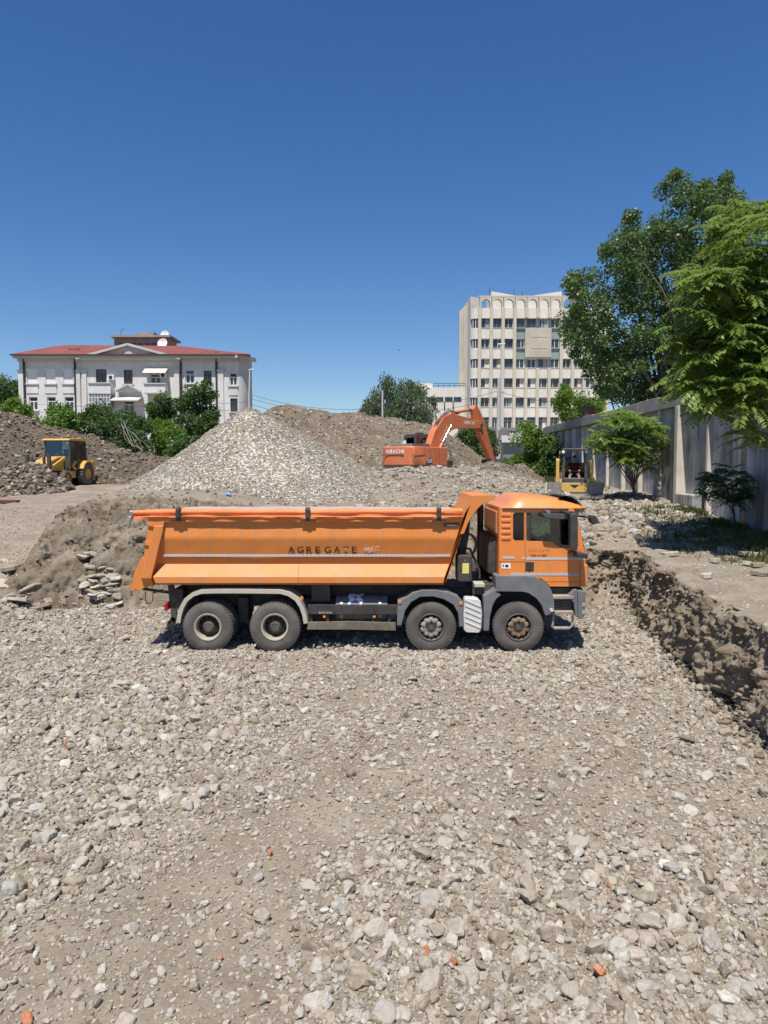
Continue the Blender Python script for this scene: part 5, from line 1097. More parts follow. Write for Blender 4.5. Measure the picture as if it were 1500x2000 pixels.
sc_ = thing('cab', None, None); sc_.parent = SK
for sg in (-1, 1):
    for yy in (-.62, .6): MB().bar((sg * .47, yy, .62), (sg * .47, yy + (.06 if yy < 0 else 0), 2.0), .07, .07, (0, 1, 0)).build('cab_post', M_exdk, sc_)
    MB().bar((sg * .47, -.58, 1.98), (sg * .47, .62, 1.98), .06, .06).build('roof_bar', M_exdk, sc_)
    MB().box(sg * .46 - .01, sg * .46 + .01, -.5, .55, .75, 1.25).build('side_screen', M_exdk, sc_)
    for k in range(6): MB().bar((sg * .47, -.45 + k * .17, 1.25), (sg * .47, -.45 + k * .17, 1.96), .015, .015).build('screen_bar', M_exdk, sc_)
    q = MB().cyl((sg * .50, -.68, 1.92), (sg * .50, -.60, 1.92), .07, n=14).build('work_lamp', M_white, sc_, smooth=40)
MB().box(-.54, .54, -.62, .68, 2.0, 2.08).build('roof', M_exdk, sc_, bevel=.02)
MB().box(-.48, .48, .56, .62, .7, 1.0).build('rear_panel', M_exdk, sc_)
MB().box(-.28, .28, -.05, .45, .62, .84).box(-.28, .28, .36, .5, .84, 1.35).build('seat', M_seat, sc_, bevel=.04)
for sg in (-1, 1): MB().bar((sg * .22, -.28, .7), (sg * .2, -.34, 1.08), .035, .035).build('control_lever', M_grey, sc_)
MB().plate([(-.56, .22), (-.46, .12), (.46, .12), (.56, .22), (.56, .52), (-.56, .52)], -1.02, -.78).build('front_plate', M_sky, SK, bevel=.015)
MB().plate([(-.20, .45), (.20, .45), (0, .30)], -1.03, -1.024).build('decal', M_letter, SK)
bk = MB().plate([(-.95, .56), (-.90, .56), (-.92, .06), (-1.55, -.10), (-1.62, -.10), (-1.62, -.05), (-.98, .06)], -1.22, 1.22, axis='x').build('bucket', mat('bare_bucket_steel', (.23, .22, .205), .5, .4, .2, 4, dust=.4), SK)
for sg in (-1, 1): MB().plate([(-.93, .56), (-.92, .0), (-1.6, -.10)], sg * 1.22 - .015, sg * 1.22 + .015, axis='x').build('bucket_side', M_bucketw, bk)
MB().box(-1.23, 1.23, -1.68, -1.58, -.13, -.045).build('cutting_edge', M_bucketw, bk)

# ---- the driver
M_skin = mat('skin', (.42, .22, .15), .55, 0, .08, 10); M_shirt = mat('dark_red_shirt', (.10, .012, .016), .85, 0, .15, 8); M_shorts = mat('dark_shorts', (.02, .02, .024), .9); M_hair = mat('dark_hair', (.015, .011, .009), .8)
PS = thing('person', 'driver in a dark red shirt and shorts seated in the skid-steer loader', 'person', (SP.x, 32.5, SP.z + .83), math.radians(-14))
def skin(name, pts, edges, radii, m, parent, root=0, lev=2):
    me = bpy.data.meshes.new(name); me.from_pydata(pts, edges, []); o = link(name, me, m, parent)
    md = o.modifiers.new('skin', 'SKIN'); md.use_smooth_shade = True
    for i, r in enumerate(radii):
        sv = me.skin_vertices[0].data[i]; sv.radius = r if isinstance(r, tuple) else (r, r); sv.use_root = (i == root)
    sb = o.modifiers.new('smooth', 'SUBSURF'); sb.levels = lev; sb.render_levels = lev
    return o
_b = []; _e = []; _r = []
def J(p, r, to=None):
    _b.append(p); _r.append(r)
    if to is not None: _e.append((to, len(_b) - 1))
    return len(_b) - 1
pel = J((0, .22, .06), (.16, .11)); wst = J((0, .24, .26), (.15, .11), pel); ch = J((0, .25, .47), (.18, .12), wst); nk = J((0, .24, .62), .055, ch); hd0 = J((0, .22, .72), (.07, .085), nk); hd1 = J((0, .215, .80), (.078, .095), hd0); hd2 = J((0, .225, .88), (.055, .07), hd1)
for sg in (-1, 1):
    hp = J((sg * .10, .12, .05), .085, pel); kn = J((sg * .20, -.26, .06), .062, hp); cf = J((sg * .21, -.32, -.14), .056, kn); an = J((sg * .21, -.36, -.36), .036, cf); ft = J((sg * .22, -.48, -.40), .035, an)
    sh = J((sg * .20, .25, .53), .065, ch); el = J((sg * .31, .10, .29), .046, sh); wr = J((sg * .24, -.18, .24), .032, el); hn = J((sg * .225, -.26, .25), .034, wr)
    for k in range(4): f1 = J((sg * (.225 + .012 - .022 * k), -.31, .245 + .012 * (k % 2)), .011, hn); J((sg * (.225 + .012 - .022 * k), -.335, .215), .010, f1)
    th = J((sg * .195, -.27, .27), .012, hn); J((sg * .185, -.30, .262), .011, th)
body = skin('body', _b, _e, _r, M_skin, PS)
skin('shirt', [(0, .225, .08), (0, .24, .27), (0, .25, .48), (0, .245, .585), (-.20, .25, .54), (-.275, .16, .40), (.20, .25, .54), (.275, .16, .40)], [(0, 1), (1, 2), (2, 3), (2, 4), (4, 5), (2, 6), (6, 7)], [(.185, .135), (.18, .14), (.205, .145), .075, .088, .072, .088, .072], M_shirt, PS, 0)
skin('shorts', [(0, .22, .05), (-.11, .10, .055), (-.18, -.14, .06), (.11, .10, .055), (.18, -.14, .06)], [(0, 1), (1, 2), (0, 3), (3, 4)], [(.17, .13), .105, .09, .105, .09], M_shorts, PS, 0)
skin('hair', [(0, .25, .86), (0, .27, .80), (0, .22, .905)], [(0, 1), (0, 2)], [(.07, .06), .06, .05], M_hair, PS, 0)
MB().plate([(-.01, .76), (.01, .76), (.006, .81)], .105, .13).build('nose', M_skin, PS, bevel=.004)
for sg in (-1, 1):
    MB().box(sg * .03 - .012, sg * .03 + .012, .118, .126, .803, .814).build('eye', M_hair, PS); MB().box(sg * .082 - .008, sg * .082 + .008, .20, .235, .77, .825).build('ear', M_skin, PS, bevel=.006)
    MB().box(sg * .22 - .045, sg * .22 + .045, -.56, -.33, -.445, -.37).build('shoe', M_seat, PS, bevel=.02)
MB().box(-.025, .025, .122, .128, .735, .742).build('mouth', mat('lip', (.3, .1, .08), .6), PS)
# ================================================================ apartment building on the left
M_plaster = mat('weathered_plaster', (.66, .645, .62), .9, 0, .13, .55, bump=.3, bscale=8, stretch=(2, 2, .4), dust=.4, dcol=(.30, .28, .25), dscale=.35)
M_stucco = mat('grey_stucco', (.50, .485, .46), .9, 0, .12, .5, bump=.3, bscale=8, dust=.25, dcol=(.28, .26, .23), dscale=.4)
M_redroof = mat('red_sheet_roof', (.22, .05, .036), .7, 0, .22, .6, dust=.45, dcol=(.20, .095, .07), dscale=.5)
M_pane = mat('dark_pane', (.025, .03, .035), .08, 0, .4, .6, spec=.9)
M_frame = mat('white_window_frame', (.70, .70, .68), .5)
M_wood = mat('brown_window_frame', (.14, .05, .025), .5)
M_shutter = mat('white_shutter', (.74, .74, .72), .6)
M_pipe = mat('dark_drainpipe', (.045, .043, .042), .6, .2)
M_conc = mat('old_concrete', (.27, .25, .22), .9, 0, .2, .8, bump=.4, bscale=10)
YB = 92.0
def B(px, py, Y=YB): p = atY(px, py, Y); return (p.x, p.z)
def BR(x0, x1, y0, y1, Y=YB): a = B(x0, y1, Y); b = B(x1, y0, Y); xm0 = B(x0, (y0 + y1) / 2, Y)[0]; xm1 = B(x1, (y0 + y1) / 2, Y)[0]; return xm0, xm1, a[1], b[1]
AB = thing('apartment_building', 'pale apartment house with red sheet-metal roof and triangular pediment', 'building', (-31, YB, 2.9), world=True)
XL, XR = B(40, 800)[0], B(466, 750)[0]; ZE = B(250, 697)[1]; Z0 = 2.0
# openings: (x0, x1, y0, y1, kind)
ops = [(52.7, 72.8, 721, 749, 'shutter'), (89, 108.5, 721, 749, 'shutter'), (123.7, 142.8, 721, 749, 'shutter'),
       (187, 208, 721, 748, 'wood'), (241.6, 259, 722, 750, 'wood'), (294, 314, 730, 750, 'white'), (362, 379.5, 722, 749, 'white'), (398, 413.5, 724, 747, 'dark'), (448, 463, 728, 753, 'half'),
       (56.5, 73.5, 775, 801, 'half'), (92, 109, 775, 801, 'half'), (126.5, 144, 775, 802, 'half'), (241, 262, 783, 803, 'white'), (362, 379, 776, 802, 'white'), (398, 414, 776, 802, 'white'), (450, 464, 778, 804, 'dark')]
for r_, py in enumerate((842, 895)): ops += [(a, b, py - 14, py + 14, 'white') for a, b in ((57, 73), (92, 109), (127, 144), (188, 207), (242, 260), (295, 313), (362, 379), (398, 414), (448, 464))]
holes = []
for x0, x1, y0, y1, k in ops:
    a, b, z0, z1 = BR(x0, x1, y0, y1); holes.append([(a, z0), (b, z0), (b, z1), (a, z1)])
MB().plate([(XL, Z0), (XR, Z0), (XR, ZE), (XL, ZE)], YB, YB + .45, holes).build('wall', M_plaster, AB)
MB().box(XL + .02, XL + .3, YB + .46, YB + 14, Z0, ZE).build('wall', M_plaster, AB)
# rounded right end
RC = 1.25; RD = 2.6
rows = [[(XR + RC * math.sin(t), YB + RD - RD * math.cos(t), z) for z in np.linspace(Z0, ZE, 4)] for t in np.linspace(0, math.pi / 2, 10)] + [[(XR + RC - 2.6, YB + 14, z) for z in np.linspace(Z0, ZE, 4)]]
MB().sheet(rows).build('corner_wall', M_stucco, AB, smooth=60)
MB().box(XL + .4, XR + RC - 2.7, YB + 13.6, YB + 14, Z0, ZE).build('wall', M_plaster, AB)
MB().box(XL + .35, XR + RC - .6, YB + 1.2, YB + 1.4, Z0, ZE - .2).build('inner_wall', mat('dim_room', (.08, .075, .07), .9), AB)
for (x0, x1, y0, y1, k), h in zip(ops, holes):
    a, b = h[0][0], h[1][0]; z0, z1 = h[0][1], h[2][1]; yy = YB + .22
    if k == 'shutter':
        o = MB().box(a, b, yy - .1, yy - .06, z0, z1).build('shutter', M_shutter, AB)
        MB().box(a - .05, b + .05, YB - .12, YB + .1, z1 - .2, z1 + .05).build('shutter_box', M_shutter, o)
        for q in range(1, 9): MB().box(a, b, yy - .115, yy - .101, z0 + (z1 - z0) * q / 9 - .03, z0 + (z1 - z0) * q / 9).build('shutter_slat', M_shutter, o)
    else:
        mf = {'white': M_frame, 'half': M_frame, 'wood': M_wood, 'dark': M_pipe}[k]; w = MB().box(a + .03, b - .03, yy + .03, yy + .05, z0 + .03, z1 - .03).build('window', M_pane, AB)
        f = MB(); t = .11; mid = z0 + (z1 - z0) * .66
        f.box(a, a + t, yy - .04, yy + .025, z0, z1).box(b - t, b, yy - .04, yy + .025, z0, z1).box(a + t, b - t, yy - .04, yy + .025, z0, z0 + t).box(a + t, b - t, yy - .04, yy + .025, z1 - t, z1).box((a + b) / 2 - t * .6, (a + b) / 2 + t * .6, yy - .035, yy + .02, z0 + t, mid - t / 2).box(a + t, b - t, yy - .035, yy + .02, mid - t / 2, mid + t / 2)
        f.build('frame', mf, w)
        if k == 'half': MB().box(a + t, b - t, yy - .02, yy + .015, mid + t / 2, z1 - t).build('half_shutter', M_pipe, w)
    MB().box(a - .18, b + .18, YB - .22, YB + .1, z0 - .16, z0 - .02).build('window_sill', M_stucco, AB)
    if y0 < 760: MB().box(a - .1, b + .1, YB - .09, YB - .002, z0 - 1.25, z0 - .17).build('spandrel', M_plaster, AB)
# cornice, frieze, pilasters, pipes
MB().box(XL - .35, XR + .1, YB - .95, YB - .002, ZE - .25, ZE + .15).build('cornice', M_stucco, AB)
MB().box(XL - .1, XR, YB - .22, YB - .003, ZE - .62, ZE - .252).build('cornice_moulding', M_stucco, AB)
MB().sheet([[(XR + (RC + d_) * math.sin(t), YB + RD - (RD + d_) * math.cos(t), z_) for d_, z_ in ((.0, ZE - .25), (.6, ZE - .25), (.6, ZE + .15), (.0, ZE + .15))] for t in np.linspace(0, math.pi / 2, 12)]).build('corner_cornice', M_stucco, AB, smooth=30)
for x0, x1 in ((37.5, 47), (150, 158), (161, 170), (341, 351), (426, 437)):
    a, b = B(x0, 760)[0], B(x1, 760)[0]; MB().box(a, b, YB - .18, YB - .004, Z0, ZE - 1.9).box(a - .1, b + .1, YB - .25, YB - .004, ZE - 1.9, ZE - 1.65).build('pilaster', M_plaster, AB)
for px in (48.5, 148, 354, 423.5, 470):
    x = B(px, 750)[0]; MB().cyl((x, YB - .14 + (1.2 if px > 466 else 0), Z0), (x, YB - .14 + (1.2 if px > 466 else 0), ZE - .1), .13, n=10).build('drainpipe', M_pipe, AB, smooth=40)
# pediment
pa, pb, pc_ = B(147, 701.5, YB - 1), B(351, 703, YB - 1), B(248.5, 674, YB - 1)
MB().plate([(pa[0], pa[1]), (pb[0], pa[1]), pc_], YB - .5, YB + 4).build('pediment', M_plaster, AB)
for u, v in ((pa, pc_), (pc_, (pb[0], pa[1]))):
    MB().bar((u[0], YB - .55, u[1] + .12), (v[0], YB - .55, v[1] + .12), .9, .30).build('raking_cornice', M_stucco, AB)
mx, mz = B(249, 689, YB - 1); MB().cyl((mx, YB - .66, mz), (mx, YB - .505, mz), .55, n=24).build('medallion', M_plaster, AB, smooth=40)
MB().cyl((mx, YB - .70, mz), (mx, YB - .66, mz), .38, n=24).build('medallion', M_stucco, AB, smooth=40)
# roof: hipped, laid in sheet-metal panels
RY = YB + 7; rl = atY(121, 674.5, RY); rr_ = atY(345, 676, RY); ez = ZE + .17; xl, xr_ = XL - .6, XR + RC + .5; ey0, ey1 = YB - .95, YB + 14.6
def rp(u):   # point on the ridge line / hips for eave position u
    x = xl + (xr_ - xl) * u
    if x < rl.x: t = (x - xl) / (rl.x - xl); return (x, ey0 + (RY - ey0) * t, ez + (rl.z - ez) * t)
    if x > rr_.x: t = (xr_ - x) / (xr_ - rr_.x); return (x, ey0 + (RY - ey0) * t, ez + (rr_.z - ez) * t)
    t = (x - rl.x) / (rr_.x - rl.x); return (x, RY, rl.z + (rr_.z - rl.z) * t)
roof = MB().add([(xl, ey0, ez - .06), (xr_, ey0, ez - .06), (xr_ - 2.7, ey1, ez - .06), (xl, ey1, ez - .06), (rl.x, RY, rl.z - .06), (rr_.x, RY, rr_.z - .06)], [(0, 1, 5, 4), (1, 2, 5), (2, 3, 4, 5), (3, 0, 4), (0, 3, 2, 1)]).build('roof', M_redroof, AB)
NP = 34
for k in range(NP):
    u0, u1 = k / NP, (k + 1) / NP - .0012; x0, x1 = xl + (xr_ - xl) * u0, xl + (xr_ - xl) * u1; p0, p1 = rp(u0), rp(u1); h = .03 + .025 * random.random()
    MB().add([(x0, ey0 - .05, ez + h), (x1, ey0 - .05, ez + h), (p1[0], p1[1], p1[2] + h), (p0[0], p0[1], p0[2] + h), (x0, ey0 - .05, ez - .03), (x1, ey0 - .05, ez - .03), (p1[0], p1[1], p1[2] - .03), (p0[0], p0[1], p0[2] - .03)], [(0, 1, 2, 3), (0, 4, 5, 1), (1, 5, 6, 2), (3, 2, 6, 7), (0, 3, 7, 4)]).build('roof_panel', M_redroof, roof)
MB().box(xl, xr_ - 2, ey0 - .18, ey0 - .03, ez - .16, ez + .0).build('gutter', M_pipe, AB)
for px, py in ((147, 683.5), (338, 687.5)): p = atY(px, py, YB + 3); MB().box(p.x - .7, p.x + .7, YB + 2.4, YB + 4, p.z - .7, p.z + .1).build('roof_hatch', M_redroof, roof)
# attic storey, chimney block, dishes
AY = YB + 9; a0, a1, az0, az1 = BR(223, 329, 660, 681, AY)
att = MB().box(a0, a1, AY, AY + 4, az0 - 2, az1).build('attic', M_conc, AB)
MB().box(a0 - .3, a1 + .5, AY - .7, AY + 4.4, az1, az1 + .28).build('attic_roof', M_conc, att)
for px in (231, 244, 257, 270, 283, 296, 309): a, b, c, d = BR(px, px + 9, 669.5, 677, AY); w = MB().box(a, b, AY - .04, AY - .004, c, d).build('attic_window', M_pane, att); 
a, b, c, d = BR(267, 300, 648, 661, AY + 1); MB().box(a, b, AY + 1, AY + 3, c - .5, d).build('chimney', M_conc, AB)
for px, py, r in ((321.5, 653, .62), (317, 670, .72)):
    p = atY(px, py, AY - 1.2 if py > 660 else AY + 1); dn = MB().lathe([(0.001, .22), (r * .5, .16), (r * .85, .05), (r, 0), (r * .98, .02), (r * .5, .19), (0.001, .25)], p, (.15, .95, -.25), 28); o = dn.build('satellite_dish', M_shutter, AB, smooth=50)
    MB().tube([(p.x, p.y + .2, p.z), (p.x, p.y + .4, p.z - 1.2)], .04, 6).build('mast', M_pipe, o)
p = atY(240, 650, AY); MB().tube([(p.x - .6, AY, p.z - .8), (p.x, AY, p.z + .6)], .03, 5).bar((p.x - .5, AY, p.z + .2), (p.x + .5, AY, p.z + .6), .03, .03).build('aerial', M_pipe, AB)
# balconies, awnings, porch
for x0, x1, y0, y1 in ((173, 215.6, 749, 767), (281.5, 323, 750, 766)):
    a, b, z0, z1 = BR(x0, x1, y0, y1, YB - 1.3); bo = MB().box(a, b, YB - 1.3, YB - 1.15, z0, z1).box(a, a + .15, YB - 1.15, YB - .01, z0, z1).box(b - .15, b, YB - 1.15, YB - .01, z0, z1).build('balcony', M_plaster, AB)
    MB().box(a - .15, b + .15, YB - 1.45, YB - 1.1, z1, z1 + .12).build('balcony_rail', M_stucco, bo); MB().box(a - .05, b + .05, YB - 1.35, YB - .01, z0 - .15, z0 - .002).build('balcony_slab', M_stucco, bo)
a, b, z0, z1 = BR(279, 324, 720, 728, YB - 1.2); MB().add([(a, YB - 1.5, z0), (b, YB - 1.5, z0), (b, YB - .05, z1 + .35), (a, YB - .05, z1 + .35), (a, YB - 1.5, z0 - .06), (b, YB - 1.5, z0 - .06), (b, YB - .05, z1 + .29), (a, YB - .05, z1 + .29)], [(0, 1, 2, 3), (4, 7, 6, 5), (0, 4, 5, 1), (1, 5, 6, 2), (2, 6, 7, 3), (3, 7, 4, 0)]).build('awning', mat('cream_awning', (.62, .60, .47), .7), AB)
for px, py in ((216, 737), (318, 733)):
    p = atY(px, py, YB - .4); u = MB().box(p.x - .42, p.x + .42, YB - .42, YB - .02, p.z - .32, p.z + .32).build('air_conditioner', M_shutter, AB, bevel=.03); MB().cyl((p.x, YB - .44, p.z), (p.x, YB - .425, p.z), .25, n=18).build('fan', M_pipe, u, smooth=40)
a, b, z0, z1 = BR(227.5, 274, 753, 767, YB - .6); MB().plate([(a, z0 + .1), (b, z0 + .1), ((a + b) / 2, z1)], YB - .6, YB - .01).build('porch_pediment', M_plaster, AB)
for u, v in (((a - .1, z0 + .2), ((a + b) / 2, z1 + .1)), (((a + b) / 2, z1 + .1), (b + .1, z0 + .2))): MB().bar((u[0], YB - .7, u[1]), (v[0], YB - .7, v[1]), .5, .16).build('porch_cornice', M_stucco, AB)
a, b, z0, z1 = BR(217, 272, 772, 782, YB - 1.5); MB().add([(a, YB - 2, z0), (b, YB - 2, z0), (b, YB - .03, z1), (a, YB - .03, z1), (a, YB - 2, z0 - .1), (b, YB - 2, z0 - .1), (b, YB - .03, z1 - .1), (a, YB - .03, z1 - .1)], [(0, 1, 2, 3), (4, 7, 6, 5), (0, 4, 5, 1), (1, 5, 6, 2), (2, 6, 7, 3), (3, 7, 4, 0)]).build('porch_roof', M_stucco, AB)
a, b, z0, z1 = BR(174.5, 215, 767.5, 795, YB - 1.2); gl = MB().box(a, b, YB - 1.25, YB - .02, z0, z1).build('glazed_balcony', mat('hazy_glazing', (.16, .18, .20), .15, 0, .4, .7, spec=.8), AB)
for k in range(8): x = a + (b - a) * k / 7; MB().box(x - .035, x + .035, YB - 1.29, YB - 1.252, z0, z1).build('mullion', M_frame, gl)
for q in (.33, .66): MB().box(a, b, YB - 1.285, YB - 1.253, z0 + (z1 - z0) * q - .03, z0 + (z1 - z0) * q + .03).build('transom', M_frame, gl)

# ================================================================ office tower on the right
M_cream = mat('cream_cladding', (.70, .67, .605), .85, 0, .10, .35, dust=.45, dcol=(.42, .36, .28), dscale=.5, stretch=(2.5, 2.5, .35))
M_creamp = mat('cream_pilaster', (.56, .505, .41), .85, 0, .14, .5, dust=.3, dcol=(.32, .26, .19), dscale=.5)
M_greenp = mat('green_glass_panel', (.25, .32, .29), .3, 0, .2, .8)
M_tpane = mat('tower_pane', (.035, .042, .052), .1, 0, .6, .9, spec=.9)
YT_ = 115.0
TW = thing('office_tower', 'cream concrete office tower with window bands and arched parapet', 'building', (24, YT_, 2.9), world=True)
def O(px, py, Y=YT_): p = atY(px, py, Y); return (p.x, p.z)
bx0 = O(936, 700)[0]; bw = (O(1096, 700)[0] - bx0) / 7.04; NB = 11
rowsy = [(621.7, 640), (661.7, 679.3), (700.7, 718.3), (739, 756.5), (776.7, 794.5), (815, 837)]
ztop = O(1000, 601.5)[1]; zt2 = O(1000, 583)[1]
MB().box(bx0 - .6, bx0 + bw * NB + .6, YT_ + .62, YT_ + 16, 2, ztop - .2).build('core_wall', M_cream, TW)
wz = [(O(1000, b)[1], O(1000, a)[1]) for a, b in rowsy]
bands = [(ztop, wz[0][1])] + [(wz[i][0], wz[i + 1][1]) for i in range(5)] + [(wz[5][0], wz[5][0] - 1.0)]
for i, (zh, zl) in enumerate(bands):
    for k in range(NB):
        if i in (1, 2) and k in (3, 4, 5, 6): continue
        MB().box(bx0 + bw * k + .12, bx0 + bw * (k + 1) - .12, YT_, YT_ + .6, zl, zh).build('spandrel_panel', M_cream, TW, bevel=.03)
# logo wall: blank concrete square with green strips either side
za, zb_ = O(1000, 698)[1], O(1000, 642)[1]; la, lb_ = O(1025, 670)[0], O(1076, 670)[0]
lw = MB().box(la, lb_, YT_ - .35, YT_ + .3, za, zb_).build('blank_panel', mat('stained_concrete_panel', (.47, .42, .34), .9, 0, .18, .4, bump=.5, bscale=3, dust=.3, dcol=(.33, .26, .19)), TW)
for u in (.22, .82): MB().box(la + (lb_ - la) * u - .04, la + (lb_ - la) * u + .04, YT_ - .39, YT_ - .352, za + 1.4, za + 3.2).build('panel_groove', M_creamp, lw)
for zq in (1.4, 3.2): MB().box(la + (lb_ - la) * .22, la + (lb_ - la) * .82, YT_ - .39, YT_ - .352, za + zq - .04, za + zq + .04).build('panel_groove', M_creamp, lw)
wproto = None
for i, (z0, z1) in enumerate(wz):
    for k in range(NB):
        if i == 1 and k in (4, 5): continue
        a, b = bx0 + bw * k + .24, bx0 + bw * (k + 1) - .24
        key = (round(z1 - z0, 2))
        w = MB().box(a, b, YT_ + .42, YT_ + .46, z0 + .05, z1 - .02).build('window', M_tpane, TW); f = MB(); t = .06
        f.box(a, a + t, YT_ + .34, YT_ + .415, z0, z1).box(b - t, b, YT_ + .34, YT_ + .415, z0, z1).box(a + t, b - t, YT_ + .34, YT_ + .415, z0, z0 + t).box(a + t, b - t, YT_ + .34, YT_ + .415, z1 - t, z1)
        q = random.choice((.5, .5, .5, .36, .64)); f.box(a + (b - a) * q - t * .7, a + (b - a) * q + t * .7, YT_ + .35, YT_ + .41, z0 + t, z1 - t)
        f.build('frame', random.choice((M_frame, M_frame, M_creamp, M_grey, M_frame)), w)
        if i == 5: MB().box(a, b, YT_ + .36, YT_ + .40, z0 + (z1 - z0) * .68, z0 + (z1 - z0) * .68 + .1).build('transom', M_frame, w)
        if random.random() < .22: MB().box(a + (b - a) * .55, b - t, YT_ + .405, YT_ + .418, z0 + .1, z1 - t).build('blind', random.choice((M_greenp, M_plaster)), w)
        MB().box(a - .14, b + .14, YT_ - .06, YT_ + .36, z0 - .1, z0 - .01).build('window_sill', M_creamp, TW)
for (zh, zl) in ((wz[0][0], wz[1][1]), (wz[1][0], wz[2][1])):
    for k in (3, 6): MB().box(bx0 + bw * k + .2, bx0 + bw * (k + 1) - .2, YT_ + .2, YT_ + .5, zl, zh).build('green_panel', M_greenp, TW)
MB().box(la, lb_, YT_ + .3, YT_ + .6, wz[2][1], za).build('panel_backing', M_cream, TW)
for k in range(NB + 1):
    x = bx0 + bw * k; short = k in (4, 5, 6); zbt = O(1000, 838)[1]
    p0 = MB()
    if not short: p0.box(x - .24, x + .24, YT_ - .45, YT_ + .55, zbt, ztop + .0).build('pilaster', M_creamp, TW, bevel=.03)
    else:
        p0.box(x - .24, x + .24, YT_ - .45, YT_ + .55, zbt, wz[2][0] - .1).build('pilaster', M_creamp, TW, bevel=.03); MB().box(x - .24, x + .24, YT_ - .45, YT_ + .55, wz[0][1], ztop).build('pilaster', M_creamp, TW, bevel=.03)
# arches of the parapet
for k in range(NB):
    xa, xb = bx0 + bw * k + .04, bx0 + bw * (k + 1) - .04; r = (xb - xa) / 2 - .2; cx = (xa + xb) / 2; zc = zt2 - r - .15
    hole = [(cx - r, ztop + .01)] + [(cx - r * math.cos(t), zc + r * math.sin(t)) for t in np.linspace(0, math.pi, 15)] + [(cx + r, ztop + .01)]
    MB().plate([(xa, ztop), (cx - r, ztop)] + hole[1:-1] + [(cx + r, ztop), (xb, ztop), (xb, zt2 + .15), (xa, zt2 + .15)], YT_ - .40, YT_ + .5).build('arch', M_creamp, TW)
MB().box(bx0 - .2, bx0 + bw * NB, YT_ - .42, YT_ + .5, zt2 + .152, zt2 + .35).build('parapet_cap', M_creamp, TW)
# roof blocks behind the arches
za_, zb2 = O(1000, 571)[1], O(1000, 577)[1]
u0, u1, u2, u3 = O(960, 575, YT_ + 3)[0], O(1020, 575, YT_ + 3)[0], O(1041, 575, YT_ + 3)[0], O(1097, 575, YT_ + 3)[0]
MB().plate([(u0, ztop - .2), (u3, ztop - .2), (u3, za_ + .9), (u2, zb2 + .7), (u2, zb2 - .2), (u1, zb2 - .2), (u1, zb2 + .5), (u0, za_ + .9)], YT_ + 3, YT_ + 9).build('roof_block', M_cream, TW)
for px, py in ((956.5, 562), (1004, 566), (1020, 570)): p = atY(px, py, YT_ + 4); MB().tube([(p.x, p.y, p.z - 2.5), (p.x, p.y, p.z)], .05, 5).build('aerial', M_pipe, TW)
# curved corner and side face
cx0 = bx0 - .24; RQ = 1.0
for i, (zh, zl) in enumerate(bands):
    rows = [[(cx0 - RQ * math.sin(t) * 1.1, YT_ + .1 + RQ - RQ * math.cos(t), z) for z in (zl, zh)] for t in np.linspace(0, math.pi / 2, 8)]
    MB().sheet(rows).build('corner_panel', M_cream, TW, smooth=60)
rows = [[(cx0 - RQ * math.sin(t) * .9 + .15, YT_ + .3 + RQ - RQ * math.cos(t), z) for z in (3, ztop)] for t in np.linspace(0, math.pi / 2, 8)]
MB().sheet(rows).build('corner_glazing', M_tpane, TW, smooth=60)
for z0, z1 in wz:
    for t in (.35, .8): MB().box(cx0 - RQ * math.sin(t) * 1.0 - .05, cx0 - RQ * math.sin(t) * 1.0 + .05, YT_ + .2 + RQ - RQ * math.cos(t), YT_ + .4 + RQ - RQ * math.cos(t), z0, z1).build('mullion', M_frame, TW)
sx0, sy0 = cx0 - 1.1, YT_ + 1.1; ex, ey = O(899, 700, 124.)[0], 124.
zs_ = O(922, 584)[1]
MB().add([(sx0, sy0, 2), (sx0 - .25, sy0 + 1.6, 2), (sx0 - .25, sy0 + 1.6, zs_ + .6), (sx0, sy0, zs_ + .6), (sx0 + 1.6, sy0 + .2, 2), (sx0 + 1.3, sy0 + 1.8, 2), (sx0 + 1.3, sy0 + 1.8, zs_ + .6), (sx0 + 1.6, sy0 + .2, zs_ + .6)], [(0, 1, 2, 3), (4, 7, 6, 5), (0, 3, 7, 4), (1, 5, 6, 2), (3, 2, 6, 7)]).build('stair_shaft', M_stucco, TW)
ox, oy = sx0 - .25, sy0 + 1.6
sd = Vector((ex - ox, ey - oy, 0)); L_ = sd.length; sd.normalize(); nrm = Vector((-sd.y, sd.x, 0))
MB().add([(ox + .3, oy + .05, 2), (ex + .3, ey, 2), (ex + .3, ey, ztop), (ox + .3, oy + .05, ztop), (ox + 6, oy + .05, 2), (ex + 6, ey, 2), (ex + 6, ey, ztop), (ox + 6, oy + .05, ztop)], [(0, 1, 2, 3), (0, 3, 7, 4), (1, 5, 6, 2), (3, 2, 6, 7), (4, 7, 6, 5)]).build('side_wall', M_cream, TW)
for k in range(4):
    p = Vector((ox, oy, 0)) + sd * (L_ * k / 3.2 + .4)
    MB().box(p.x - .2, p.x + .35, p.y - .25, p.y + .25, 2, zt2).build('side_pilaster', M_creamp, TW)
    for z0, z1 in wz:
        if k < 3: q = Vector((ox, oy, 0)) + sd * (L_ * (k + .5) / 3.2 + .4); MB().box(q.x + .05, q.x + .4, q.y - .8, q.y + .8, z0, z1).build('side_window', M_tpane, TW)
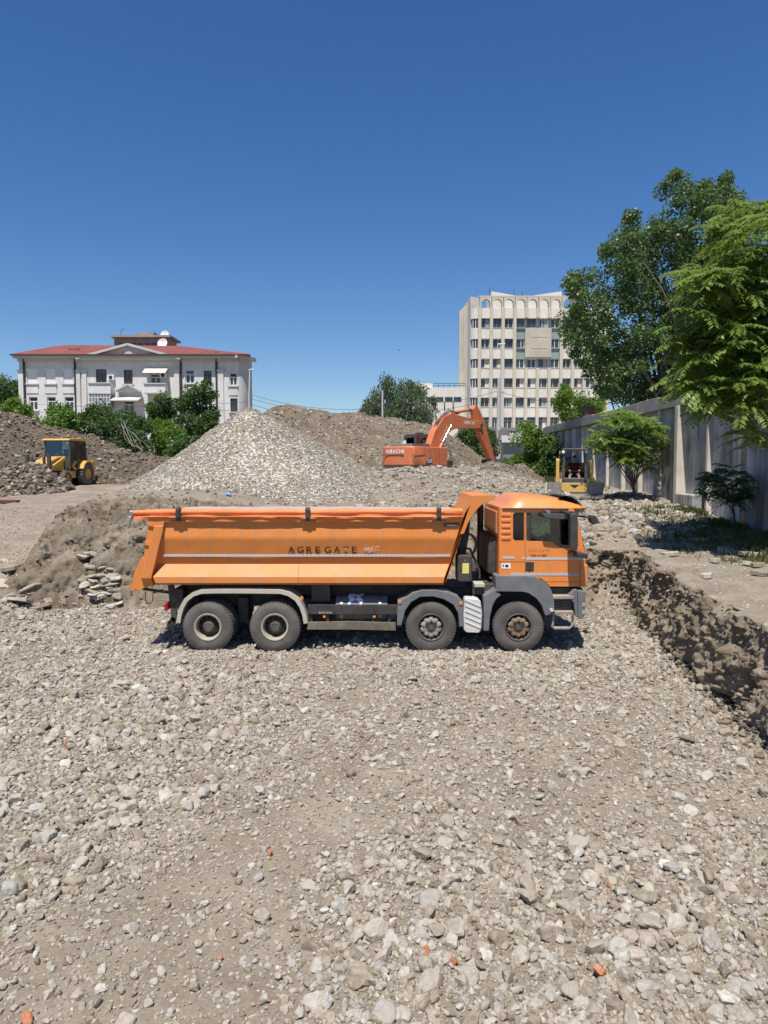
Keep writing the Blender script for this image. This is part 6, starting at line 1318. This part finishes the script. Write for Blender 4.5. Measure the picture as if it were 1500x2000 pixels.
# ground floor
zg = O(1000, 842)[1]
MB().box(bx0 - 1, bx0 + bw * NB, YT_ + .3, YT_ + .6, 2, zg + .3).build('ground_floor_wall', M_cream, TW)
MB().box(O(895, 845)[0], bx0 + bw * 3, YT_ - 4, YT_ + .25, zg - .2, zg + .35).build('entrance_canopy', M_grey, TW)
a, b, z0, z1 = [*(O(980, 850, YT_ - 6)[0], O(1060, 850, YT_ - 6)[0])] + [O(1000, 864, YT_ - 6)[1], O(1000, 845, YT_ - 6)[1]]
MB().box(a, b, YT_ - 6, YT_ - 1, z0, z1).build('entrance_fascia', M_plaster, TW)
MB().box(a + .4, b - .3, YT_ - 5.2, YT_ - 5, 2.2, z0).build('entrance_door', mat('blue_grey_shutter', (.15, .19, .20), .5), TW)
# low wing to the left of the tower
LW = thing('low_wing', 'low cream flat-roofed wing joined to the office tower', 'building', (9, 119, 2.9), world=True)
a, b, z0, z1 = [O(800, 780, 119.)[0], O(909, 780, 119.)[0], 2, O(870, 757, 119.)[1]]
MB().box(a, b, 119, 128, z0, z1).build('wall', M_cream, LW)
c = O(846, 757, 119.)[0]; MB().box(a, c, 119.5, 128, z1, O(800, 748, 119.)[1]).build('upper_wall', M_cream, LW)
MB().box(a, b + .1, 118.7, 128, z1 + .002, z1 + .2).build('parapet', M_creamp, LW) if False else None
for px in (833, 851, 869, 886):
    x0, x1 = O(px, 780, 119.)[0], O(px + 15, 780, 119.)[0]; zz0, zz1 = O(850, 784, 119.)[1], O(850, 775.5, 119.)[1]
    w = MB().box(x0, x1, 118.93, 118.998, zz0, zz1).build('window', M_tpane, LW)
    MB().plate([(118.99, zz0 - .1), (118.5, zz0 - .1), (118.99, zz0 - 1.6)], x0 - .15, x0 - .02, axis='x').build('bracket', M_pipe, LW)
zr = O(870, 748.5, 119.)[1]
for k in range(7): x = c + (b - c) * k / 6; MB().box(x - .03, x + .03, 119.2, 119.26, z1, zr).build('rail_post', M_pipe, LW)
for q in (.5, 1.): MB().box(c, b, 119.2, 119.25, z1 + (zr - z1) * q - .04, z1 + (zr - z1) * q + .04).build('roof_rail', M_pipe, LW)

# ================================================================ concrete boundary wall on the right
def streaky():
    m, N, L, Bs = nt('streaked_concrete'); tc = N.new('ShaderNodeTexCoord'); mp = N.new('ShaderNodeMapping'); mp.inputs['Scale'].default_value = (1, 3.2, .24); L.new(tc.outputs['Object'], mp.inputs[0])
    n = N.new('ShaderNodeTexNoise'); n.inputs['Scale'].default_value = 1.3; n.inputs['Detail'].default_value = 9; n.inputs['Roughness'].default_value = .66; L.new(mp.outputs[0], n.inputs['Vector'])
    n2 = N.new('ShaderNodeTexNoise'); n2.inputs['Scale'].default_value = .9; n2.inputs['Detail'].default_value = 8; L.new(tc.outputs['Object'], n2.inputs['Vector'])
    mx = N.new('ShaderNodeMix'); mx.inputs[0].default_value = .45; L.new(n.outputs['Fac'], mx.inputs[2]); L.new(n2.outputs['Fac'], mx.inputs[3])
    r = N.new('ShaderNodeValToRGB'); ramp_set(r, [(.33, (.08, .075, .068)), (.45, (.27, .257, .24)), (.56, (.43, .415, .39)), (.68, (.76, .73, .68))]); L.new(mx.outputs[0], r.inputs['Fac']); L.new(r.outputs[0], Bs.inputs['Base Color']); Bs.inputs['Roughness'].default_value = .9
    bp = N.new('ShaderNodeBump'); bp.inputs['Strength'].default_value = .5; bp.inputs['Distance'].default_value = .05; L.new(n2.outputs['Fac'], bp.inputs['Height']); L.new(bp.outputs[0], Bs.inputs['Normal']); return m
M_wall = streaky()
M_pil = mat('limewashed_pilaster', (.62, .57, .49), .9, 0, .2, 1.5, bump=.4, bscale=9, dust=.3, dcol=(.35, .28, .2), dscale=1.2)
M_slate = mat('grey_roof_sheet', (.20, .205, .22), .6, 0, .15, 2)
WX = 12.6
WL = thing('boundary_wall', 'tall streaked concrete panel wall with pilasters along the site edge', 'wall', (WX, 38, 2), world=True)
pil = [15.2, 17.7, 20.2, 22.7, 25.2, 27.75, 30.3, 32.7, 35.2, 37.7, 40.3, 42.9, 45.3, 47.5, 49.3, 51.1, 52.9, 54.5, 56.0]
WT = 7.0
for k in range(len(pil) - 1):
    y0, y1 = pil[k], pil[k + 1]; off = random.uniform(-.03, .05)
    MB().box(WX + off + .15, WX + .6, y0 + .07, y1 - .07, 1.0, WT - .55).build('wall_panel', M_wall, WL)
    MB().box(WX - .12 + random.uniform(-.01, .01), WX + .65, y0, y1 - .03, WT - .55 + .002, WT + random.uniform(-.05, .04)).build('coping_block', M_conc, WL, bevel=.02)
for k, y in enumerate(pil):
    w = .09 if k not in (6,) else .16
    MB().box(WX - .02 - (.18 if k == 6 else 0), WX + .6, y - w, y + w, 1.0, WT - .553).build('pilaster', M_pil, WL, bevel=.02)
MB().box(WX - .3, WX + .6, 28.3, 30.0, 1.2, 2.75).build('plinth', M_wall, WL, bevel=.04)
rf = MB().add([(WX + .1, 30.4, WT + .06), (WX + .1, 38.2, WT + .06), (WX + 6, 38.2, WT + .75), (WX + 6, 30.4, WT + .75), (WX + .1, 30.4, WT - .05), (WX + .1, 38.2, WT - .05), (WX + 6, 38.2, WT - .2), (WX + 6, 30.4, WT - .2)], [(0, 1, 2, 3), (0, 4, 5, 1), (0, 3, 7, 4), (1, 5, 6, 2), (2, 6, 7, 3)])
rf.build('lean_to_roof', M_slate, WL)
MB().box(WX + .05, WX + .7, 45.0, 45.7, WT + .02, WT + .7).build('chimney', mat('dark_brick', (.10, .06, .045), .9, bump=.4, bscale=10), WL)

# ================================================================ poles and wires
M_pole = mat('concrete_pole', (.42, .41, .39), .85, 0, .12, 3)
def pole(label, px, pyt, pyb, Y, r0, r1):
    t, b_ = atY(px, pyt, Y), atY(px, pyb, Y); e = thing('utility_pole', label, 'pole', (t.x, Y, 2.9), world=True, group=None)
    MB().cyl((t.x, Y, 2.6), (t.x, Y, t.z), r0, r1, 12).build('shaft', M_pole, e, smooth=40); return e, t
e, t = pole('grey utility pole with meter box in front of the office tower', 974.5, 738, 900, 80., .26, .17)
MB().box(t.x - .05, t.x + 1.2, 79.6, 80.2, atY(974, 850, 80).z, atY(974, 840, 80).z).build('meter_box', M_grey, e); MB().box(t.x - .6, t.x + .6, 79.9, 80., t.z - 1.6, t.z - 1.45).build('cross_arm', M_pole, e)
for k in range(3): MB().cyl((t.x - .5 + k * .5, 79.95, t.z - 1.45), (t.x - .5 + k * .5, 79.95, t.z - 1.2), .06, n=8).build('insulator', M_white, e)
e1, t1 = pole('pale street pole among the weeping tree branches', 747, 762, 830, 78., .16, .09)
e2, t2 = pole('short utility pole at the right corner of the apartment house', 486.5, 766, 830, 84., .16, .13)
MB().tube([(t2.x, 84, t2.z), (t2.x + .1, 84, t2.z + 2.6)], .05, 6).bar((t2.x, 84, t2.z + 2.6), (t2.x + .6, 84, t2.z + 2.7), .2, .1).build('street_lamp', M_shutter, e2)
e3, t3 = pole('thin lamp post in front of the office tower', 979, 672, 880, 84., .09, .06)
MB().bar((t3.x - .45, 84, t3.z), (t3.x + .45, 84, t3.z + .05), .25, .12).build('lamp_head', M_shutter, e3)
def wire(label, a, b_, sag):
    a, b_ = Vector(a), Vector(b_); P = [a.lerp(b_, t) - Vector((0, 0, sag * 4 * t * (1 - t))) for t in np.linspace(0, 1, 16)]
    o = MB().tube(P, .022, 4).build('overhead_wire', M_pipe, None); tag(o, label, 'wire', 'overhead wires')
for k, (za0, za1, sg_) in enumerate(((0, -.5, .8), (-.5, -1.3, .6), (-1.1, -1.6, .9))):
    wire(('topmost', 'middle', 'lowest')[k] + ' thin wire strung above the gravel pile', (t2.x, 84, t2.z - .2 + za0), (t1.x, 78, t1.z - 1.4 + za1), sg_)
for k in range(2): wire(('upper', 'lower')[k] + ' thin wire crossing the front of the office tower', (t1.x, 78, t1.z - 1.0 - k), (t.x, 80, t.z - 1.4 - k * .6), .8)
wire('thin wire running from the pole behind the boundary wall', (t.x, 80, t.z - 1.5), (19, 62, 9.5), .5)
for k in range(2): wire(('upper', 'lower')[k] + ' thin wire crossing the apartment house front', (t2.x, 84, t2.z - 1.1 - k * .8), (-52, 84, 12.2 - k * .9), .9)
# small things lying about
p = atZ(447, 980, 2.55); bz = thing('plastic_bag', 'crumpled blue plastic bag on the earth bank', 'bag', (p.x, p.y, float(H(p.x, p.y))))
V, F = rock_shape(np.random.default_rng(3), 3, rough=.5); V = V * np.array([.15, .10, .12]); np_mesh('film', V + np.array([0, 0, .07]), F, mat('blue_plastic', (.22, .36, .68), .4, 0, .5, 14), bz, False)
p = atZ(1452, 1032, 1.75); lt = thing('litter', 'orange scrap of plastic in the grass by the wall', 'litter', (p.x, p.y, float(H(p.x, p.y))))
V, F = rock_shape(np.random.default_rng(8), 3, rough=.6); np_mesh('film', V * .12 + np.array([0, 0, .22]), F, mat('orange_plastic', (.75, .17, .05), .5), lt, False)
p = atY(10, 945, 33.); pp = MB().box(-.9, .55, -.12, .12, 0, .14).box(-.95, .5, .16, .36, .0, .14).build('steel_beam', mat('rusty_beam', (.12, .035, .02), .7), None); pp.location = (p.x, 33., float(H(p.x, 33.))); tag(pp, 'pair of rusty red beams lying at the left edge of the track', 'beam')
p = atY(779, 685, 60.); bd = MB().add([(0, 0, 0), (-.12, .05, .10), (-.06, .02, .02), (.10, .05, .12), (.06, .02, .02), (0, -.08, 0), (0, .08, .0), (0, 0, .05)], [(0, 2, 1), (0, 3, 4), (0, 1, 7), (0, 7, 3), (5, 0, 7), (6, 7, 0)]).build('bird', M_letter, None); bd.location = p; tag(bd, 'small dark bird flying in the clear sky', 'bird')
# ================================================================ vegetation
M_bark = mat('grey_bark', (.12, .10, .08), .9, 0, .25, 4, bump=.6, bscale=12)
M_lpop = leaf_mat('poplar_leaf', (.050, .098, .026), (.125, .195, .065), .32, 1.4, .42)
M_lail = leaf_mat('ailanthus_leaf', (.085, .155, .026), (.20, .28, .055), .36, .9, .42)
M_lail2 = leaf_mat('sapling_leaf', (.075, .145, .02), (.18, .27, .045), .32, .9, .45)
M_lbush = leaf_mat('bush_leaf', (.060, .13, .016), (.15, .25, .03), .38, .8, .5)
M_ldark = leaf_mat('dark_bush_leaf', (.030, .070, .014), (.080, .145, .028), .30, .7, .5)
M_lwil = leaf_mat('willow_leaf', (.055, .088, .038), (.12, .165, .075), .30, .6, .5)
M_lshade = leaf_mat('shrub_leaf', (.035, .085, .018), (.09, .165, .035), .35, 1.2, .5)
M_grass = leaf_mat('grass_blade', (.05, .085, .02), (.19, .19, .07), .35, .9, .6)
def inside(poly, x, y):
    r = np.zeros(len(x), bool); n = len(poly)
    for i in range(n):
        (x1, y1), (x2, y2) = poly[i], poly[(i + 1) % n]
        c = ((y1 > y) != (y2 > y)) & (x < (x2 - x1) * (y - y1) / (y2 - y1 + 1e-9) + x1); r ^= c
    return r
def clumps(poly, Y, depth, n, r0, r1, rng):
    P = np.array(poly, float); out = []; lo, hi = P.min(0), P.max(0)
    while len(out) < n:
        x = rng.uniform(lo[0], hi[0], 200); y = rng.uniform(lo[1], hi[1], 200); k = inside(poly, x, y)
        for a, b in zip(x[k], y[k]):
            r = rng.uniform(r0, r1); rp_ = r * FPX / Y
            ins = inside(poly, np.array([a - rp_ * .75, a + rp_ * .75, a, a]), np.array([b, b, b - rp_ * .75, b + rp_ * .75]))
            if ins.sum() < 3: r *= .6
            c = atY(a, b, Y + depth * rng.uniform(-1, 1)); out.append((c.x, c.y, c.z, r))
            if len(out) >= n: break
    return np.array(out)
def unit(v): return v / (np.linalg.norm(v, axis=-1, keepdims=True) + 1e-9)
def leaf_quads(P, T, Nn, L, Wd):
    """leaf blades: base, side, tip, side"""
    S = unit(np.cross(T, Nn)); M = P + T * (L * .45)[:, None] + unit(Nn) * (L * .06)[:, None]
    V = np.stack([P, M - S * (Wd / 2)[:, None], P + T * L[:, None], M + S * (Wd / 2)[:, None]], 1).reshape(-1, 3)
    return V, np.arange(len(P) * 4).reshape(-1, 4)
def crown_mesh(C, per, L0, L1, rng, droop=.3, squash=.85, wid=.75):
    n = len(C) * per; i = np.repeat(np.arange(len(C)), per)
    d = unit(rng.normal(size=(n, 3))); rad = rng.random(n) ** .42
    P = C[i, :3] + d * (C[i, 3] * rad)[:, None] * np.array([1, 1, squash])
    T = unit(d * .5 + rng.normal(size=(n, 3)) * .7 + np.array([0, 0, -droop])); Nn = unit(rng.normal(size=(n, 3)) * .8 + d * .4 + np.array([0, -.15, .55]))
    L = rng.uniform(L0, L1, n); return leaf_quads(P, T, Nn, L, L * wid)
def limb(m, p0, p1, r0, r1, rng, bend=.08, n=6):
    p0, p1 = Vector(p0), Vector(p1); L = (p1 - p0).length; pts = []
    o = Vector(rng.normal(size=3)) * L * bend
    for k in range(n + 1): t = k / n; pts.append(p0.lerp(p1, t) + o * math.sin(math.pi * t) + Vector((0, 0, .08 * L * math.sin(math.pi * t))))
    m.tube(pts, [r0 + (r1 - r0) * k / n for k in range(n + 1)], 7); return pts
def tree(name, label, cat, poly, Y, depth, n, r0, r1, per, L0, L1, m, seed, base, trunk_r, nb=14, group=None, droop=.3, wid=.75, lean=None):
    rng = np.random.default_rng(seed); C = clumps(poly, Y, depth, n, r0, r1, rng)
    gz_ = float(H(base[0], base[1])) - .1; e = thing(name, label, cat, (base[0], base[1], gz_), world=True, group=group)
    tr = MB(); cen = C[:, :3].mean(0); top = C[C[:, 2].argsort()[-max(1, len(C) // 8):], :3].mean(0); fork = Vector((base[0], base[1], gz_)).lerp(Vector(top), .35) if lean is None else Vector(lean)
    limb(tr, (base[0], base[1], gz_), fork, trunk_r, trunk_r * .7, rng, .03); tr.build('trunk', M_bark, e, smooth=60)
    for k in rng.choice(len(C), min(nb, len(C)), replace=False):
        br = MB(); s = Vector((base[0], base[1], gz_)).lerp(fork, rng.uniform(.55, 1.)) if lean is None else fork; limb(br, s, C[k, :3], trunk_r * .42, trunk_r * .10, rng, .10); br.build('branch', M_bark, e, smooth=60)
    V, F = crown_mesh(C, per, L0, L1, rng, droop, wid=wid); np_mesh('crown', V, F, m, e); return e
# tall poplar behind the wall
tree('poplar_tree', 'tall dark green poplar rising behind the boundary wall', 'tree',
     [(1092, 650), (1098, 600), (1105, 560), (1118, 545), (1131, 520), (1145, 535), (1160, 545), (1172, 505), (1185, 478), (1198, 500), (1206, 455), (1222, 425), (1240, 408), (1252, 430), (1262, 470), (1278, 440), (1272, 420), (1286, 395), (1290, 360), (1306, 345), (1330, 333), (1352, 350), (1362, 375), (1378, 352), (1395, 345), (1422, 342), (1440, 385), (1470, 430), (1480, 700), (1420, 760), (1330, 775), (1300, 740), (1275, 690), (1262, 655), (1252, 690), (1262, 740), (1250, 770), (1200, 775), (1165, 760), (1140, 715), (1120, 690), (1100, 690), (1115, 665)],
     46., 3.2, 420, .5, 1.0, 160, .14, .22, M_lpop, 101, (17.9, 47.), .30, 24, wid=.85)
tree('poplar_tree', 'lower poplar limbs spreading above the lean-to roof of the wall', 'tree', [(1180, 700), (1260, 690), (1290, 740), (1320, 770), (1290, 800), (1210, 800), (1165, 770)], 50., 2.5, 26, .5, 1.0, 230, .13, .22, M_lpop, 102, (18.5, 51.), .22, 8)
# young tree above the far wall
tree('young_tree', 'bright green young tree above the far end of the wall', 'tree', [(1084, 800), (1090, 765), (1105, 748), (1115, 775), (1140, 770), (1170, 775), (1195, 785), (1190, 810), (1150, 825), (1100, 832)], 60., 2.0, 34, .45, .85, 150, .16, .26, M_lbush, 103, (18.5, 60.), .14, 8)
tree('bush', 'dense green bush between the tower entrance and the wall end', 'bush', [(1003, 850), (1012, 825), (1030, 818), (1048, 830), (1060, 855), (1088, 862), (1094, 900), (1090, 935), (1020, 935), (1010, 890)], 52., 1.6, 46, .45, .8, 190, .14, .24, M_lbush, 104, (10.9, 52.), .10, 10)
tree('bush', 'darker bush tucked against the far panels of the wall', 'bush', [(1062, 880), (1075, 868), (1096, 870), (1098, 930), (1066, 935)], 48., 1.0, 18, .4, .7, 190, .14, .22, M_ldark, 105, (11.4, 48.), .08, 6)
tree('bush', 'round green bush behind the excavator arm', 'bush', [(897, 852), (905, 840), (925, 835), (960, 842), (975, 860), (968, 890), (935, 898), (905, 880)], 66., 1.6, 32, .5, .9, 170, .16, .26, M_ldark, 106, (8.9, 66.), .1, 8)
tree('bush', 'low bush at the foot of the pale street pole by the tower', 'bush', [(985, 895), (1000, 885), (1025, 895), (1030, 925), (990, 925)], 58., 1.2, 16, .4, .7, 150, .14, .22, M_lbush, 107, (10.5, 58.), .07, 5)
# weeping tree in the middle distance
def weeping():
    rng = np.random.default_rng(111); Y = 84.
    poly = [(704, 800), (722, 770), (722, 752), (740, 738), (770, 730), (790, 748), (806, 742), (822, 758), (848, 752), (852, 770), (842, 800), (850, 830), (800, 830), (730, 828)]
    C = clumps(poly, Y, 3., 62, .7, 1.3, rng); b = Vector((1.6, Y, 2.8)); e = thing('weeping_tree', 'grey-green weeping tree behind the earth mound', 'tree', b, world=True)
    t = MB(); limb(t, b, (1.6, Y, 8.8), .35, .2, rng, .02); t.build('trunk', M_bark, e, smooth=60)
    for k in rng.choice(len(C), 14, replace=False): m_ = MB(); limb(m_, (1.6, Y, rng.uniform(6, 8.8)), C[k, :3], .12, .03, rng); m_.build('branch', M_bark, e, smooth=60)
    n = len(C) * 260; i = np.repeat(np.arange(len(C)), 260); d = unit(rng.normal(size=(n, 3))); P = C[i, :3] + d * (C[i, 3] * rng.random(n) ** .45)[:, None] * np.array([1, 1, .9]); P[:, 2] -= rng.random(n) ** 3 * 1.2
    T_ = unit(rng.normal(size=(n, 3)) * .3 + np.array([0, 0, -1.])); L = rng.uniform(.22, .42, n); V, F = leaf_quads(P, T_, unit(rng.normal(size=(n, 3)) + np.array([0, -.6, .2])), L, L * .36); np_mesh('crown', V, F, M_lwil, e)
weeping()
# trees and bushes before the apartment house
tree('broadleaf_tree', 'dark green tree in front of the right half of the apartment house', 'tree', [(345, 800), (342, 775), (355, 765), (360, 752), (375, 750), (385, 762), (392, 748), (408, 745), (415, 762), (430, 775), (433, 800), (428, 840), (405, 870), (370, 880), (350, 850)], 72., 2.0, 60, .5, .95, 210, .16, .28, M_ldark, 121, (-18.8, 72.), .22, 14)
tree('broadleaf_tree', 'slim dark tree at the middle of the apartment house front', 'tree', [(290, 800), (294, 775), (310, 768), (325, 770), (335, 785), (345, 815), (335, 850), (300, 850)], 73., 1.6, 32, .45, .8, 200, .16, .27, M_ldark, 122, (-22.5, 73.), .16, 8)
tree('bush', 'bright green bush under the middle of the house front', 'bush', [(296, 860), (300, 825), (320, 812), (345, 830), (365, 850), (360, 885), (320, 895)], 64., 1.6, 34, .45, .8, 180, .15, .26, M_lbush, 123, (-19.6, 64.), .08, 6)
tree('bush', 'bright green bush below the shuttered windows', 'bush', [(66, 825), (75, 800), (95, 790), (112, 778), (122, 790), (135, 800), (146, 822), (150, 845), (110, 862), (75, 850)], 62., 1.6, 40, .45, .85, 190, .15, .26, M_lbush, 124, (-28.7, 62.), .08, 6)
tree('bush', 'green bush at the left end of the house', 'bush', [(0, 810), (10, 790), (30, 780), (50, 785), (65, 805), (72, 840), (30, 850), (0, 835)], 64., 1.6, 32, .45, .8, 170, .15, .26, M_lbush, 125, (-33.2, 64.), .08, 6)
tree('bush', 'broad thicket of dark bushes below the porch of the house', 'bush', [(150, 850), (158, 815), (178, 797), (205, 792), (235, 800), (262, 800), (285, 815), (298, 850), (290, 885), (240, 880), (190, 868)], 63., 2.0, 66, .5, .9, 190, .15, .26, M_ldark, 126, (-24.2, 63.), .09, 10)
tree('bush', 'bush filling the gap between gravel pile and house', 'bush', [(330, 880), (345, 855), (385, 850), (400, 865), (372, 905), (335, 905)], 58., 1.6, 26, .45, .75, 170, .15, .26, M_ldark, 127, (-16., 58.), .07, 5)
tree('broadleaf_tree', 'rounded tree beyond the left end of the apartment house', 'tree', [(-60, 760), (-40, 735), (-10, 728), (12, 730), (30, 745), (38, 760), (38, 800), (20, 815), (-60, 815)], 100., 3., 46, .8, 1.5, 190, .25, .42, M_ldark, 128, (-54., 100.), .3, 8)
rng = np.random.default_rng(130); _dp = atY(275, 875, 60.)
DS = thing('dead_shrub', 'bare dry branches leaning out of the dark thicket by the house', 'dead shrub', (_dp.x, 60., 2.9), world=True)
for k in range(7):
    p0 = atY(262 + k * 4, 872 + k * 1.5, 60.); p1 = atY(236 + k * 5 + rng.uniform(-8, 8), 815 + k * 6, 60.); m_ = MB(); limb(m_, (p0.x, 60. + rng.uniform(-.5, .5), p0.z), p1, .03, .012, rng, .14); o = m_.build('dead_branch', mat('dry_wood', (.36, .31, .24), .9), DS, smooth=60)

# ---------------------------------------------------------------- ailanthus: long feathered leaves
def fronds(base, dirs, Lf, rng, leaflet=.13, pairs=11, wid=.40, sag=.42):
    n = len(base); k = pairs; s = np.linspace(.12, 1, k)[None, :, None]
    d = unit(dirs); curve = base[:, None, :] + d[:, None, :] * (Lf[:, None, None] * s) + np.array([0, 0, -1.])[None, None, :] * (Lf[:, None, None] * sag * s ** 2.0)
    tan = unit(np.gradient(curve, axis=1)); up = np.array([0, 0, 1.]); side = unit(np.cross(tan, up)); nor = unit(np.cross(side, tan))
    P_, T_, N_, L_ = [], [], [], []
    for sg in (-1, 1):
        t = unit(side * sg + tan * .35 - up * (.45 + .35 * rng.random((n, 1, 1))) + rng.normal(size=(n, k, 3)) * .12)
        P_.append(curve); T_.append(t); N_.append(unit(nor + side * sg * .45 + rng.normal(size=(n, k, 3)) * .15)); L_.append(leaflet * (1.15 - .55 * np.abs(s[:, :, 0] - .4)) * rng.uniform(.8, 1.15, (n, k)) * (Lf / Lf.mean())[:, None])
    P_ = np.concatenate(P_).reshape(-1, 3); T_ = np.concatenate(T_).reshape(-1, 3); N_ = np.concatenate(N_).reshape(-1, 3); L_ = np.concatenate(L_).reshape(-1)
    return leaf_quads(P_, T_, N_, L_, L_ * wid)
def ailanthus(name, label, cat, poly, Y, depth, nrose, per, Lf, leaflet, m, seed, base, trunk_r, fork, pairs=11, nb=20):
    rng = np.random.default_rng(seed); C = clumps(poly, Y, depth, nrose, .1, .2, rng); gz_ = float(H(base[0], base[1])) - .1
    e = thing(name, label, cat, (base[0], base[1], gz_), world=True); t = MB(); f = Vector(fork); limb(t, (base[0], base[1], gz_), f, trunk_r, trunk_r * .65, rng, .04); t.build('trunk', M_bark, e, smooth=60)
    for k in rng.choice(len(C), min(nb, len(C)), replace=False): b_ = MB(); limb(b_, Vector((base[0], base[1], gz_)).lerp(f, rng.uniform(.6, 1)), C[k, :3] - np.array([0, 0, .1]), trunk_r * .35, trunk_r * .09, rng, .08, 7); b_.build('branch', M_bark, e, smooth=60)
    n = len(C) * per; i = np.repeat(np.arange(len(C)), per); a = rng.uniform(0, 6.283, n); z = rng.uniform(-.35, .9, n); dirs = np.stack([np.cos(a), np.sin(a), z], 1)
    # leaves reach out of the crown, towards light
    dirs[:, 0] += -.25; dirs[:, 1] += -.35
    V, F = fronds(C[i, :3] + rng.normal(size=(n, 3)) * .06, dirs, rng.uniform(.7, 1.25, n) * Lf, rng, leaflet, pairs); np_mesh('crown', V, F, m, e); return e
ailanthus('ailanthus_tree', 'large bright green tree with feathered leaves overhanging the near wall', 'tree',
          [(1325, 735), (1335, 690), (1330, 655), (1350, 615), (1345, 560), (1372, 520), (1358, 480), (1395, 430), (1410, 405), (1450, 400), (1490, 395), (1560, 385), (1640, 420), (1660, 760), (1560, 810), (1470, 805), (1430, 800), (1400, 815), (1360, 790), (1330, 770)],
          20.0, 2.4, 300, 8, .74, .19, M_lail, 141, (12.0, 20.4), .20, (11.7, 20.3, 4.6), 11, 26)
ailanthus('ailanthus_tree', 'drooping lower branch of feathered leaves before the streaked wall', 'tree',
          [(1425, 830), (1450, 815), (1520, 810), (1540, 850), (1490, 870), (1440, 860)], 18.5, .7, 12, 7, .55, .12, M_lail, 142, (11.6, 18.6), .09, (10.9, 18.5, 3.9), 10, 8)
ailanthus('ailanthus_sapling', 'young multi-stemmed tree with feathered leaves before the mid wall', 'tree',
          [(1160, 870), (1165, 840), (1190, 815), (1215, 800), (1245, 802), (1270, 815), (1292, 840), (1296, 868), (1285, 905), (1262, 915), (1240, 890), (1215, 900), (1190, 880), (1165, 885)], 31.5, 1.3, 95, 8, .62, .15, M_lail2, 143, (11.1, 31.6), .07, (11.05, 31.5, 3.1), 9, 22)
ailanthus('ailanthus_shrub', 'small dark shrub with drooping leaves at the foot of the near wall', 'shrub',
          [(1375, 950), (1390, 925), (1420, 915), (1450, 912), (1468, 935), (1462, 965), (1430, 985), (1385, 975)], 24.2, .7, 32, 7, .5, .12, M_lshade, 144, (12.0, 24.3), .04, (11.9, 24.2, 2.6), 9, 10)
# ---------------------------------------------------------------- grass and weeds
def grass(name, parent, n, fx, h0, h1, seed):
    rng = np.random.default_rng(seed); x, y = fx(rng, n); z = H(x, y); n = len(x)
    a = rng.uniform(0, 6.283, n); h = rng.uniform(h0, h1, n); w = h * .07 + .006; ln = rng.normal(0, .35, (n, 2)) * h[:, None]
    P = np.stack([x, y, z - .02], 1); S = np.stack([np.cos(a), np.sin(a), np.zeros(n)], 1) * w[:, None]; M_ = P + np.stack([ln[:, 0] * .35, ln[:, 1] * .35, h * .6], 1); Tp = P + np.stack([ln[:, 0], ln[:, 1], h], 1)
    V = np.stack([P - S, P + S, M_ + S * .7, Tp, M_ - S * .7], 1).reshape(-1, 3); F = np.arange(n * 5).reshape(-1, 5)
    o = np_mesh(name, V, F, M_grass, parent); o['kind'] = 'stuff'; return o
def g_wall(rng, n):
    y = rng.uniform(17, 28.5, n * 4); x = 12.5 - rng.gamma(1.6, .75, n * 4) * np.interp(y, [17, 22, 26, 28.5], [1.2, 1.1, 1.1, .6]); k = (rng.random(n * 4) < np.clip(.55 + 1.2 * fbm(x * .9, y * .9, 3, 500), 0, 1)) & (x > 9.0); return x[k][:n], y[k][:n]
def g_far(rng, n):
    p = atZ(1040, 938, 2.85); x = rng.normal(10.6, 1.1, n * 2); y = rng.normal(44.5, 2.4, n * 2); k = (x < 12.3); return x[k][:n], y[k][:n]
tag(grass('grass', None, 8000, g_wall, .06, .30, 151), 'rough grass and weeds growing along the foot of the near wall', 'grass', kind='stuff')
tag(grass('grass', None, 9000, g_far, .15, .45, 152), 'green grass patch beside the bush left of the skid-steer loader', 'grass', kind='stuff')
def g_tuft(rng, n):
    q = [atZ(a, b, 1.55) for a, b in ((1270, 1055), (1285, 1052), (1300, 1060), (1480, 1095), (1430, 1095), (1330, 1075), (1490, 1075))]; i = rng.integers(0, len(q), n); return np.array([q[k].x for k in i]) + rng.normal(0, .28, n), np.array([q[k].y for k in i]) + rng.normal(0, .28, n)
tag(grass('grass', None, 900, g_tuft, .05, .18, 153), 'thin dry grass tufts on the bank above the trench', 'grass', kind='stuff')
